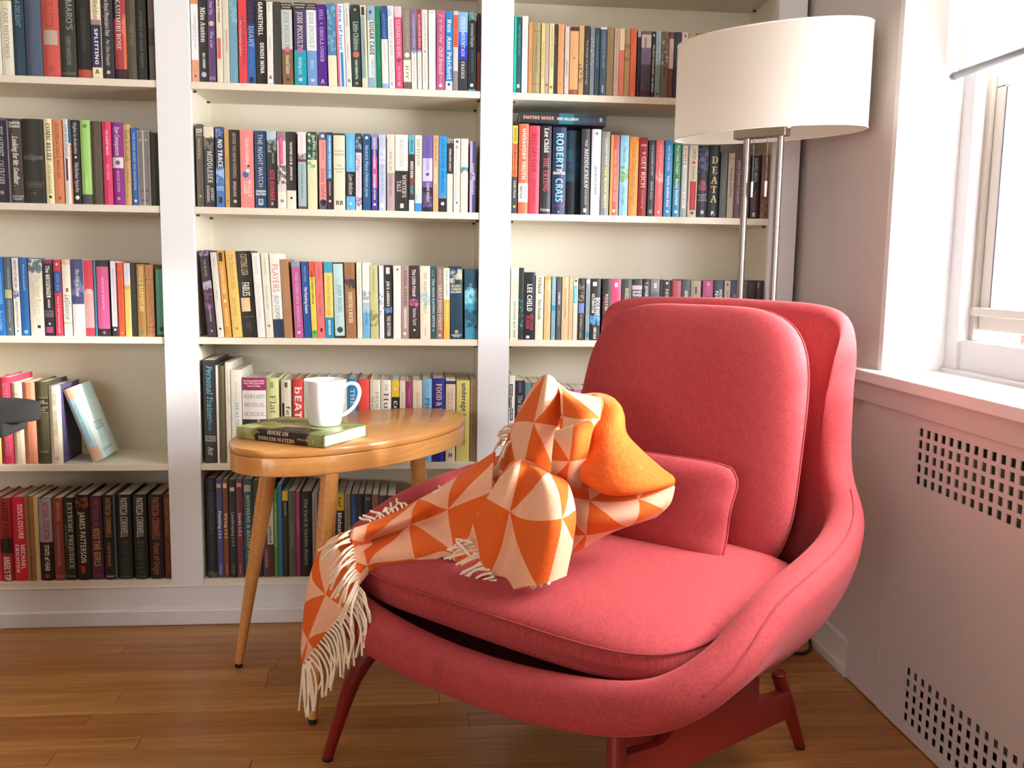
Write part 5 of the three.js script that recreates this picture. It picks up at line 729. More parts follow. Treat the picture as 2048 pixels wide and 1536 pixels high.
// ---------------------------------------------------------------- oval three-legged side table
const tableWood = (() => { const n1 = tileNoise(8, 96, 41), n2 = tileNoise(32, 256, 42), n3 = tileNoise(6, 10, 43); return noiseTex(512, 512, (x, y) => { const g = 0.5 * n1(x / 64, y / 5.3 + 2.5 * n3(x / 85, y / 51)) + 0.2 * n2(x / 16, y / 2) + 0.35 * n3(x / 85, y / 51); const k = 0.88 + 0.13 * g; return [226 * k, 160 * k, 96 * k * k]; }, true, [1.6, 1.6]); })();
{
  const a = 0.376, b = 0.202, Y = 0.648, N = 96;
  const o = thing('side_table', 'oval honey coloured wooden side table with three tapered legs', 'table', [-0.1605, 0, 0.321], 0.877);
  const wood = std('#ffffff', 0.24, { map: tableWood });
  function ovalSolid(prof) { // prof: [inset, y] from top centre outwards and down
    const rows = [];
    for (let i = 0; i < N; i++) { const t = i / N * Math.PI * 2, c = Math.cos(t), s = Math.sin(t); rows.push(prof.map(([ins, y, k]) => { const A = (a - ins) * (k ?? 1), B = (b - ins) * (k ?? 1); return { p: [A * c, y, B * s], uv: ins < 0.02 && k === undefined ? [t / 6.283 * 1.85, y] : [A * c, B * s] }; })); }
    const g = gridGeo(rows, true); return toCreasedNormals(g, 0.6);
  }
  part('table_top', ovalSolid([[0, Y, 0], [0.004, Y, 0.999], [0.0012, Y - 0.0012], [0, Y - 0.004], [0, Y - 0.0135], [0.0012, Y - 0.016], [0.012, Y - 0.0165], [0.02, Y - 0.0165, 0]]), wood, o);
  part('apron', ovalSolid([[0.012, Y - 0.0165, 0.5], [0.008, Y - 0.0165], [0.008, Y - 0.0188], [0.0024, Y - 0.0188], [0.0012, Y - 0.0205], [0.0012, Y - 0.059], [0.003, Y - 0.0615], [0.02, Y - 0.0615], [0.02, Y - 0.02]]), wood, o);
  part('under_plate', ovalSolid([[0.02, Y - 0.05, 0], [0.02, Y - 0.05], [0.02, Y - 0.058], [0.02, Y - 0.058, 0]]), wood, o);
  const inv = new THREE.Matrix4().makeRotationY(-0.877);
  const loc = (x, y, z) => new THREE.Vector3(x + 0.1605, y, z - 0.321).applyMatrix4(inv).toArray();
  for (const [top, foot] of [[[-0.375, 0.59, 0.338], [-0.475, 0.012, 0.312]], [[-0.206, 0.59, 0.585], [-0.246, 0.012, 0.634]], [[-0.012, 0.59, 0.17], [0.045, 0.012, 0.105]]]) {
    const T = loc(...top), B = loc(...foot), lp = (k) => T.map((v, i) => lerp(v, B[i], k));
    const g = [cyl(0.0215, 0.0205, lp(0.25), T, 24), cyl(0.0105, 0.0215, B, lp(0.25), 24)];
    const leg = part('leg', g, wood, o);
    part('glide', cyl(0.0095, 0.0105, [B[0], 0, B[2]], B, 16), std('#1d1712', 0.6), leg);
  }
}
// ---------------------------------------------------------------- novel and mug on the table
{
  const W = 0.252, D = 0.178, T = 0.029;
  const o = thing('novel', 'hardcover novel with a green riverside jacket lying on the table under the mug', 'book', [-0.434, 0.6485, 0.488], -0.542);
  // local x along the spine (left to near corner), local -z away from the spine
  const cv = canvas(1024, 820, (c) => {
    const S = 4000; // px per metre: spine strip at the bottom 116 px, cover above
    c.fillStyle = '#77803f'; c.fillRect(0, 0, 1024, 820);
    const blob = (col, x, y, w, h, n, al) => { for (let k = 0; k < n; k++) { c.globalAlpha = al * rr(0.4, 1); c.fillStyle = col; c.beginPath(); c.arc(x + rnd() * w, y + rnd() * h, rr(10, 50), 0, 7); c.fill(); } c.globalAlpha = 1; };
    blob('#a8b06a', 0, 0, 1024, 240, 90, 0.5); blob('#c3ae78', 80, 330, 520, 160, 70, 0.6); blob('#55602e', 100, 150, 900, 200, 70, 0.5); blob('#95a86a', 700, 380, 320, 320, 70, 0.6); blob('#c9a070', 360, 220, 340, 160, 50, 0.6);
    blob('#2c2117', 420, 480, 360, 260, 140, 0.9); blob('#2c2117', 230, 690, 620, 120, 160, 0.95); blob('#a9b077', 0, 560, 200, 260, 70, 0.6); blob('#8f9a62', 860, 640, 160, 170, 60, 0.7);
    c.strokeStyle = '#8a5a2c'; c.lineWidth = 10; c.beginPath(); c.moveTo(520, 600); c.lineTo(640, 560); c.stroke();
    c.fillStyle = '#e9e2cf'; c.font = 'bold 46px serif'; c.textAlign = 'center'; c.fillText('HOUSE ON', 500, 748); c.fillText('ENDLESS WATERS', 480, 802);
    c.fillStyle = '#cfc7b2'; c.font = 'bold 20px serif'; c.fillText('EMUNA ELON', 800, 770); c.fillRect(905, 755, 8, 34);
  });
  const mat = std('#ffffff', 0.32, { map: canvasTex(cv) });
  const rows = [];
  // jacket: bottom board, rounded spine, top board
  const prof = [[-D, 0], [-0.006, 0]]; for (let i = 0; i <= 8; i++) { const a = -Math.PI / 2 + i / 8 * Math.PI; prof.push([-0.006 + 0.006 * Math.cos(a), T / 2 + T / 2 * Math.sin(a)]); } prof.push([-D, T]);
  let acc = 0; const vs = prof.map((q, i) => { if (i) acc += Math.hypot(q[0] - prof[i - 1][0], q[1] - prof[i - 1][1]); return acc; });
  const spineStart = D - 0.006, sp = vs[10] - vs[1];
  const vOf = (i) => i <= 1 ? 0.001 : i <= 10 ? 0.142 * (vs[i] - vs[1]) / sp : 1;
  for (const x of [0, W]) rows.push(prof.map(([z, y], i) => ({ p: [x, y, z], uv: [x / W, vOf(i)] })));
  const outer = gridGeo(rows), t = 0.0022;
  const inner = [[-D, t], [-0.008, t], [-0.008, T - t], [-D, T - t]];
  const lip = []; for (const x of [0, W]) lip.push(inner.map(([z, y]) => ({ p: [x, y, z], uv: [0.9, 0.3] })));
  const jm = mat.clone(); jm.side = THREE.DoubleSide;
  const edges = [[0, 0, t], [0, T - t, T]].map(([_, y0, y1]) => box(0, W, y0, y1, -D, -D + 0.0005)).concat([0, W].flatMap(x => [box(x - 0.0002, x + 0.0002, 0, t, -D, -0.006), box(x - 0.0002, x + 0.0002, T - t, T, -D, -0.006), box(x - 0.0002, x + 0.0002, 0.003, T - 0.003, -0.0075, -0.002)]));
  for (const e of edges) { const u = e.attributes.uv; for (let i = 0; i < u.count; i++) u.setXY(i, 0.97, 0.12); }
  part('jacket', [toCreasedNormals(outer, 0.5), gridGeo(lip), ...edges], jm, o);
  part('pages', box(0.003, W - 0.003, t + 0.0002, T - t - 0.0002, -D + 0.004, -0.0085), whitePageMat, o, 'cream page block');
}
{
  const o = thing('mug', 'white glazed ceramic mug standing on the novel', 'mug', [-0.228, 0.6778, 0.468]);
  const glaze = new THREE.MeshPhysicalMaterial({ color: '#efeff0', roughness: 0.12, clearcoat: 0.6, clearcoatRoughness: 0.06 });
  const body = lathe([[0, 0.002], [0.031, 0.002], [0.033, 0], [0.036, 0.001], [0.0395, 0.008], [0.044, 0.03], [0.0475, 0.06], [0.0498, 0.098], [0.0502, 0.1015], [0.0492, 0.103], [0.0475, 0.1015], [0.0468, 0.097], [0.0445, 0.06], [0.041, 0.03], [0.036, 0.012], [0.03, 0.0075], [0, 0.007]], 64);
  body.scale(1, 1.07, 1); part('body', body, glaze, o);
  // handle: flat oval section swept along a loop, turned towards the window
  const pts = [[0.0478, 0.088, 0], [0.062, 0.0955, 0], [0.078, 0.092, 0], [0.0845, 0.078, 0], [0.08, 0.058, 0], [0.068, 0.04, 0], [0.052, 0.027, 0], [0.0425, 0.0225, 0]];
  const curve = new THREE.CatmullRomCurve3(pts.map(p => new THREE.Vector3(...p))), n = 36, rows = [];
  for (let i = 0; i <= n; i++) { const p = curve.getPoint(i / n), t = curve.getTangent(i / n), nx = -t.y, ny = t.x, row = []; for (let j = 0; j <= 14; j++) { const a = j / 14 * Math.PI * 2, u = 0.0042 * Math.cos(a), v = 0.0078 * Math.sin(a); row.push({ p: [p.x + nx * u, p.y + ny * u, v] }); } rows.push(row); }
  const h = part('handle', gridGeo(rows).scale(1, 1.07, 1), glaze, o); h.rotation.y = -0.12;
  glaze.side = THREE.DoubleSide;
}
// ---------------------------------------------------------------- tip of a black armchair entering at the side
{
  const o = thing('black_armchair', 'black armchair whose padded arm tip juts in front of the far bookcase', 'armchair', [-1.1, 0, 0.9]);
  const blk = std('#161616', 0.95);
  const sh = new THREE.Shape(); sh.moveTo(-0.35, -0.06); sh.lineTo(0.3, -0.055); sh.quadraticCurveTo(0.385, -0.03, 0.386, 0.0); sh.quadraticCurveTo(0.384, 0.02, 0.33, 0.05); sh.lineTo(-0.35, 0.09); sh.lineTo(-0.35, -0.06);
  const g = new THREE.ExtrudeGeometry(sh, { depth: 0.02, bevelEnabled: true, bevelSize: 0.006, bevelThickness: 0.008, bevelSegments: 3 }); g.rotateX(-Math.PI / 2); g.rotateZ(0); g.translate(-0.008, 0.769, 0);
  part('arm_pad', g, blk, o);
  part('arm_body', rbox(-0.4, 0.338, 0.735, 0.765, -0.06, 0.05, 0.008), blk, o);
  part('arm_post', rbox(-0.4, 0.0, 0.0, 0.74, -0.05, 0.04, 0.01), blk, o);
  part('stud', cyl(0.005, 0.005, [0.32, 0.749, 0.048], [0.32, 0.749, 0.053], 12), M.nickel, o);
}
// ---------------------------------------------------------------- floor lamp
{
  const o = thing('floor_lamp', 'floor lamp with oval white drum shade on two slim nickel poles', 'lamp', [0.905, 0, 0.285], -0.806);
  const shadeMat = new THREE.MeshPhysicalMaterial({ color: '#efe9dc', roughness: 0.95, transmission: 0.22, thickness: 0, side: THREE.DoubleSide, bumpMap: wallGrain, bumpScale: 0.0004 });
  const a = 0.265, b = 0.13, y0 = 1.42, y1 = 1.671, N = 96, wall = [], rims = [];
  const ring = (k, y) => Array.from({ length: N }, (_, i) => { const t = i / N * Math.PI * 2; return [(a - k) * Math.cos(t), y, (b - k) * Math.sin(t)]; });
  const rows = Array.from({ length: N }, (_, i) => [[0, y0], [0, y1]].map(([k, y]) => ({ p: ring(k, y)[i], uv: [i / N * 1.3, y] })));
  part('lamp_shade', gridGeo(rows, true), shadeMat, o, 'oval white fabric shade');
  const rimMat = std('#efe9dd', 0.8);
  for (const y of [y0, y1]) part('rim', tube(ring(0.0008, y).filter((_, i) => i % 2 === 0), 0.0022, 120, 6, true), rimMat, o);
  for (const x of [-0.052, 0.043]) part('pole', cyl(0.0092, 0.0092, [x, 0.02, 0], [x, 1.425, 0], 20), M.nickel, o);
  part('crossbar', [rbox(-0.085, 0.062, 1.412, 1.444, -0.017, 0.017, 0.003)], std('#a39b8a', 0.38, { metalness: 1 }), o);
  part('harp', [cyl(0.003, 0.003, [0.02, 1.444, 0], [0.02, 1.68, 0], 10), cyl(0.002, 0.002, [-0.255, 1.664, 0], [0.255, 1.664, 0], 8)], M.nickel, o);
  part('finial', [cyl(0.004, 0.005, [0.02, 1.675, 0], [0.02, 1.7, 0], 12)], M.nickel, o);
  for (const x of [-0.027, 0.012]) {
    const beads = []; for (let k = 0; k < 22; k++) { const s = new THREE.SphereGeometry(0.0021, 6, 4); s.translate(x, 1.41 - k * 0.0052, 0.01); beads.push(s); }
    const ch = part('pull_chain', beads, M.nickel, o); part('chain_pendant', cyl(0.0036, 0.003, [x, 1.298, 0.01], [x, 1.258, 0.01], 8), std('#d9d6d0', 0.4), ch);
  }
  for (const x of [-0.12, 0.12]) part('bulb', [lathe([[0, 0.0], [0.012, 0.002], [0.013, 0.02], [0.026, 0.05], [0.024, 0.075], [0, 0.088]], 20).translate(x, 1.5, 0), cyl(0.014, 0.014, [x, 1.45, 0], [x, 1.503, 0], 14), cyl(0.004, 0.004, [x, 1.46, 0], [x > 0 ? 0.05 : -0.07, 1.43, 0], 8)], std('#e6e3dc', 0.4), o);
  part('base', [rbox(-0.13, 0.12, 0.0, 0.022, -0.085, 0.085, 0.004)], M.nickel, o);
}
{
  const o = new THREE.Mesh(tube([[1.0, 0.008, 0.31], [1.06, 0.006, 0.335], [1.1, 0.008, 0.305], [1.112, 0.035, 0.255], [1.114, 0.07, 0.22], [1.119, 0.1, 0.2]], 0.0045, 40, 8), std('#17130f', 0.6));
  o.name = 'power_cord'; o.userData = { label: 'short black power cord by the baseboard behind the chair', category: 'cord' }; shadows(o); scene.add(o);
}
// ---------------------------------------------------------------- red lounge chair; local x sideways, z towards its front
const fabricN = (() => {
  const a = tileNoise(128, 32, 71), b = tileNoise(32, 128, 72), c = tileNoise(8, 8, 73), d = tileNoise(128, 128, 74);
  return { a, b, c, d };
})();
const fabricBump = noiseTex(512, 512, (x, y) => { const { a, b, d } = fabricN; const v = 128 + 70 * (a(x / 4, y / 16) - 0.5) + 70 * (b(x / 16, y / 4) - 0.5) + 40 * (((x >> 2) + (y >> 2)) % 2 ? 0.5 : -0.5) + 20 * (d(x / 4, y / 4) - 0.5); return [v, v, v]; }, false, [13, 13]);
const fabricMap = noiseTex(512, 512, (x, y) => { const { a, b, c, d } = fabricN; const k = 1 + 0.13 * (a(x / 4, y / 16) - 0.5) + 0.13 * (b(x / 16, y / 4) - 0.5) + 0.02 * (c(x / 64, y / 64) - 0.5) + 0.1 * Math.max(0, d(x / 4, y / 4) - 0.8) * 5; return [166 * k, 66 * k, 69 * k].map(v => Math.min(255, v)); }, true, [9, 9]);
const redFabric = new THREE.MeshPhysicalMaterial({ color: '#ffffff', map: fabricMap, roughness: 0.9, bumpMap: fabricBump, bumpScale: 0.0004, sheen: 0.5, sheenColor: new THREE.Color('#f0a0a0'), sheenRoughness: 0.6, specularIntensity: 0.3 });
const chair = thing('lounge_chair', 'red upholstered lounge chair with wraparound arms and red wooden legs', 'armchair', [0.374, 0, 0.861], -Math.PI / 4);
// closed Catmull-Rom through mirrored half stations
function loopSpline(half) { // half: array of arrays (s,y,b,...) from front centre to back centre; returns f(t) 0..1 round the whole loop
  const full = half.slice(); for (let i = half.length - 2; i > 0; i--) { const q = half[i].slice(); for (const k of [0, 4, 7]) q[k] = -q[k]; full.push(q); }
  const n = full.length;
  return t => { const x = ((t % 1) + 1) % 1 * n, i = Math.floor(x), f = x - i, P = k => full[((i + k) % n + n) % n]; return P(0).map((_, j) => { const a = P(-1)[j], b = P(0)[j], c = P(1)[j], d = P(2)[j]; return 0.5 * (2 * b + (c - a) * f + (2 * a - 5 * b + 4 * c - d) * f * f + (3 * b - a - 3 * c + d) * f * f * f); }); };
}
{
  //            s     y     b      r(rim)   K: s, y, b          Q: s, y, b
  const st = [
    [0.00, 0.356, -0.432, 0.045, 0.00, 0.322, -0.41, 0.00, 0.314, -0.34],
    [0.18, 0.364, -0.425, 0.045, 0.18, 0.333, -0.40, 0.16, 0.318, -0.33],
    [0.36, 0.394, -0.396, 0.041, 0.35, 0.372, -0.355, 0.27, 0.332, -0.27],
    [0.434, 0.443, -0.30, 0.040, 0.42, 0.405, -0.27, 0.32, 0.332, -0.19],
    [0.443, 0.495, -0.15, 0.041, 0.445, 0.41, -0.12, 0.32, 0.325, -0.08],
    [0.447, 0.518, 0.02, 0.041, 0.445, 0.40, 0.04, 0.33, 0.308, 0.06],
    [0.437, 0.535, 0.17, 0.040, 0.44, 0.42, 0.185, 0.32, 0.308, 0.17],
    [0.408, 0.565, 0.29, 0.037, 0.42, 0.47, 0.31, 0.30, 0.312, 0.25],
    [0.357, 0.625, 0.37, 0.034, 0.37, 0.52, 0.38, 0.28, 0.290, 0.32],
    [0.333, 0.71, 0.415, 0.032, 0.335, 0.60, 0.41, 0.25, 0.300, 0.345],
    [0.324, 0.825, 0.457, 0.031, 0.30, 0.66, 0.425, 0.22, 0.305, 0.355],
    [0.318, 0.925, 0.490, 0.030, 0.27, 0.68, 0.435, 0.19, 0.308, 0.36],
    [0.255, 0.960, 0.505, 0.030, 0.20, 0.68, 0.445, 0.13, 0.310, 0.365],
    [0.12, 0.966, 0.515, 0.030, 0.09, 0.68, 0.45, 0.06, 0.310, 0.37],
    [0.00, 0.968, 0.518, 0.030, 0.00, 0.68, 0.45, 0.00, 0.310, 0.37],
  ];
  const f0 = loopSpline(st), NU = 224, NT = 14, NP = 5;
  let smp = Array.from({ length: NU }, (_, i) => f0(i / NU));
  for (let it = 0; it < 6; it++) smp = smp.map((q, i) => q.map((v, k) => 0.25 * smp[(i + NU - 1) % NU][k] + 0.5 * v + 0.25 * smp[(i + 1) % NU][k]));
  smp.forEach(q => { if (q[0] < -0.3) { const w = Math.max(0, 1 - Math.abs((q[2] + 0.02) / 0.36) ** 3) * Math.min(1, (-0.3 - q[0]) / 0.08) * (q[1] < 0.62 ? 1 : 0); q[1] += 0.014 * w; q[5] += 0.007 * w; } });
  const f = t => smp[Math.round(t * NU) % NU];
  const mid = []; // [u][t] mid-surface points
  for (let i = 0; i < NU; i++) {
    const q = f(i / NU), A = [q[0], q[1], q[2]], K = [q[4], q[5], q[6]], Q = [q[7], q[8], q[9]], row = [];
    for (let j = 0; j <= NT; j++) { const t = j / NT; row.push([0, 1, 2].map(k => (1 - t) * (1 - t) * A[k] + 2 * t * (1 - t) * K[k] + t * t * Q[k])); }
    for (let j = 1; j <= NP; j++) { const t = j / NP; row.push([lerp(Q[0], 0, t), lerp(Q[1], 0.30, t * (2 - t)), lerp(Q[2], 0, t)]); }
    mid.push({ row, r: q[3] });
  }
  const V = (a) => new THREE.Vector3(a[0], a[1], -a[2]);
  const nJ = NT + NP + 1, nrm = [];
  for (let i = 0; i < NU; i++) { const rw = []; for (let j = 0; j < nJ; j++) { const u0 = V(mid[(i + NU - 1) % NU].row[j]), u1 = V(mid[(i + 1) % NU].row[j]), t0 = V(mid[i].row[Math.max(0, j - 1)]), t1 = V(mid[i].row[Math.min(nJ - 1, j + 1)]); let n = u1.sub(u0).cross(t1.sub(t0)); if (n.lengthSq() < 1e-12) n = new THREE.Vector3(0, 1, 0); n.normalize(); rw.push(n); } nrm.push(rw); }
  // all normals to the inside of the bowl: one sign for the whole sheet
  const inside = new THREE.Vector3(0, 0.75, 0.0); let vote = 0;
  for (let i = 0; i < NU; i++) for (let j = 0; j < nJ; j++) vote += nrm[i][j].dot(inside.clone().sub(V(mid[i].row[j]))) < 0 ? -1 : 1;
  if (vote < 0) for (const rw of nrm) for (const n of rw) n.negate();
  for (let i = 0; i < NU; i++) nrm[i][nJ - 1].set(0, 1, 0);
  const rows = [], pip = [];
  let arc = 0;
  for (let i = 0; i < NU; i++) {
    const m = mid[i], R = m.r, row = []; let vv = 0;
    if (i) arc += V(m.row[0]).distanceTo(V(mid[i - 1].row[0]));
    const h = j => lerp(R, 0.024, Math.min(1, j / (NT * 0.75)) ** 0.8);
    const add = p => { if (row.length) vv += p.distanceTo(row[row.length - 1].v); row.push({ v: p, p: p.toArray(), uv: [arc, vv] }); };
    for (let j = nJ - 1; j >= 1; j--) add(V(m.row[j]).addScaledVector(nrm[i][j], h(j)));
    const P = V(m.row[0]), n = nrm[i][0], e = P.clone().sub(V(m.row[1])); e.addScaledVector(n, -e.dot(n)).normalize();
    for (let k = 0; k <= 12; k++) { const a = k / 12 * Math.PI; const pt = P.clone().addScaledVector(n, R * Math.cos(a)).addScaledVector(e, R * 0.95 * Math.sin(a)); add(pt); if (k === 8 && i > NU * 0.09 && i < NU * 0.27) pip.push(pt.clone().addScaledVector(n, -0.0004).toArray()); }
    for (let j = 1; j < nJ; j++) add(V(m.row[j]).addScaledVector(nrm[i][j], -h(j)));
    rows.push(row);
  }
  const g = gridGeo(rows, true);
  const shell = part('shell', g, redFabric, chair, 'moulded red upholstered shell with rolled rim');
  redFabric.side = THREE.DoubleSide;
  part('piping', tube(pip.filter((_, i) => i % 2 === 0), 0.0022, 120, 6), redFabric, shell);
}
// cushions: pillow volumes from a superellipse outline
function cushion(w, d, th, opts = {}) { // half sizes w (x), d (z); th half thickness; flat in xz plane
  const NU = 96, NV = 24, p = opts.p || 4, rows = [], outline = t => { const c = Math.cos(t), s = Math.sin(t); const k = Math.pow(Math.pow(Math.abs(c), p) + Math.pow(Math.abs(s), p), -1 / p); return [c * k, s * k]; };
  for (let i = 0; i < NU; i++) {
    const t = i / NU * Math.PI * 2, [cx, cz] = outline(t), row = [];
    for (let j = 0; j <= NV; j++) { // from top centre over the edge to bottom centre
      const a = j / NV * Math.PI, r = Math.sin(a), y = Math.cos(a);
      const rad = Math.pow(Math.abs(r), opts.flat || 0.42), yy = Math.sign(y) * Math.pow(Math.abs(y), opts.edge || 0.75);
      const X = cx * rad * w, Z = cz * rad * d; let q = [X, yy * th, Z]; if (opts.warp) q = opts.warp(q, rad, yy, [cx, cz]); row.push({ p: q, uv: [q[0], q[2] + (yy < 0 ? 0.37 : 0)] });
    }
    rows.push(row);
  }
  const seam = Array.from({ length: 72 }, (_, i) => { const [cx, cz] = outline(i / 72 * Math.PI * 2); let q = [cx * w * 1.002, 0, cz * d * 1.002]; if (opts.warp) q = opts.warp(q, 1, 0, [cx, cz]); return q; });
  return { geo: gridGeo(rows, true), seam };
}
{
  // seat cushion
  const c = cushion(0.388, 0.337, 0.046, { p: 5.2, flat: 0.27, edge: 0.62, warp: ([x, y, z], rad, yy) => [x * (1 - 0.06 * (z < 0 ? -z / 0.335 : 0)), y * (1 + 0.25 * (1 - rad * rad)) - 0.012 * (x / 0.385) ** 2 * (z / 0.335) ** 2 + 0.012 * Math.max(0, 1 - rad) + 0.004 * Math.sin(x * 17 + 1) * Math.sin(z * 13) * (1 - rad ** 6), z + 0.02 * (1 - (x / 0.4) ** 2) * (z > 0 ? z / 0.335 : 0)] });
  const m = part('seat_cushion', c.geo, redFabric, chair, 'thick red seat cushion with piped edge');
  m.position.set(0, 0.439, 0.05); m.rotation.x = -0.01;
  part('piping', tube(c.seam.map(q => [q[0] * 0.994, q[1] + 0.024, q[2] * 0.994]), 0.0026, 220, 6, true), redFabric, m);
}
{
  // back cushion, standing
  const c = cushion(0.287, 0.305, 0.058, { p: 4, flat: 0.36, edge: 0.8, warp: ([x, y, z], rad, yy) => { const top = -z / 0.305; return [x * (1 - 0.055 * (top * 0.5 + 0.5) * 1.2 + 0.03), y * (1 + 0.35 * (1 - rad * rad)) + 0.05 * 0.3 * (x / 0.3) ** 2, z]; } });
  const m = part('back_cushion', c.geo, redFabric, chair, 'tall red back cushion with stitched edge');
  // local cushion plane xz with y as thickness -> stand it up, front (+y) facing the chair front (+z)
  m.rotation.set(Math.PI / 2 - 0.245, 0, 0); m.position.set(0.012, 0.685, -0.325);
  part('piping', tube(c.seam.map(q => [q[0], q[1] - 0.006, q[2]]), 0.0024, 220, 6, true), redFabric, m);
}
{
  // lumbar pillow with pinched corners
  const c = cushion(0.29, 0.115, 0.052, { p: 6, flat: 0.5, edge: 1.0, warp: ([x, y, z], rad, yy, [cx, cz]) => { const k = 1 + 0.03 * Math.pow(Math.abs(cx * cz), 4) - 0.05 * rad ** 4 * (1 - Math.pow(Math.abs(cz), 3)) * (Math.abs(cx) > 0.9 ? 1 : 0); return [x * k, y * (1 - 0.25 * rad ** 3) + 0.003 * Math.sin(z * 60 + x * 9) * (x / 0.29) ** 4, z * k * (1 - 0.06 * (1 - Math.abs(x / 0.29) ** 2))]; } });
  const m = part('lumbar_pillow', c.geo, redFabric, chair, 'small red lumbar pillow half under the throw');
  m.rotation.set(Math.PI / 2 - 0.32, 0, 0); m.position.set(-0.04, 0.563, -0.115);
  part('piping', tube(c.seam, 0.0026, 200, 6, true), redFabric, m);
}
{
  // red lacquered wooden base: two side frames, each a shaped plank between two legs, and a cross rail
  const red = std('#7d1c1a', 0.35);
  const P = (s, y, b) => [s, y, -b];
  for (const sgn of [1, -1]) {
    const X = 0.30 * sgn;
    const sh = new THREE.Shape(); // (b, y)
    if (sgn > 0) { sh.moveTo(-0.39, 0.225); sh.lineTo(-0.375, 0.29); sh.lineTo(-0.27, 0.262); } else { sh.moveTo(-0.2, 0.22); sh.lineTo(-0.2, 0.27); } sh.quadraticCurveTo(-0.2, 0.25, -0.17, 0.335); sh.lineTo(0.11, 0.33); sh.lineTo(0.108, 0.225); sh.quadraticCurveTo(0.115, 0.2, 0.14, 0.192); sh.lineTo(0.29, 0.158); sh.lineTo(0.3, 0.098); sh.lineTo(sgn > 0 ? -0.39 : -0.2, sgn > 0 ? 0.225 : 0.22);
    const g = new THREE.ExtrudeGeometry(sh, { depth: 0.02, bevelEnabled: true, bevelSize: 0.002, bevelThickness: 0.002, bevelSegments: 2 });
    g.applyMatrix4(new THREE.Matrix4().set(0, 0, 1, X - 0.01, 0, 1, 0, 0, -1, 0, 0, 0, 0, 0, 0, 1)); // b -> -z, depth -> x
    const gi = g.toNonIndexed ? g : g; gi.computeVertexNormals();
    const rm = red; part('side_plank', gi, rm, chair, 'curved red wooden side plank');
    const legs = sgn > 0 ? [[P(0.30, 0.33, -0.385), P(0.335, 0.006, -0.43)], [P(0.292, 0.2, 0.272), P(0.312, 0.006, 0.365)]] : [[P(-0.292, 0.2, 0.272), P(-0.312, 0.006, 0.365)]];
    for (const [t, f2] of legs) {
      const lp = k => t.map((v, i) => lerp(v, f2[i], k));
      const leg = part('leg', [cyl(0.0165, 0.0155, lp(0.35), t, 20), cyl(0.0115, 0.0165, f2, lp(0.35), 20), new THREE.SphereGeometry(0.0155, 16, 10).scale(1, 0.3, 1).translate(...t)], red, chair);
      part('glide', cyl(0.011, 0.0125, [f2[0], 0, f2[2]], f2, 14), std('#14100e', 0.6), leg);
    }
  }
  { // front leg bent smoothly into the rail under the seat
    const pts = [P(-0.445, 0.006, -0.361), P(-0.415, 0.1, -0.352), P(-0.382, 0.2, -0.338), P(-0.358, 0.256, -0.315), P(-0.335, 0.284, -0.27), P(-0.315, 0.29, -0.19), P(-0.3, 0.29, -0.08)], rad = [0.0115, 0.014, 0.018, 0.022, 0.023, 0.021, 0.019];
    const c = new THREE.CatmullRomCurve3(pts.map(p => new THREE.Vector3(...p))), n = 48, fr = c.computeFrenetFrames(n, false), rows = [];
    for (let i = 0; i <= n; i++) { const t = i / n, p = c.getPoint(t), x = t * (rad.length - 1), k = Math.min(rad.length - 2, Math.floor(x)), r = lerp(rad[k], rad[k + 1], x - k), row = []; for (let j = 0; j <= 16; j++) { const a = -j / 16 * Math.PI * 2; row.push({ p: p.clone().addScaledVector(fr.normals[Math.min(n, Math.round(t * n))], r * Math.cos(a)).addScaledVector(fr.binormals[Math.round(t * n)], r * Math.sin(a)).toArray() }); } rows.push(row); }
    const lm = red.clone(); lm.side = THREE.DoubleSide;
    const leg = part('leg', gridGeo(rows), lm, chair); part('glide', cyl(0.011, 0.0125, P(-0.445, 0, -0.361), P(-0.444, 0.008, -0.361), 14), std('#14100e', 0.6), leg);
  }
  part('cross_rail', rbox(-0.3, 0.3, 0.215, 0.285, 0.20, 0.225, 0.004), red, chair);
  part('cross_rail', rbox(-0.3, 0.3, 0.17, 0.235, -0.16, -0.135, 0.004), red, chair);
}
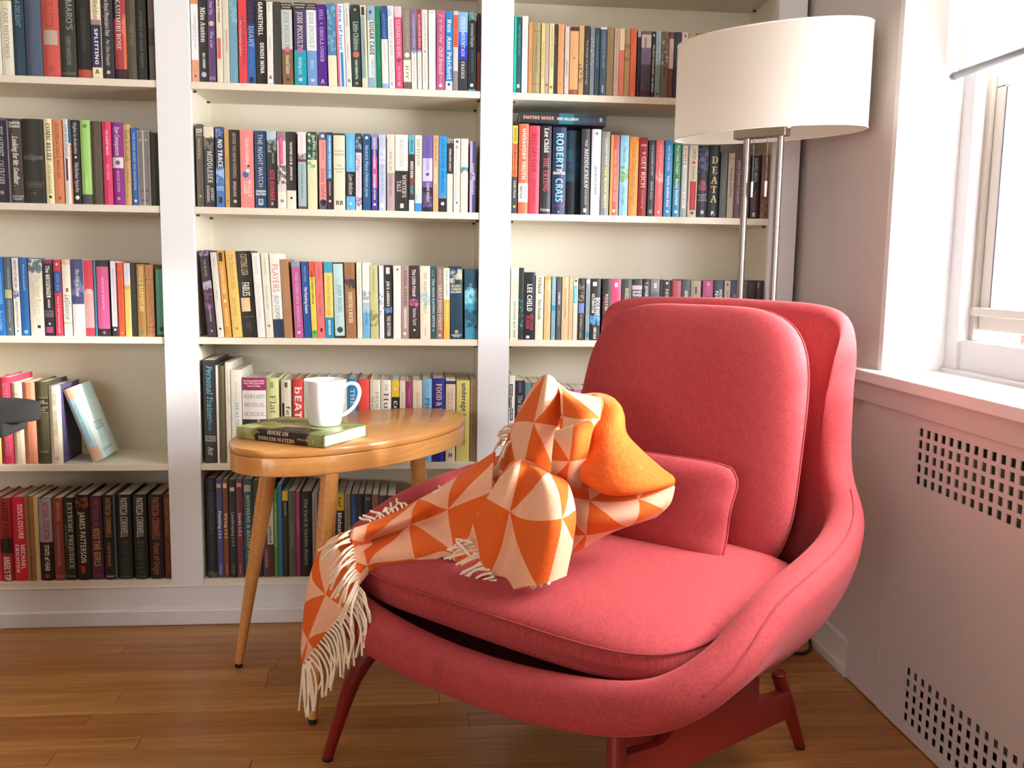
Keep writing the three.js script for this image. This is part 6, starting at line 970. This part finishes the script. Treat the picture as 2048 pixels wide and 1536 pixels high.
const THROW_SHEETS = [
{c:[[[-0.111,0.538,0.28],[-0.045,0.519,0.319],[-0.011,0.47,0.303],[0.077,0.508,0.345],[0.113,0.52,0.327],[0.113,0.519,0.275]],[[-0.108,0.573,0.27],[-0.029,0.558,0.309],[0.006,0.536,0.293],[0.09,0.564,0.335],[0.12,0.571,0.317],[0.118,0.575,0.265]],[[-0.093,0.614,0.255],[-0.023,0.616,0.294],[0.01,0.597,0.278],[0.094,0.617,0.32],[0.121,0.623,0.302],[0.113,0.626,0.25]],[[-0.093,0.646,0.22],[-0.033,0.659,0.259],[-0.007,0.644,0.243],[0.067,0.654,0.285],[0.09,0.658,0.267],[0.074,0.662,0.215]],[[-0.105,0.664,0.18],[-0.052,0.684,0.219],[-0.034,0.679,0.203],[0.031,0.684,0.245],[0.043,0.675,0.227],[0.026,0.664,0.175]],[[-0.141,0.66,0.122],[-0.104,0.676,0.142],[-0.085,0.673,0.134],[-0.04,0.672,0.155],[-0.027,0.663,0.146],[-0.032,0.651,0.12]],[[-0.17,0.64,0.072],[-0.135,0.654,0.092],[-0.118,0.65,0.084],[-0.078,0.649,0.105],[-0.07,0.638,0.096],[-0.079,0.627,0.07]]],uv:[0.25, 0.21, 0.02, 0.05],n:[34, 30]},
{c:[[[-0.105,0.507,0.22],[-0.119,0.557,0.204],[-0.154,0.595,0.165],[-0.176,0.634,0.139],[-0.229,0.664,0.07]],[[-0.115,0.494,0.29],[-0.136,0.533,0.274],[-0.221,0.56,0.192],[-0.228,0.606,0.179],[-0.274,0.626,0.1]],[[-0.163,0.5,0.295],[-0.187,0.52,0.284],[-0.287,0.528,0.192],[-0.29,0.566,0.189],[-0.332,0.579,0.13]],[[-0.198,0.481,0.315],[-0.216,0.514,0.314],[-0.302,0.522,0.237],[-0.295,0.555,0.239],[-0.34,0.564,0.175]],[[-0.242,0.469,0.34],[-0.256,0.504,0.334],[-0.328,0.507,0.272],[-0.308,0.541,0.284],[-0.355,0.547,0.22]],[[-0.289,0.46,0.37],[-0.301,0.492,0.369],[-0.352,0.496,0.327],[-0.317,0.533,0.354],[-0.34,0.541,0.32]],[[-0.281,0.445,0.415],[-0.296,0.48,0.409],[-0.316,0.504,0.4],[-0.296,0.535,0.419],[-0.307,0.55,0.405]]],uv:[0.34, 0.24, 0.03, 0.41],n:[36, 24]},
{c:[[[-0.304,0.475,0.35],[-0.322,0.491,0.34],[-0.344,0.502,0.325],[-0.361,0.512,0.305],[-0.367,0.52,0.29]],[[-0.295,0.475,0.395],[-0.313,0.493,0.4],[-0.335,0.507,0.395],[-0.351,0.518,0.385],[-0.356,0.529,0.37]],[[-0.263,0.458,0.43],[-0.29,0.481,0.44],[-0.322,0.496,0.44],[-0.348,0.508,0.435],[-0.358,0.521,0.42]],[[-0.254,0.432,0.455],[-0.286,0.446,0.462],[-0.32,0.458,0.462],[-0.353,0.471,0.455],[-0.368,0.488,0.445]],[[-0.283,0.39,0.465],[-0.302,0.404,0.475],[-0.329,0.413,0.475],[-0.359,0.42,0.468],[-0.376,0.434,0.46]],[[-0.324,0.338,0.47],[-0.332,0.353,0.478],[-0.349,0.363,0.478],[-0.37,0.37,0.472],[-0.381,0.378,0.466]],[[-0.382,0.267,0.472],[-0.378,0.282,0.476],[-0.378,0.294,0.476],[-0.381,0.305,0.474],[-0.385,0.315,0.47]]],uv:[0.34, 0.12, 0.13, 0.17],n:[30, 20]},
{c:[[[-0.203,0.809,-0.04],[-0.161,0.827,-0.0],[-0.131,0.837,0.02],[-0.121,0.83,0.01],[-0.136,0.807,-0.03]],[[-0.233,0.768,-0.04],[-0.174,0.79,0.01],[-0.113,0.802,0.055],[-0.099,0.797,0.035],[-0.111,0.77,-0.01]],[[-0.26,0.714,-0.035],[-0.191,0.731,0.015],[-0.112,0.744,0.075],[-0.093,0.739,0.05],[-0.095,0.725,0.01]],[[-0.276,0.658,-0.02],[-0.2,0.67,0.03],[-0.113,0.686,0.095],[-0.088,0.681,0.07],[-0.086,0.673,0.03]],[[-0.285,0.615,0.0],[-0.202,0.617,0.05],[-0.11,0.634,0.11],[-0.082,0.63,0.09],[-0.075,0.624,0.05]],[[-0.252,0.579,0.05],[-0.176,0.583,0.09],[-0.104,0.59,0.12],[-0.073,0.592,0.1],[-0.052,0.591,0.08]]],uv:[0.27, 0.19, 0.0, 0.02],n:[28, 28]},
{c:[[[-0.05,0.73,0.085],[-0.008,0.747,0.085],[0.025,0.763,0.07]],[[-0.026,0.742,0.125],[0.026,0.76,0.135],[0.051,0.772,0.105]],[[-0.014,0.725,0.145],[0.042,0.739,0.16],[0.058,0.747,0.125]],[[-0.013,0.696,0.15],[0.041,0.706,0.165],[0.057,0.711,0.135]],[[-0.014,0.669,0.15],[0.039,0.674,0.168],[0.055,0.675,0.14]],[[-0.015,0.647,0.15],[0.037,0.651,0.168],[0.053,0.645,0.145]]],uv:[0.16, 0.1, 0.115, 0.06],n:[26, 18]},
{c:[[[-0.15,0.815,-0.04],[-0.126,0.797,-0.05],[-0.093,0.791,-0.06],[-0.048,0.793,-0.06]],[[-0.085,0.8,0.03],[-0.044,0.796,0.05],[-0.01,0.794,0.05],[0.019,0.795,0.03]],[[-0.059,0.765,0.06],[-0.01,0.769,0.09],[0.021,0.769,0.09],[0.034,0.77,0.06]],[[-0.052,0.721,0.075],[0.002,0.722,0.105],[0.033,0.726,0.105],[0.033,0.721,0.07]],[[-0.046,0.667,0.09],[0.01,0.67,0.12],[0.041,0.675,0.12],[0.04,0.67,0.09]]],uv:[0.2, 0.12, 0.115, 0.1],n:[22, 18]},
{c:[[[-0.12,0.785,-0.07],[-0.054,0.797,-0.06],[-0.016,0.791,-0.06],[0.01,0.776,-0.05]],[[-0.043,0.78,0.01],[0.013,0.791,0.02],[0.046,0.786,0.01],[0.038,0.764,-0.02]],[[0.001,0.751,0.06],[0.051,0.758,0.07],[0.073,0.754,0.05],[0.058,0.732,0.0]],[[0.02,0.722,0.09],[0.083,0.73,0.11],[0.109,0.725,0.08],[0.107,0.707,0.02]],[[0.043,0.698,0.13],[0.115,0.708,0.15],[0.157,0.702,0.12],[0.165,0.683,0.04]],[[0.066,0.681,0.165],[0.138,0.68,0.185],[0.181,0.681,0.15],[0.199,0.674,0.055]],[[0.067,0.665,0.165],[0.138,0.657,0.185],[0.18,0.659,0.15],[0.204,0.665,0.06]],[[0.041,0.659,0.12],[0.103,0.649,0.13],[0.153,0.654,0.11],[0.191,0.661,0.05]]],uv:[0.071, 0.043, 0.255, 0.168],n:[36, 30]},
{c:[[[-0.091,0.643,0.08],[0.013,0.637,0.11],[0.096,0.642,0.12],[0.15,0.65,0.1],[0.194,0.664,0.05]],[[-0.033,0.625,0.16],[0.06,0.623,0.175],[0.129,0.625,0.16],[0.176,0.635,0.12],[0.205,0.654,0.06]],[[0.008,0.603,0.2],[0.078,0.602,0.2],[0.137,0.604,0.18],[0.178,0.61,0.13],[0.202,0.628,0.07]],[[0.046,0.574,0.215],[0.082,0.57,0.2],[0.114,0.575,0.165],[0.145,0.585,0.11],[0.165,0.594,0.05]],[[0.055,0.539,0.205],[0.068,0.532,0.18],[0.08,0.547,0.13],[0.109,0.568,0.07],[0.137,0.579,0.02]]],uv:[0.2, 0.3, 0.07, 0.22],n:[26, 32]},
{c:[[[-0.278,0.616,0.02],[-0.214,0.606,0.07],[-0.136,0.602,0.13],[-0.082,0.595,0.18]],[[-0.287,0.592,0.06],[-0.213,0.587,0.12],[-0.14,0.584,0.18],[-0.099,0.569,0.22]],[[-0.296,0.564,0.1],[-0.203,0.566,0.17],[-0.127,0.561,0.23],[-0.097,0.543,0.26]],[[-0.288,0.528,0.14],[-0.186,0.537,0.22],[-0.12,0.531,0.27],[-0.092,0.516,0.29]]],uv:[0.16, 0.16, 0.31, 0.12],n:[18, 18]}
];
const THROW_STRANDS = [
[[-0.088,0.551,0.305],[-0.094,0.549,0.33],[-0.112,0.53,0.335]],
[[-0.081,0.546,0.306],[-0.088,0.543,0.33],[-0.119,0.531,0.335]],
[[-0.074,0.541,0.308],[-0.093,0.536,0.33],[-0.113,0.514,0.335]],
[[-0.067,0.536,0.309],[-0.087,0.528,0.33],[-0.127,0.512,0.335]],
[[-0.06,0.532,0.31],[-0.07,0.524,0.33],[-0.096,0.507,0.335]],
[[-0.054,0.527,0.312],[-0.062,0.524,0.33],[-0.083,0.51,0.335]],
[[-0.047,0.522,0.313],[-0.056,0.51,0.33],[-0.086,0.489,0.335]],
[[-0.04,0.517,0.314],[-0.056,0.51,0.33],[-0.081,0.495,0.335]],
[[-0.034,0.513,0.316],[-0.053,0.504,0.33],[-0.079,0.485,0.335]],
[[-0.027,0.508,0.317],[-0.053,0.505,0.33],[-0.069,0.485,0.335]],
[[-0.021,0.504,0.318],[-0.04,0.497,0.33],[-0.061,0.474,0.335]],
[[-0.014,0.499,0.32],[-0.037,0.488,0.33],[-0.052,0.474,0.335]],
[[-0.007,0.494,0.321],[-0.033,0.485,0.33],[-0.054,0.466,0.335]],
[[-0.001,0.49,0.322],[-0.022,0.475,0.33],[-0.035,0.46,0.335]],
[[0.005,0.485,0.324],[-0.021,0.473,0.33],[-0.036,0.459,0.335]],
[[0.012,0.481,0.325],[-0.014,0.468,0.33],[-0.051,0.448,0.335]],
[[0.007,0.48,0.325],[-0.006,0.474,0.335],[-0.01,0.461,0.34],[-0.005,0.451,0.342]],
[[-0.078,0.548,0.31],[-0.102,0.553,0.33],[-0.077,0.542,0.335],[-0.062,0.531,0.335]],
[[-0.362,0.525,0.36],[-0.306,0.547,0.418],[-0.277,0.55,0.464],[-0.312,0.524,0.468]],
[[-0.355,0.52,0.364],[-0.305,0.541,0.422],[-0.288,0.543,0.467],[-0.33,0.517,0.471]],
[[-0.349,0.515,0.369],[-0.297,0.535,0.425],[-0.276,0.537,0.47],[-0.306,0.502,0.474]],
[[-0.343,0.51,0.373],[-0.294,0.531,0.429],[-0.279,0.536,0.472],[-0.315,0.502,0.476]],
[[-0.337,0.505,0.377],[-0.283,0.525,0.432],[-0.256,0.528,0.475],[-0.282,0.495,0.479]],
[[-0.331,0.5,0.382],[-0.278,0.519,0.436],[-0.251,0.518,0.478],[-0.281,0.481,0.482]],
[[-0.324,0.495,0.386],[-0.275,0.514,0.44],[-0.254,0.513,0.481],[-0.269,0.477,0.485]],
[[-0.318,0.49,0.391],[-0.271,0.506,0.443],[-0.255,0.498,0.484],[-0.275,0.457,0.488]],
[[-0.312,0.485,0.395],[-0.266,0.503,0.447],[-0.251,0.502,0.486],[-0.274,0.47,0.49]],
[[-0.306,0.48,0.399],[-0.257,0.496,0.45],[-0.235,0.489,0.489],[-0.267,0.444,0.493]],
[[-0.3,0.475,0.404],[-0.253,0.493,0.454],[-0.233,0.489,0.492],[-0.246,0.454,0.496]],
[[-0.293,0.47,0.408],[-0.248,0.488,0.456],[-0.227,0.485,0.492],[-0.252,0.448,0.496]],
[[-0.287,0.466,0.413],[-0.243,0.483,0.458],[-0.221,0.48,0.492],[-0.228,0.445,0.496]],
[[-0.281,0.461,0.417],[-0.241,0.477,0.46],[-0.228,0.472,0.492],[-0.241,0.434,0.496]],
[[-0.275,0.456,0.421],[-0.235,0.468,0.463],[-0.219,0.454,0.492],[-0.242,0.405,0.496]],
[[-0.269,0.452,0.426],[-0.232,0.462,0.465],[-0.218,0.445,0.492],[-0.238,0.399,0.496]],
[[-0.263,0.447,0.43],[-0.226,0.457,0.467],[-0.21,0.442,0.492],[-0.209,0.406,0.496]],
[[-0.253,0.456,0.441],[-0.23,0.448,0.445],[-0.218,0.416,0.447],[-0.215,0.357,0.442]],
[[-0.253,0.453,0.444],[-0.23,0.445,0.448],[-0.215,0.417,0.45],[-0.216,0.361,0.446]],
[[-0.253,0.449,0.447],[-0.234,0.442,0.451],[-0.207,0.42,0.453],[-0.217,0.367,0.445]],
[[-0.253,0.445,0.449],[-0.229,0.437,0.453],[-0.223,0.404,0.455],[-0.212,0.348,0.458]],
[[-0.252,0.442,0.452],[-0.233,0.433,0.456],[-0.222,0.4,0.458],[-0.218,0.34,0.454]],
[[-0.252,0.438,0.455],[-0.232,0.431,0.459],[-0.208,0.406,0.461],[-0.208,0.354,0.465]],
[[-0.252,0.435,0.457],[-0.233,0.426,0.461],[-0.208,0.397,0.463],[-0.236,0.329,0.458]],
[[-0.255,0.429,0.459],[-0.232,0.422,0.463],[-0.217,0.392,0.465],[-0.211,0.338,0.467]],
[[-0.26,0.423,0.461],[-0.237,0.416,0.465],[-0.215,0.389,0.467],[-0.231,0.329,0.465]],
[[-0.264,0.417,0.462],[-0.242,0.41,0.466],[-0.234,0.381,0.468],[-0.242,0.325,0.466]],
[[-0.268,0.41,0.464],[-0.247,0.402,0.468],[-0.236,0.371,0.47],[-0.237,0.31,0.464]],
[[-0.273,0.404,0.465],[-0.249,0.398,0.469],[-0.229,0.372,0.471],[-0.246,0.316,0.474]],
[[-0.277,0.398,0.467],[-0.256,0.391,0.471],[-0.234,0.366,0.473],[-0.243,0.31,0.474]],
[[-0.281,0.392,0.468],[-0.262,0.384,0.472],[-0.25,0.357,0.474],[-0.245,0.304,0.471]],
[[-0.287,0.384,0.469],[-0.263,0.377,0.473],[-0.25,0.346,0.475],[-0.264,0.28,0.469]],
[[-0.293,0.376,0.469],[-0.272,0.371,0.473],[-0.26,0.348,0.475],[-0.262,0.299,0.469]],
[[-0.299,0.369,0.47],[-0.275,0.363,0.474],[-0.266,0.335,0.476],[-0.26,0.286,0.478]],
[[-0.305,0.361,0.471],[-0.283,0.356,0.475],[-0.269,0.332,0.477],[-0.284,0.278,0.47]],
[[-0.311,0.353,0.472],[-0.289,0.347,0.476],[-0.275,0.317,0.478],[-0.296,0.253,0.476]],
[[-0.317,0.346,0.472],[-0.296,0.338,0.476],[-0.286,0.308,0.478],[-0.296,0.245,0.472]],
[[-0.324,0.337,0.473],[-0.301,0.332,0.477],[-0.276,0.309,0.479],[-0.293,0.251,0.475]],
[[-0.333,0.327,0.473],[-0.31,0.321,0.477],[-0.286,0.295,0.479],[-0.316,0.227,0.472]],
[[-0.341,0.317,0.474],[-0.318,0.312,0.478],[-0.296,0.288,0.48],[-0.304,0.235,0.478]],
[[-0.35,0.306,0.474],[-0.326,0.302,0.478],[-0.312,0.278,0.48],[-0.31,0.231,0.482]],
[[-0.359,0.296,0.474],[-0.337,0.292,0.478],[-0.312,0.273,0.48],[-0.345,0.215,0.473]],
[[-0.368,0.285,0.475],[-0.343,0.281,0.479],[-0.329,0.256,0.481],[-0.331,0.206,0.483]],
[[-0.376,0.275,0.475],[-0.352,0.27,0.479],[-0.341,0.244,0.481],[-0.335,0.195,0.481]],
[[-0.376,0.272,0.476],[-0.379,0.23,0.478],[-0.397,0.171,0.471]],
[[-0.373,0.275,0.476],[-0.368,0.236,0.478],[-0.374,0.164,0.471]],
[[-0.369,0.278,0.476],[-0.373,0.236,0.478],[-0.368,0.177,0.477]],
[[-0.365,0.282,0.476],[-0.359,0.243,0.478],[-0.35,0.178,0.484]],
[[-0.361,0.285,0.476],[-0.359,0.245,0.478],[-0.359,0.179,0.476]],
[[-0.357,0.288,0.476],[-0.353,0.249,0.478],[-0.36,0.178,0.48]],
[[-0.354,0.291,0.476],[-0.352,0.251,0.478],[-0.339,0.192,0.481]],
[[-0.35,0.294,0.476],[-0.353,0.253,0.478],[-0.364,0.183,0.47]],
[[-0.348,0.579,0.12],[-0.32,0.579,0.145],[-0.329,0.575,0.16]],
[[-0.343,0.576,0.12],[-0.316,0.576,0.145],[-0.327,0.572,0.16]],
[[-0.339,0.574,0.12],[-0.319,0.572,0.145],[-0.324,0.567,0.16]],
[[-0.334,0.571,0.12],[-0.309,0.571,0.145],[-0.312,0.568,0.16]],
[[-0.33,0.568,0.12],[-0.302,0.568,0.145],[-0.307,0.567,0.16]],
[[-0.325,0.565,0.12],[-0.305,0.564,0.145],[-0.296,0.556,0.16]],
[[-0.343,0.536,0.325],[-0.346,0.543,0.325],[-0.366,0.543,0.33],[-0.371,0.547,0.333]],
[[-0.343,0.539,0.313],[-0.346,0.543,0.313],[-0.356,0.546,0.318],[-0.372,0.548,0.321]],
[[-0.342,0.541,0.301],[-0.345,0.552,0.301],[-0.355,0.54,0.306],[-0.363,0.544,0.309]],
[[-0.342,0.543,0.289],[-0.355,0.549,0.289],[-0.368,0.55,0.294],[-0.377,0.552,0.297]],
[[-0.341,0.546,0.277],[-0.356,0.556,0.277],[-0.349,0.552,0.282],[-0.352,0.554,0.285]],
[[-0.34,0.549,0.265],[-0.346,0.555,0.265],[-0.35,0.545,0.27],[-0.356,0.557,0.273]],
[[-0.339,0.551,0.253],[-0.345,0.557,0.253],[-0.357,0.552,0.258],[-0.371,0.553,0.261]],
[[-0.338,0.554,0.241],[-0.347,0.565,0.241],[-0.364,0.547,0.246],[-0.367,0.563,0.249]],
[[-0.337,0.557,0.229],[-0.343,0.561,0.229],[-0.36,0.559,0.234],[-0.361,0.571,0.237]],
[[-0.261,0.711,-0.03],[-0.266,0.708,-0.015],[-0.283,0.692,-0.005]],
[[-0.265,0.703,-0.03],[-0.27,0.706,-0.015],[-0.284,0.686,-0.005]],
[[-0.268,0.696,-0.03],[-0.274,0.694,-0.015],[-0.287,0.683,-0.005]],
[[-0.272,0.689,-0.03],[-0.277,0.689,-0.015],[-0.283,0.68,-0.005]],
[[-0.275,0.681,-0.03],[-0.281,0.679,-0.015],[-0.282,0.668,-0.005]],
[[-0.279,0.674,-0.03],[-0.284,0.671,-0.015],[-0.287,0.664,-0.005]],
[[-0.283,0.666,-0.03],[-0.288,0.664,-0.015],[-0.292,0.654,-0.005]],
[[-0.286,0.659,-0.03],[-0.292,0.662,-0.015],[-0.299,0.642,-0.005]],
[[-0.242,0.678,-0.0],[-0.238,0.672,0.02],[-0.237,0.65,0.035]],
[[-0.242,0.673,0.004],[-0.238,0.667,0.024],[-0.232,0.647,0.039]],
[[-0.241,0.668,0.008],[-0.238,0.662,0.028],[-0.239,0.64,0.043]],
[[-0.241,0.663,0.012],[-0.237,0.657,0.032],[-0.236,0.633,0.047]],
[[-0.241,0.658,0.016],[-0.237,0.652,0.036],[-0.233,0.636,0.051]],
[[-0.241,0.653,0.02],[-0.237,0.648,0.04],[-0.23,0.627,0.055]],
[[-0.24,0.648,0.024],[-0.237,0.643,0.044],[-0.235,0.618,0.059]],
[[-0.24,0.643,0.028],[-0.236,0.638,0.048],[-0.23,0.613,0.063]],
[[-0.24,0.638,0.032],[-0.236,0.633,0.052],[-0.23,0.612,0.067]],
[[-0.24,0.633,0.036],[-0.236,0.628,0.056],[-0.231,0.607,0.071]],
[[0.063,0.5,0.31],[0.077,0.503,0.325],[0.084,0.502,0.33]],
[[0.073,0.505,0.31],[0.086,0.507,0.325],[0.084,0.504,0.33]],
[[0.083,0.509,0.31],[0.099,0.512,0.325],[0.099,0.509,0.33]],
[[0.093,0.513,0.31],[0.107,0.516,0.325],[0.11,0.514,0.33]],
[[0.103,0.517,0.31],[0.115,0.519,0.325],[0.115,0.517,0.33]]
];
// ---------------------------------------------------------------- orange and cream wool throw over the chair
{
  const o = thing('throw_blanket', 'orange and cream triangle patterned wool throw crumpled over the red chair', 'blanket', [0.374, 0, 0.861], -Math.PI / 4);
  const cv = canvas(1024, 1024, (c) => {
    const n = 4, s = 1024 / n, O = '#de6428', P = '#eeb594';
    for (let i = 0; i < n; i++) for (let j = 0; j < n; j++) {
      const x = i * s, y = j * s, odd = i % 2;
      c.fillStyle = odd ? O : P; c.fillRect(x, y, s, s); c.fillStyle = odd ? P : O; c.beginPath(); c.moveTo(x, y); c.lineTo(x + s, y);
      if (odd) c.lineTo(x, y + s); else c.lineTo(x + s, y + s);
      c.closePath(); c.fill();
    }
    for (let k = 0; k < 60000; k++) { c.globalAlpha = 0.1; c.fillStyle = k % 2 ? '#fff4e6' : '#a8420e'; c.fillRect(rnd() * 1024, rnd() * 1024, rr(1, 4), 1.2); }
    c.globalAlpha = 1;
  });
  const fuzz = (() => { const a = tileNoise(128, 128, 91), b = tileNoise(64, 64, 92); return noiseTex(256, 256, (x, y) => { const v = 128 + 90 * (a(x / 2, y / 2) - 0.5) + 60 * (b(x / 4, y / 4) - 0.5); return [v, v, v]; }, false, [9, 9]); })();
  const tex = canvasTex(cv, true, [2.3, 2.3]);
  const wool = new THREE.MeshPhysicalMaterial({ color: '#ffffff', map: tex, roughness: 1, bumpMap: fuzz, bumpScale: 0.0012, sheen: 0.6, sheenColor: new THREE.Color('#ffd0a8'), sheenRoughness: 0.5, side: THREE.DoubleSide, specularIntensity: 0.2 });
  const cr = (P, f) => P[0].map((_, k) => { const a = P[0][k], b = P[1][k], c = P[2][k], d = P[3][k]; return 0.5 * (2 * b + (c - a) * f + (2 * a - 5 * b + 4 * c - d) * f * f + (3 * b - a - 3 * c + d) * f * f * f); });
  const ext = (arr, i) => i < 0 ? arr[0].map((v, k) => 2 * v - arr[1][k]) : i >= arr.length ? arr[arr.length - 1].map((v, k) => 2 * v - arr[arr.length - 2][k]) : arr[i];
  const evalRow = (arr, t) => { const x = t * (arr.length - 1), i = Math.min(arr.length - 2, Math.floor(x)), f = x - i; return cr([ext(arr, i - 1), ext(arr, i), ext(arr, i + 1), ext(arr, i + 2)], f); };
  const geos = [];
  THROW_SHEETS.forEach((s) => {
    const [nu, nv] = s.n, pts = [], h = 0.0028;
    for (let i = 0; i <= nu; i++) { const row = []; for (let j = 0; j <= nv; j++) { const col = s.c.map(r => evalRow(r, j / nv)); const p = new THREE.Vector3(...evalRow(col, i / nu)); row.push(p); } pts.push(row); }
    const nrm = pts.map((r, i) => r.map((p, j) => { const a = pts[Math.max(0, i - 1)][j], b = pts[Math.min(nu, i + 1)][j], c = r[Math.max(0, j - 1)], d = r[Math.min(nv, j + 1)]; return b.clone().sub(a).cross(d.clone().sub(c)).normalize(); }));
    const U = (i, j) => [s.uv[2] + i / nu * s.uv[0], s.uv[3] + j / nv * s.uv[1]];
    // one closed skin: front face, rounded hem, back face
    const rows = [];
    for (let i = 0; i <= nu; i++) {
      const row = []; for (let j = 0; j <= nv; j++) row.push({ p: pts[i][j].clone().addScaledVector(nrm[i][j], h).toArray(), uv: U(i, j) });
      const e = pts[i][nv].clone().sub(pts[i][nv - 1]).normalize(), e0 = pts[i][0].clone().sub(pts[i][1]).normalize();
      row.push({ p: pts[i][nv].clone().addScaledVector(e, h * 0.8).toArray(), uv: U(i, nv) });
      for (let j = nv; j >= 0; j--) row.push({ p: pts[i][j].clone().addScaledVector(nrm[i][j], -h).toArray(), uv: U(i, j) });
      row.push({ p: pts[i][0].clone().addScaledVector(e0, h * 0.8).toArray(), uv: U(i, 0) }); row.push({ ...row[0] });
      rows.push(row);
    }
    const g = gridGeo(rows); geos.push(g);
    for (const i of [0, nu]) { const cap = [0, 1].map(k => pts[i].map((p, j) => ({ p: p.clone().addScaledVector(nrm[i][j], k ? h : -h).toArray(), uv: U(i, j) }))); geos.push(gridGeo(cap)); }
  });
  part('cloth', geos, wool, o, 'soft brushed wool in orange and cream triangles');
  const yarn = std('#efe0c8', 0.95);
  for (const s of THROW_STRANDS) {
    const c = new THREE.CatmullRomCurve3(s.map(p => new THREE.Vector3(...p)));
    part('fringe_strand', new THREE.TubeGeometry(c, 10, 0.0026, 6, false), yarn, o);
  }
}
renderer.render(scene, camera);
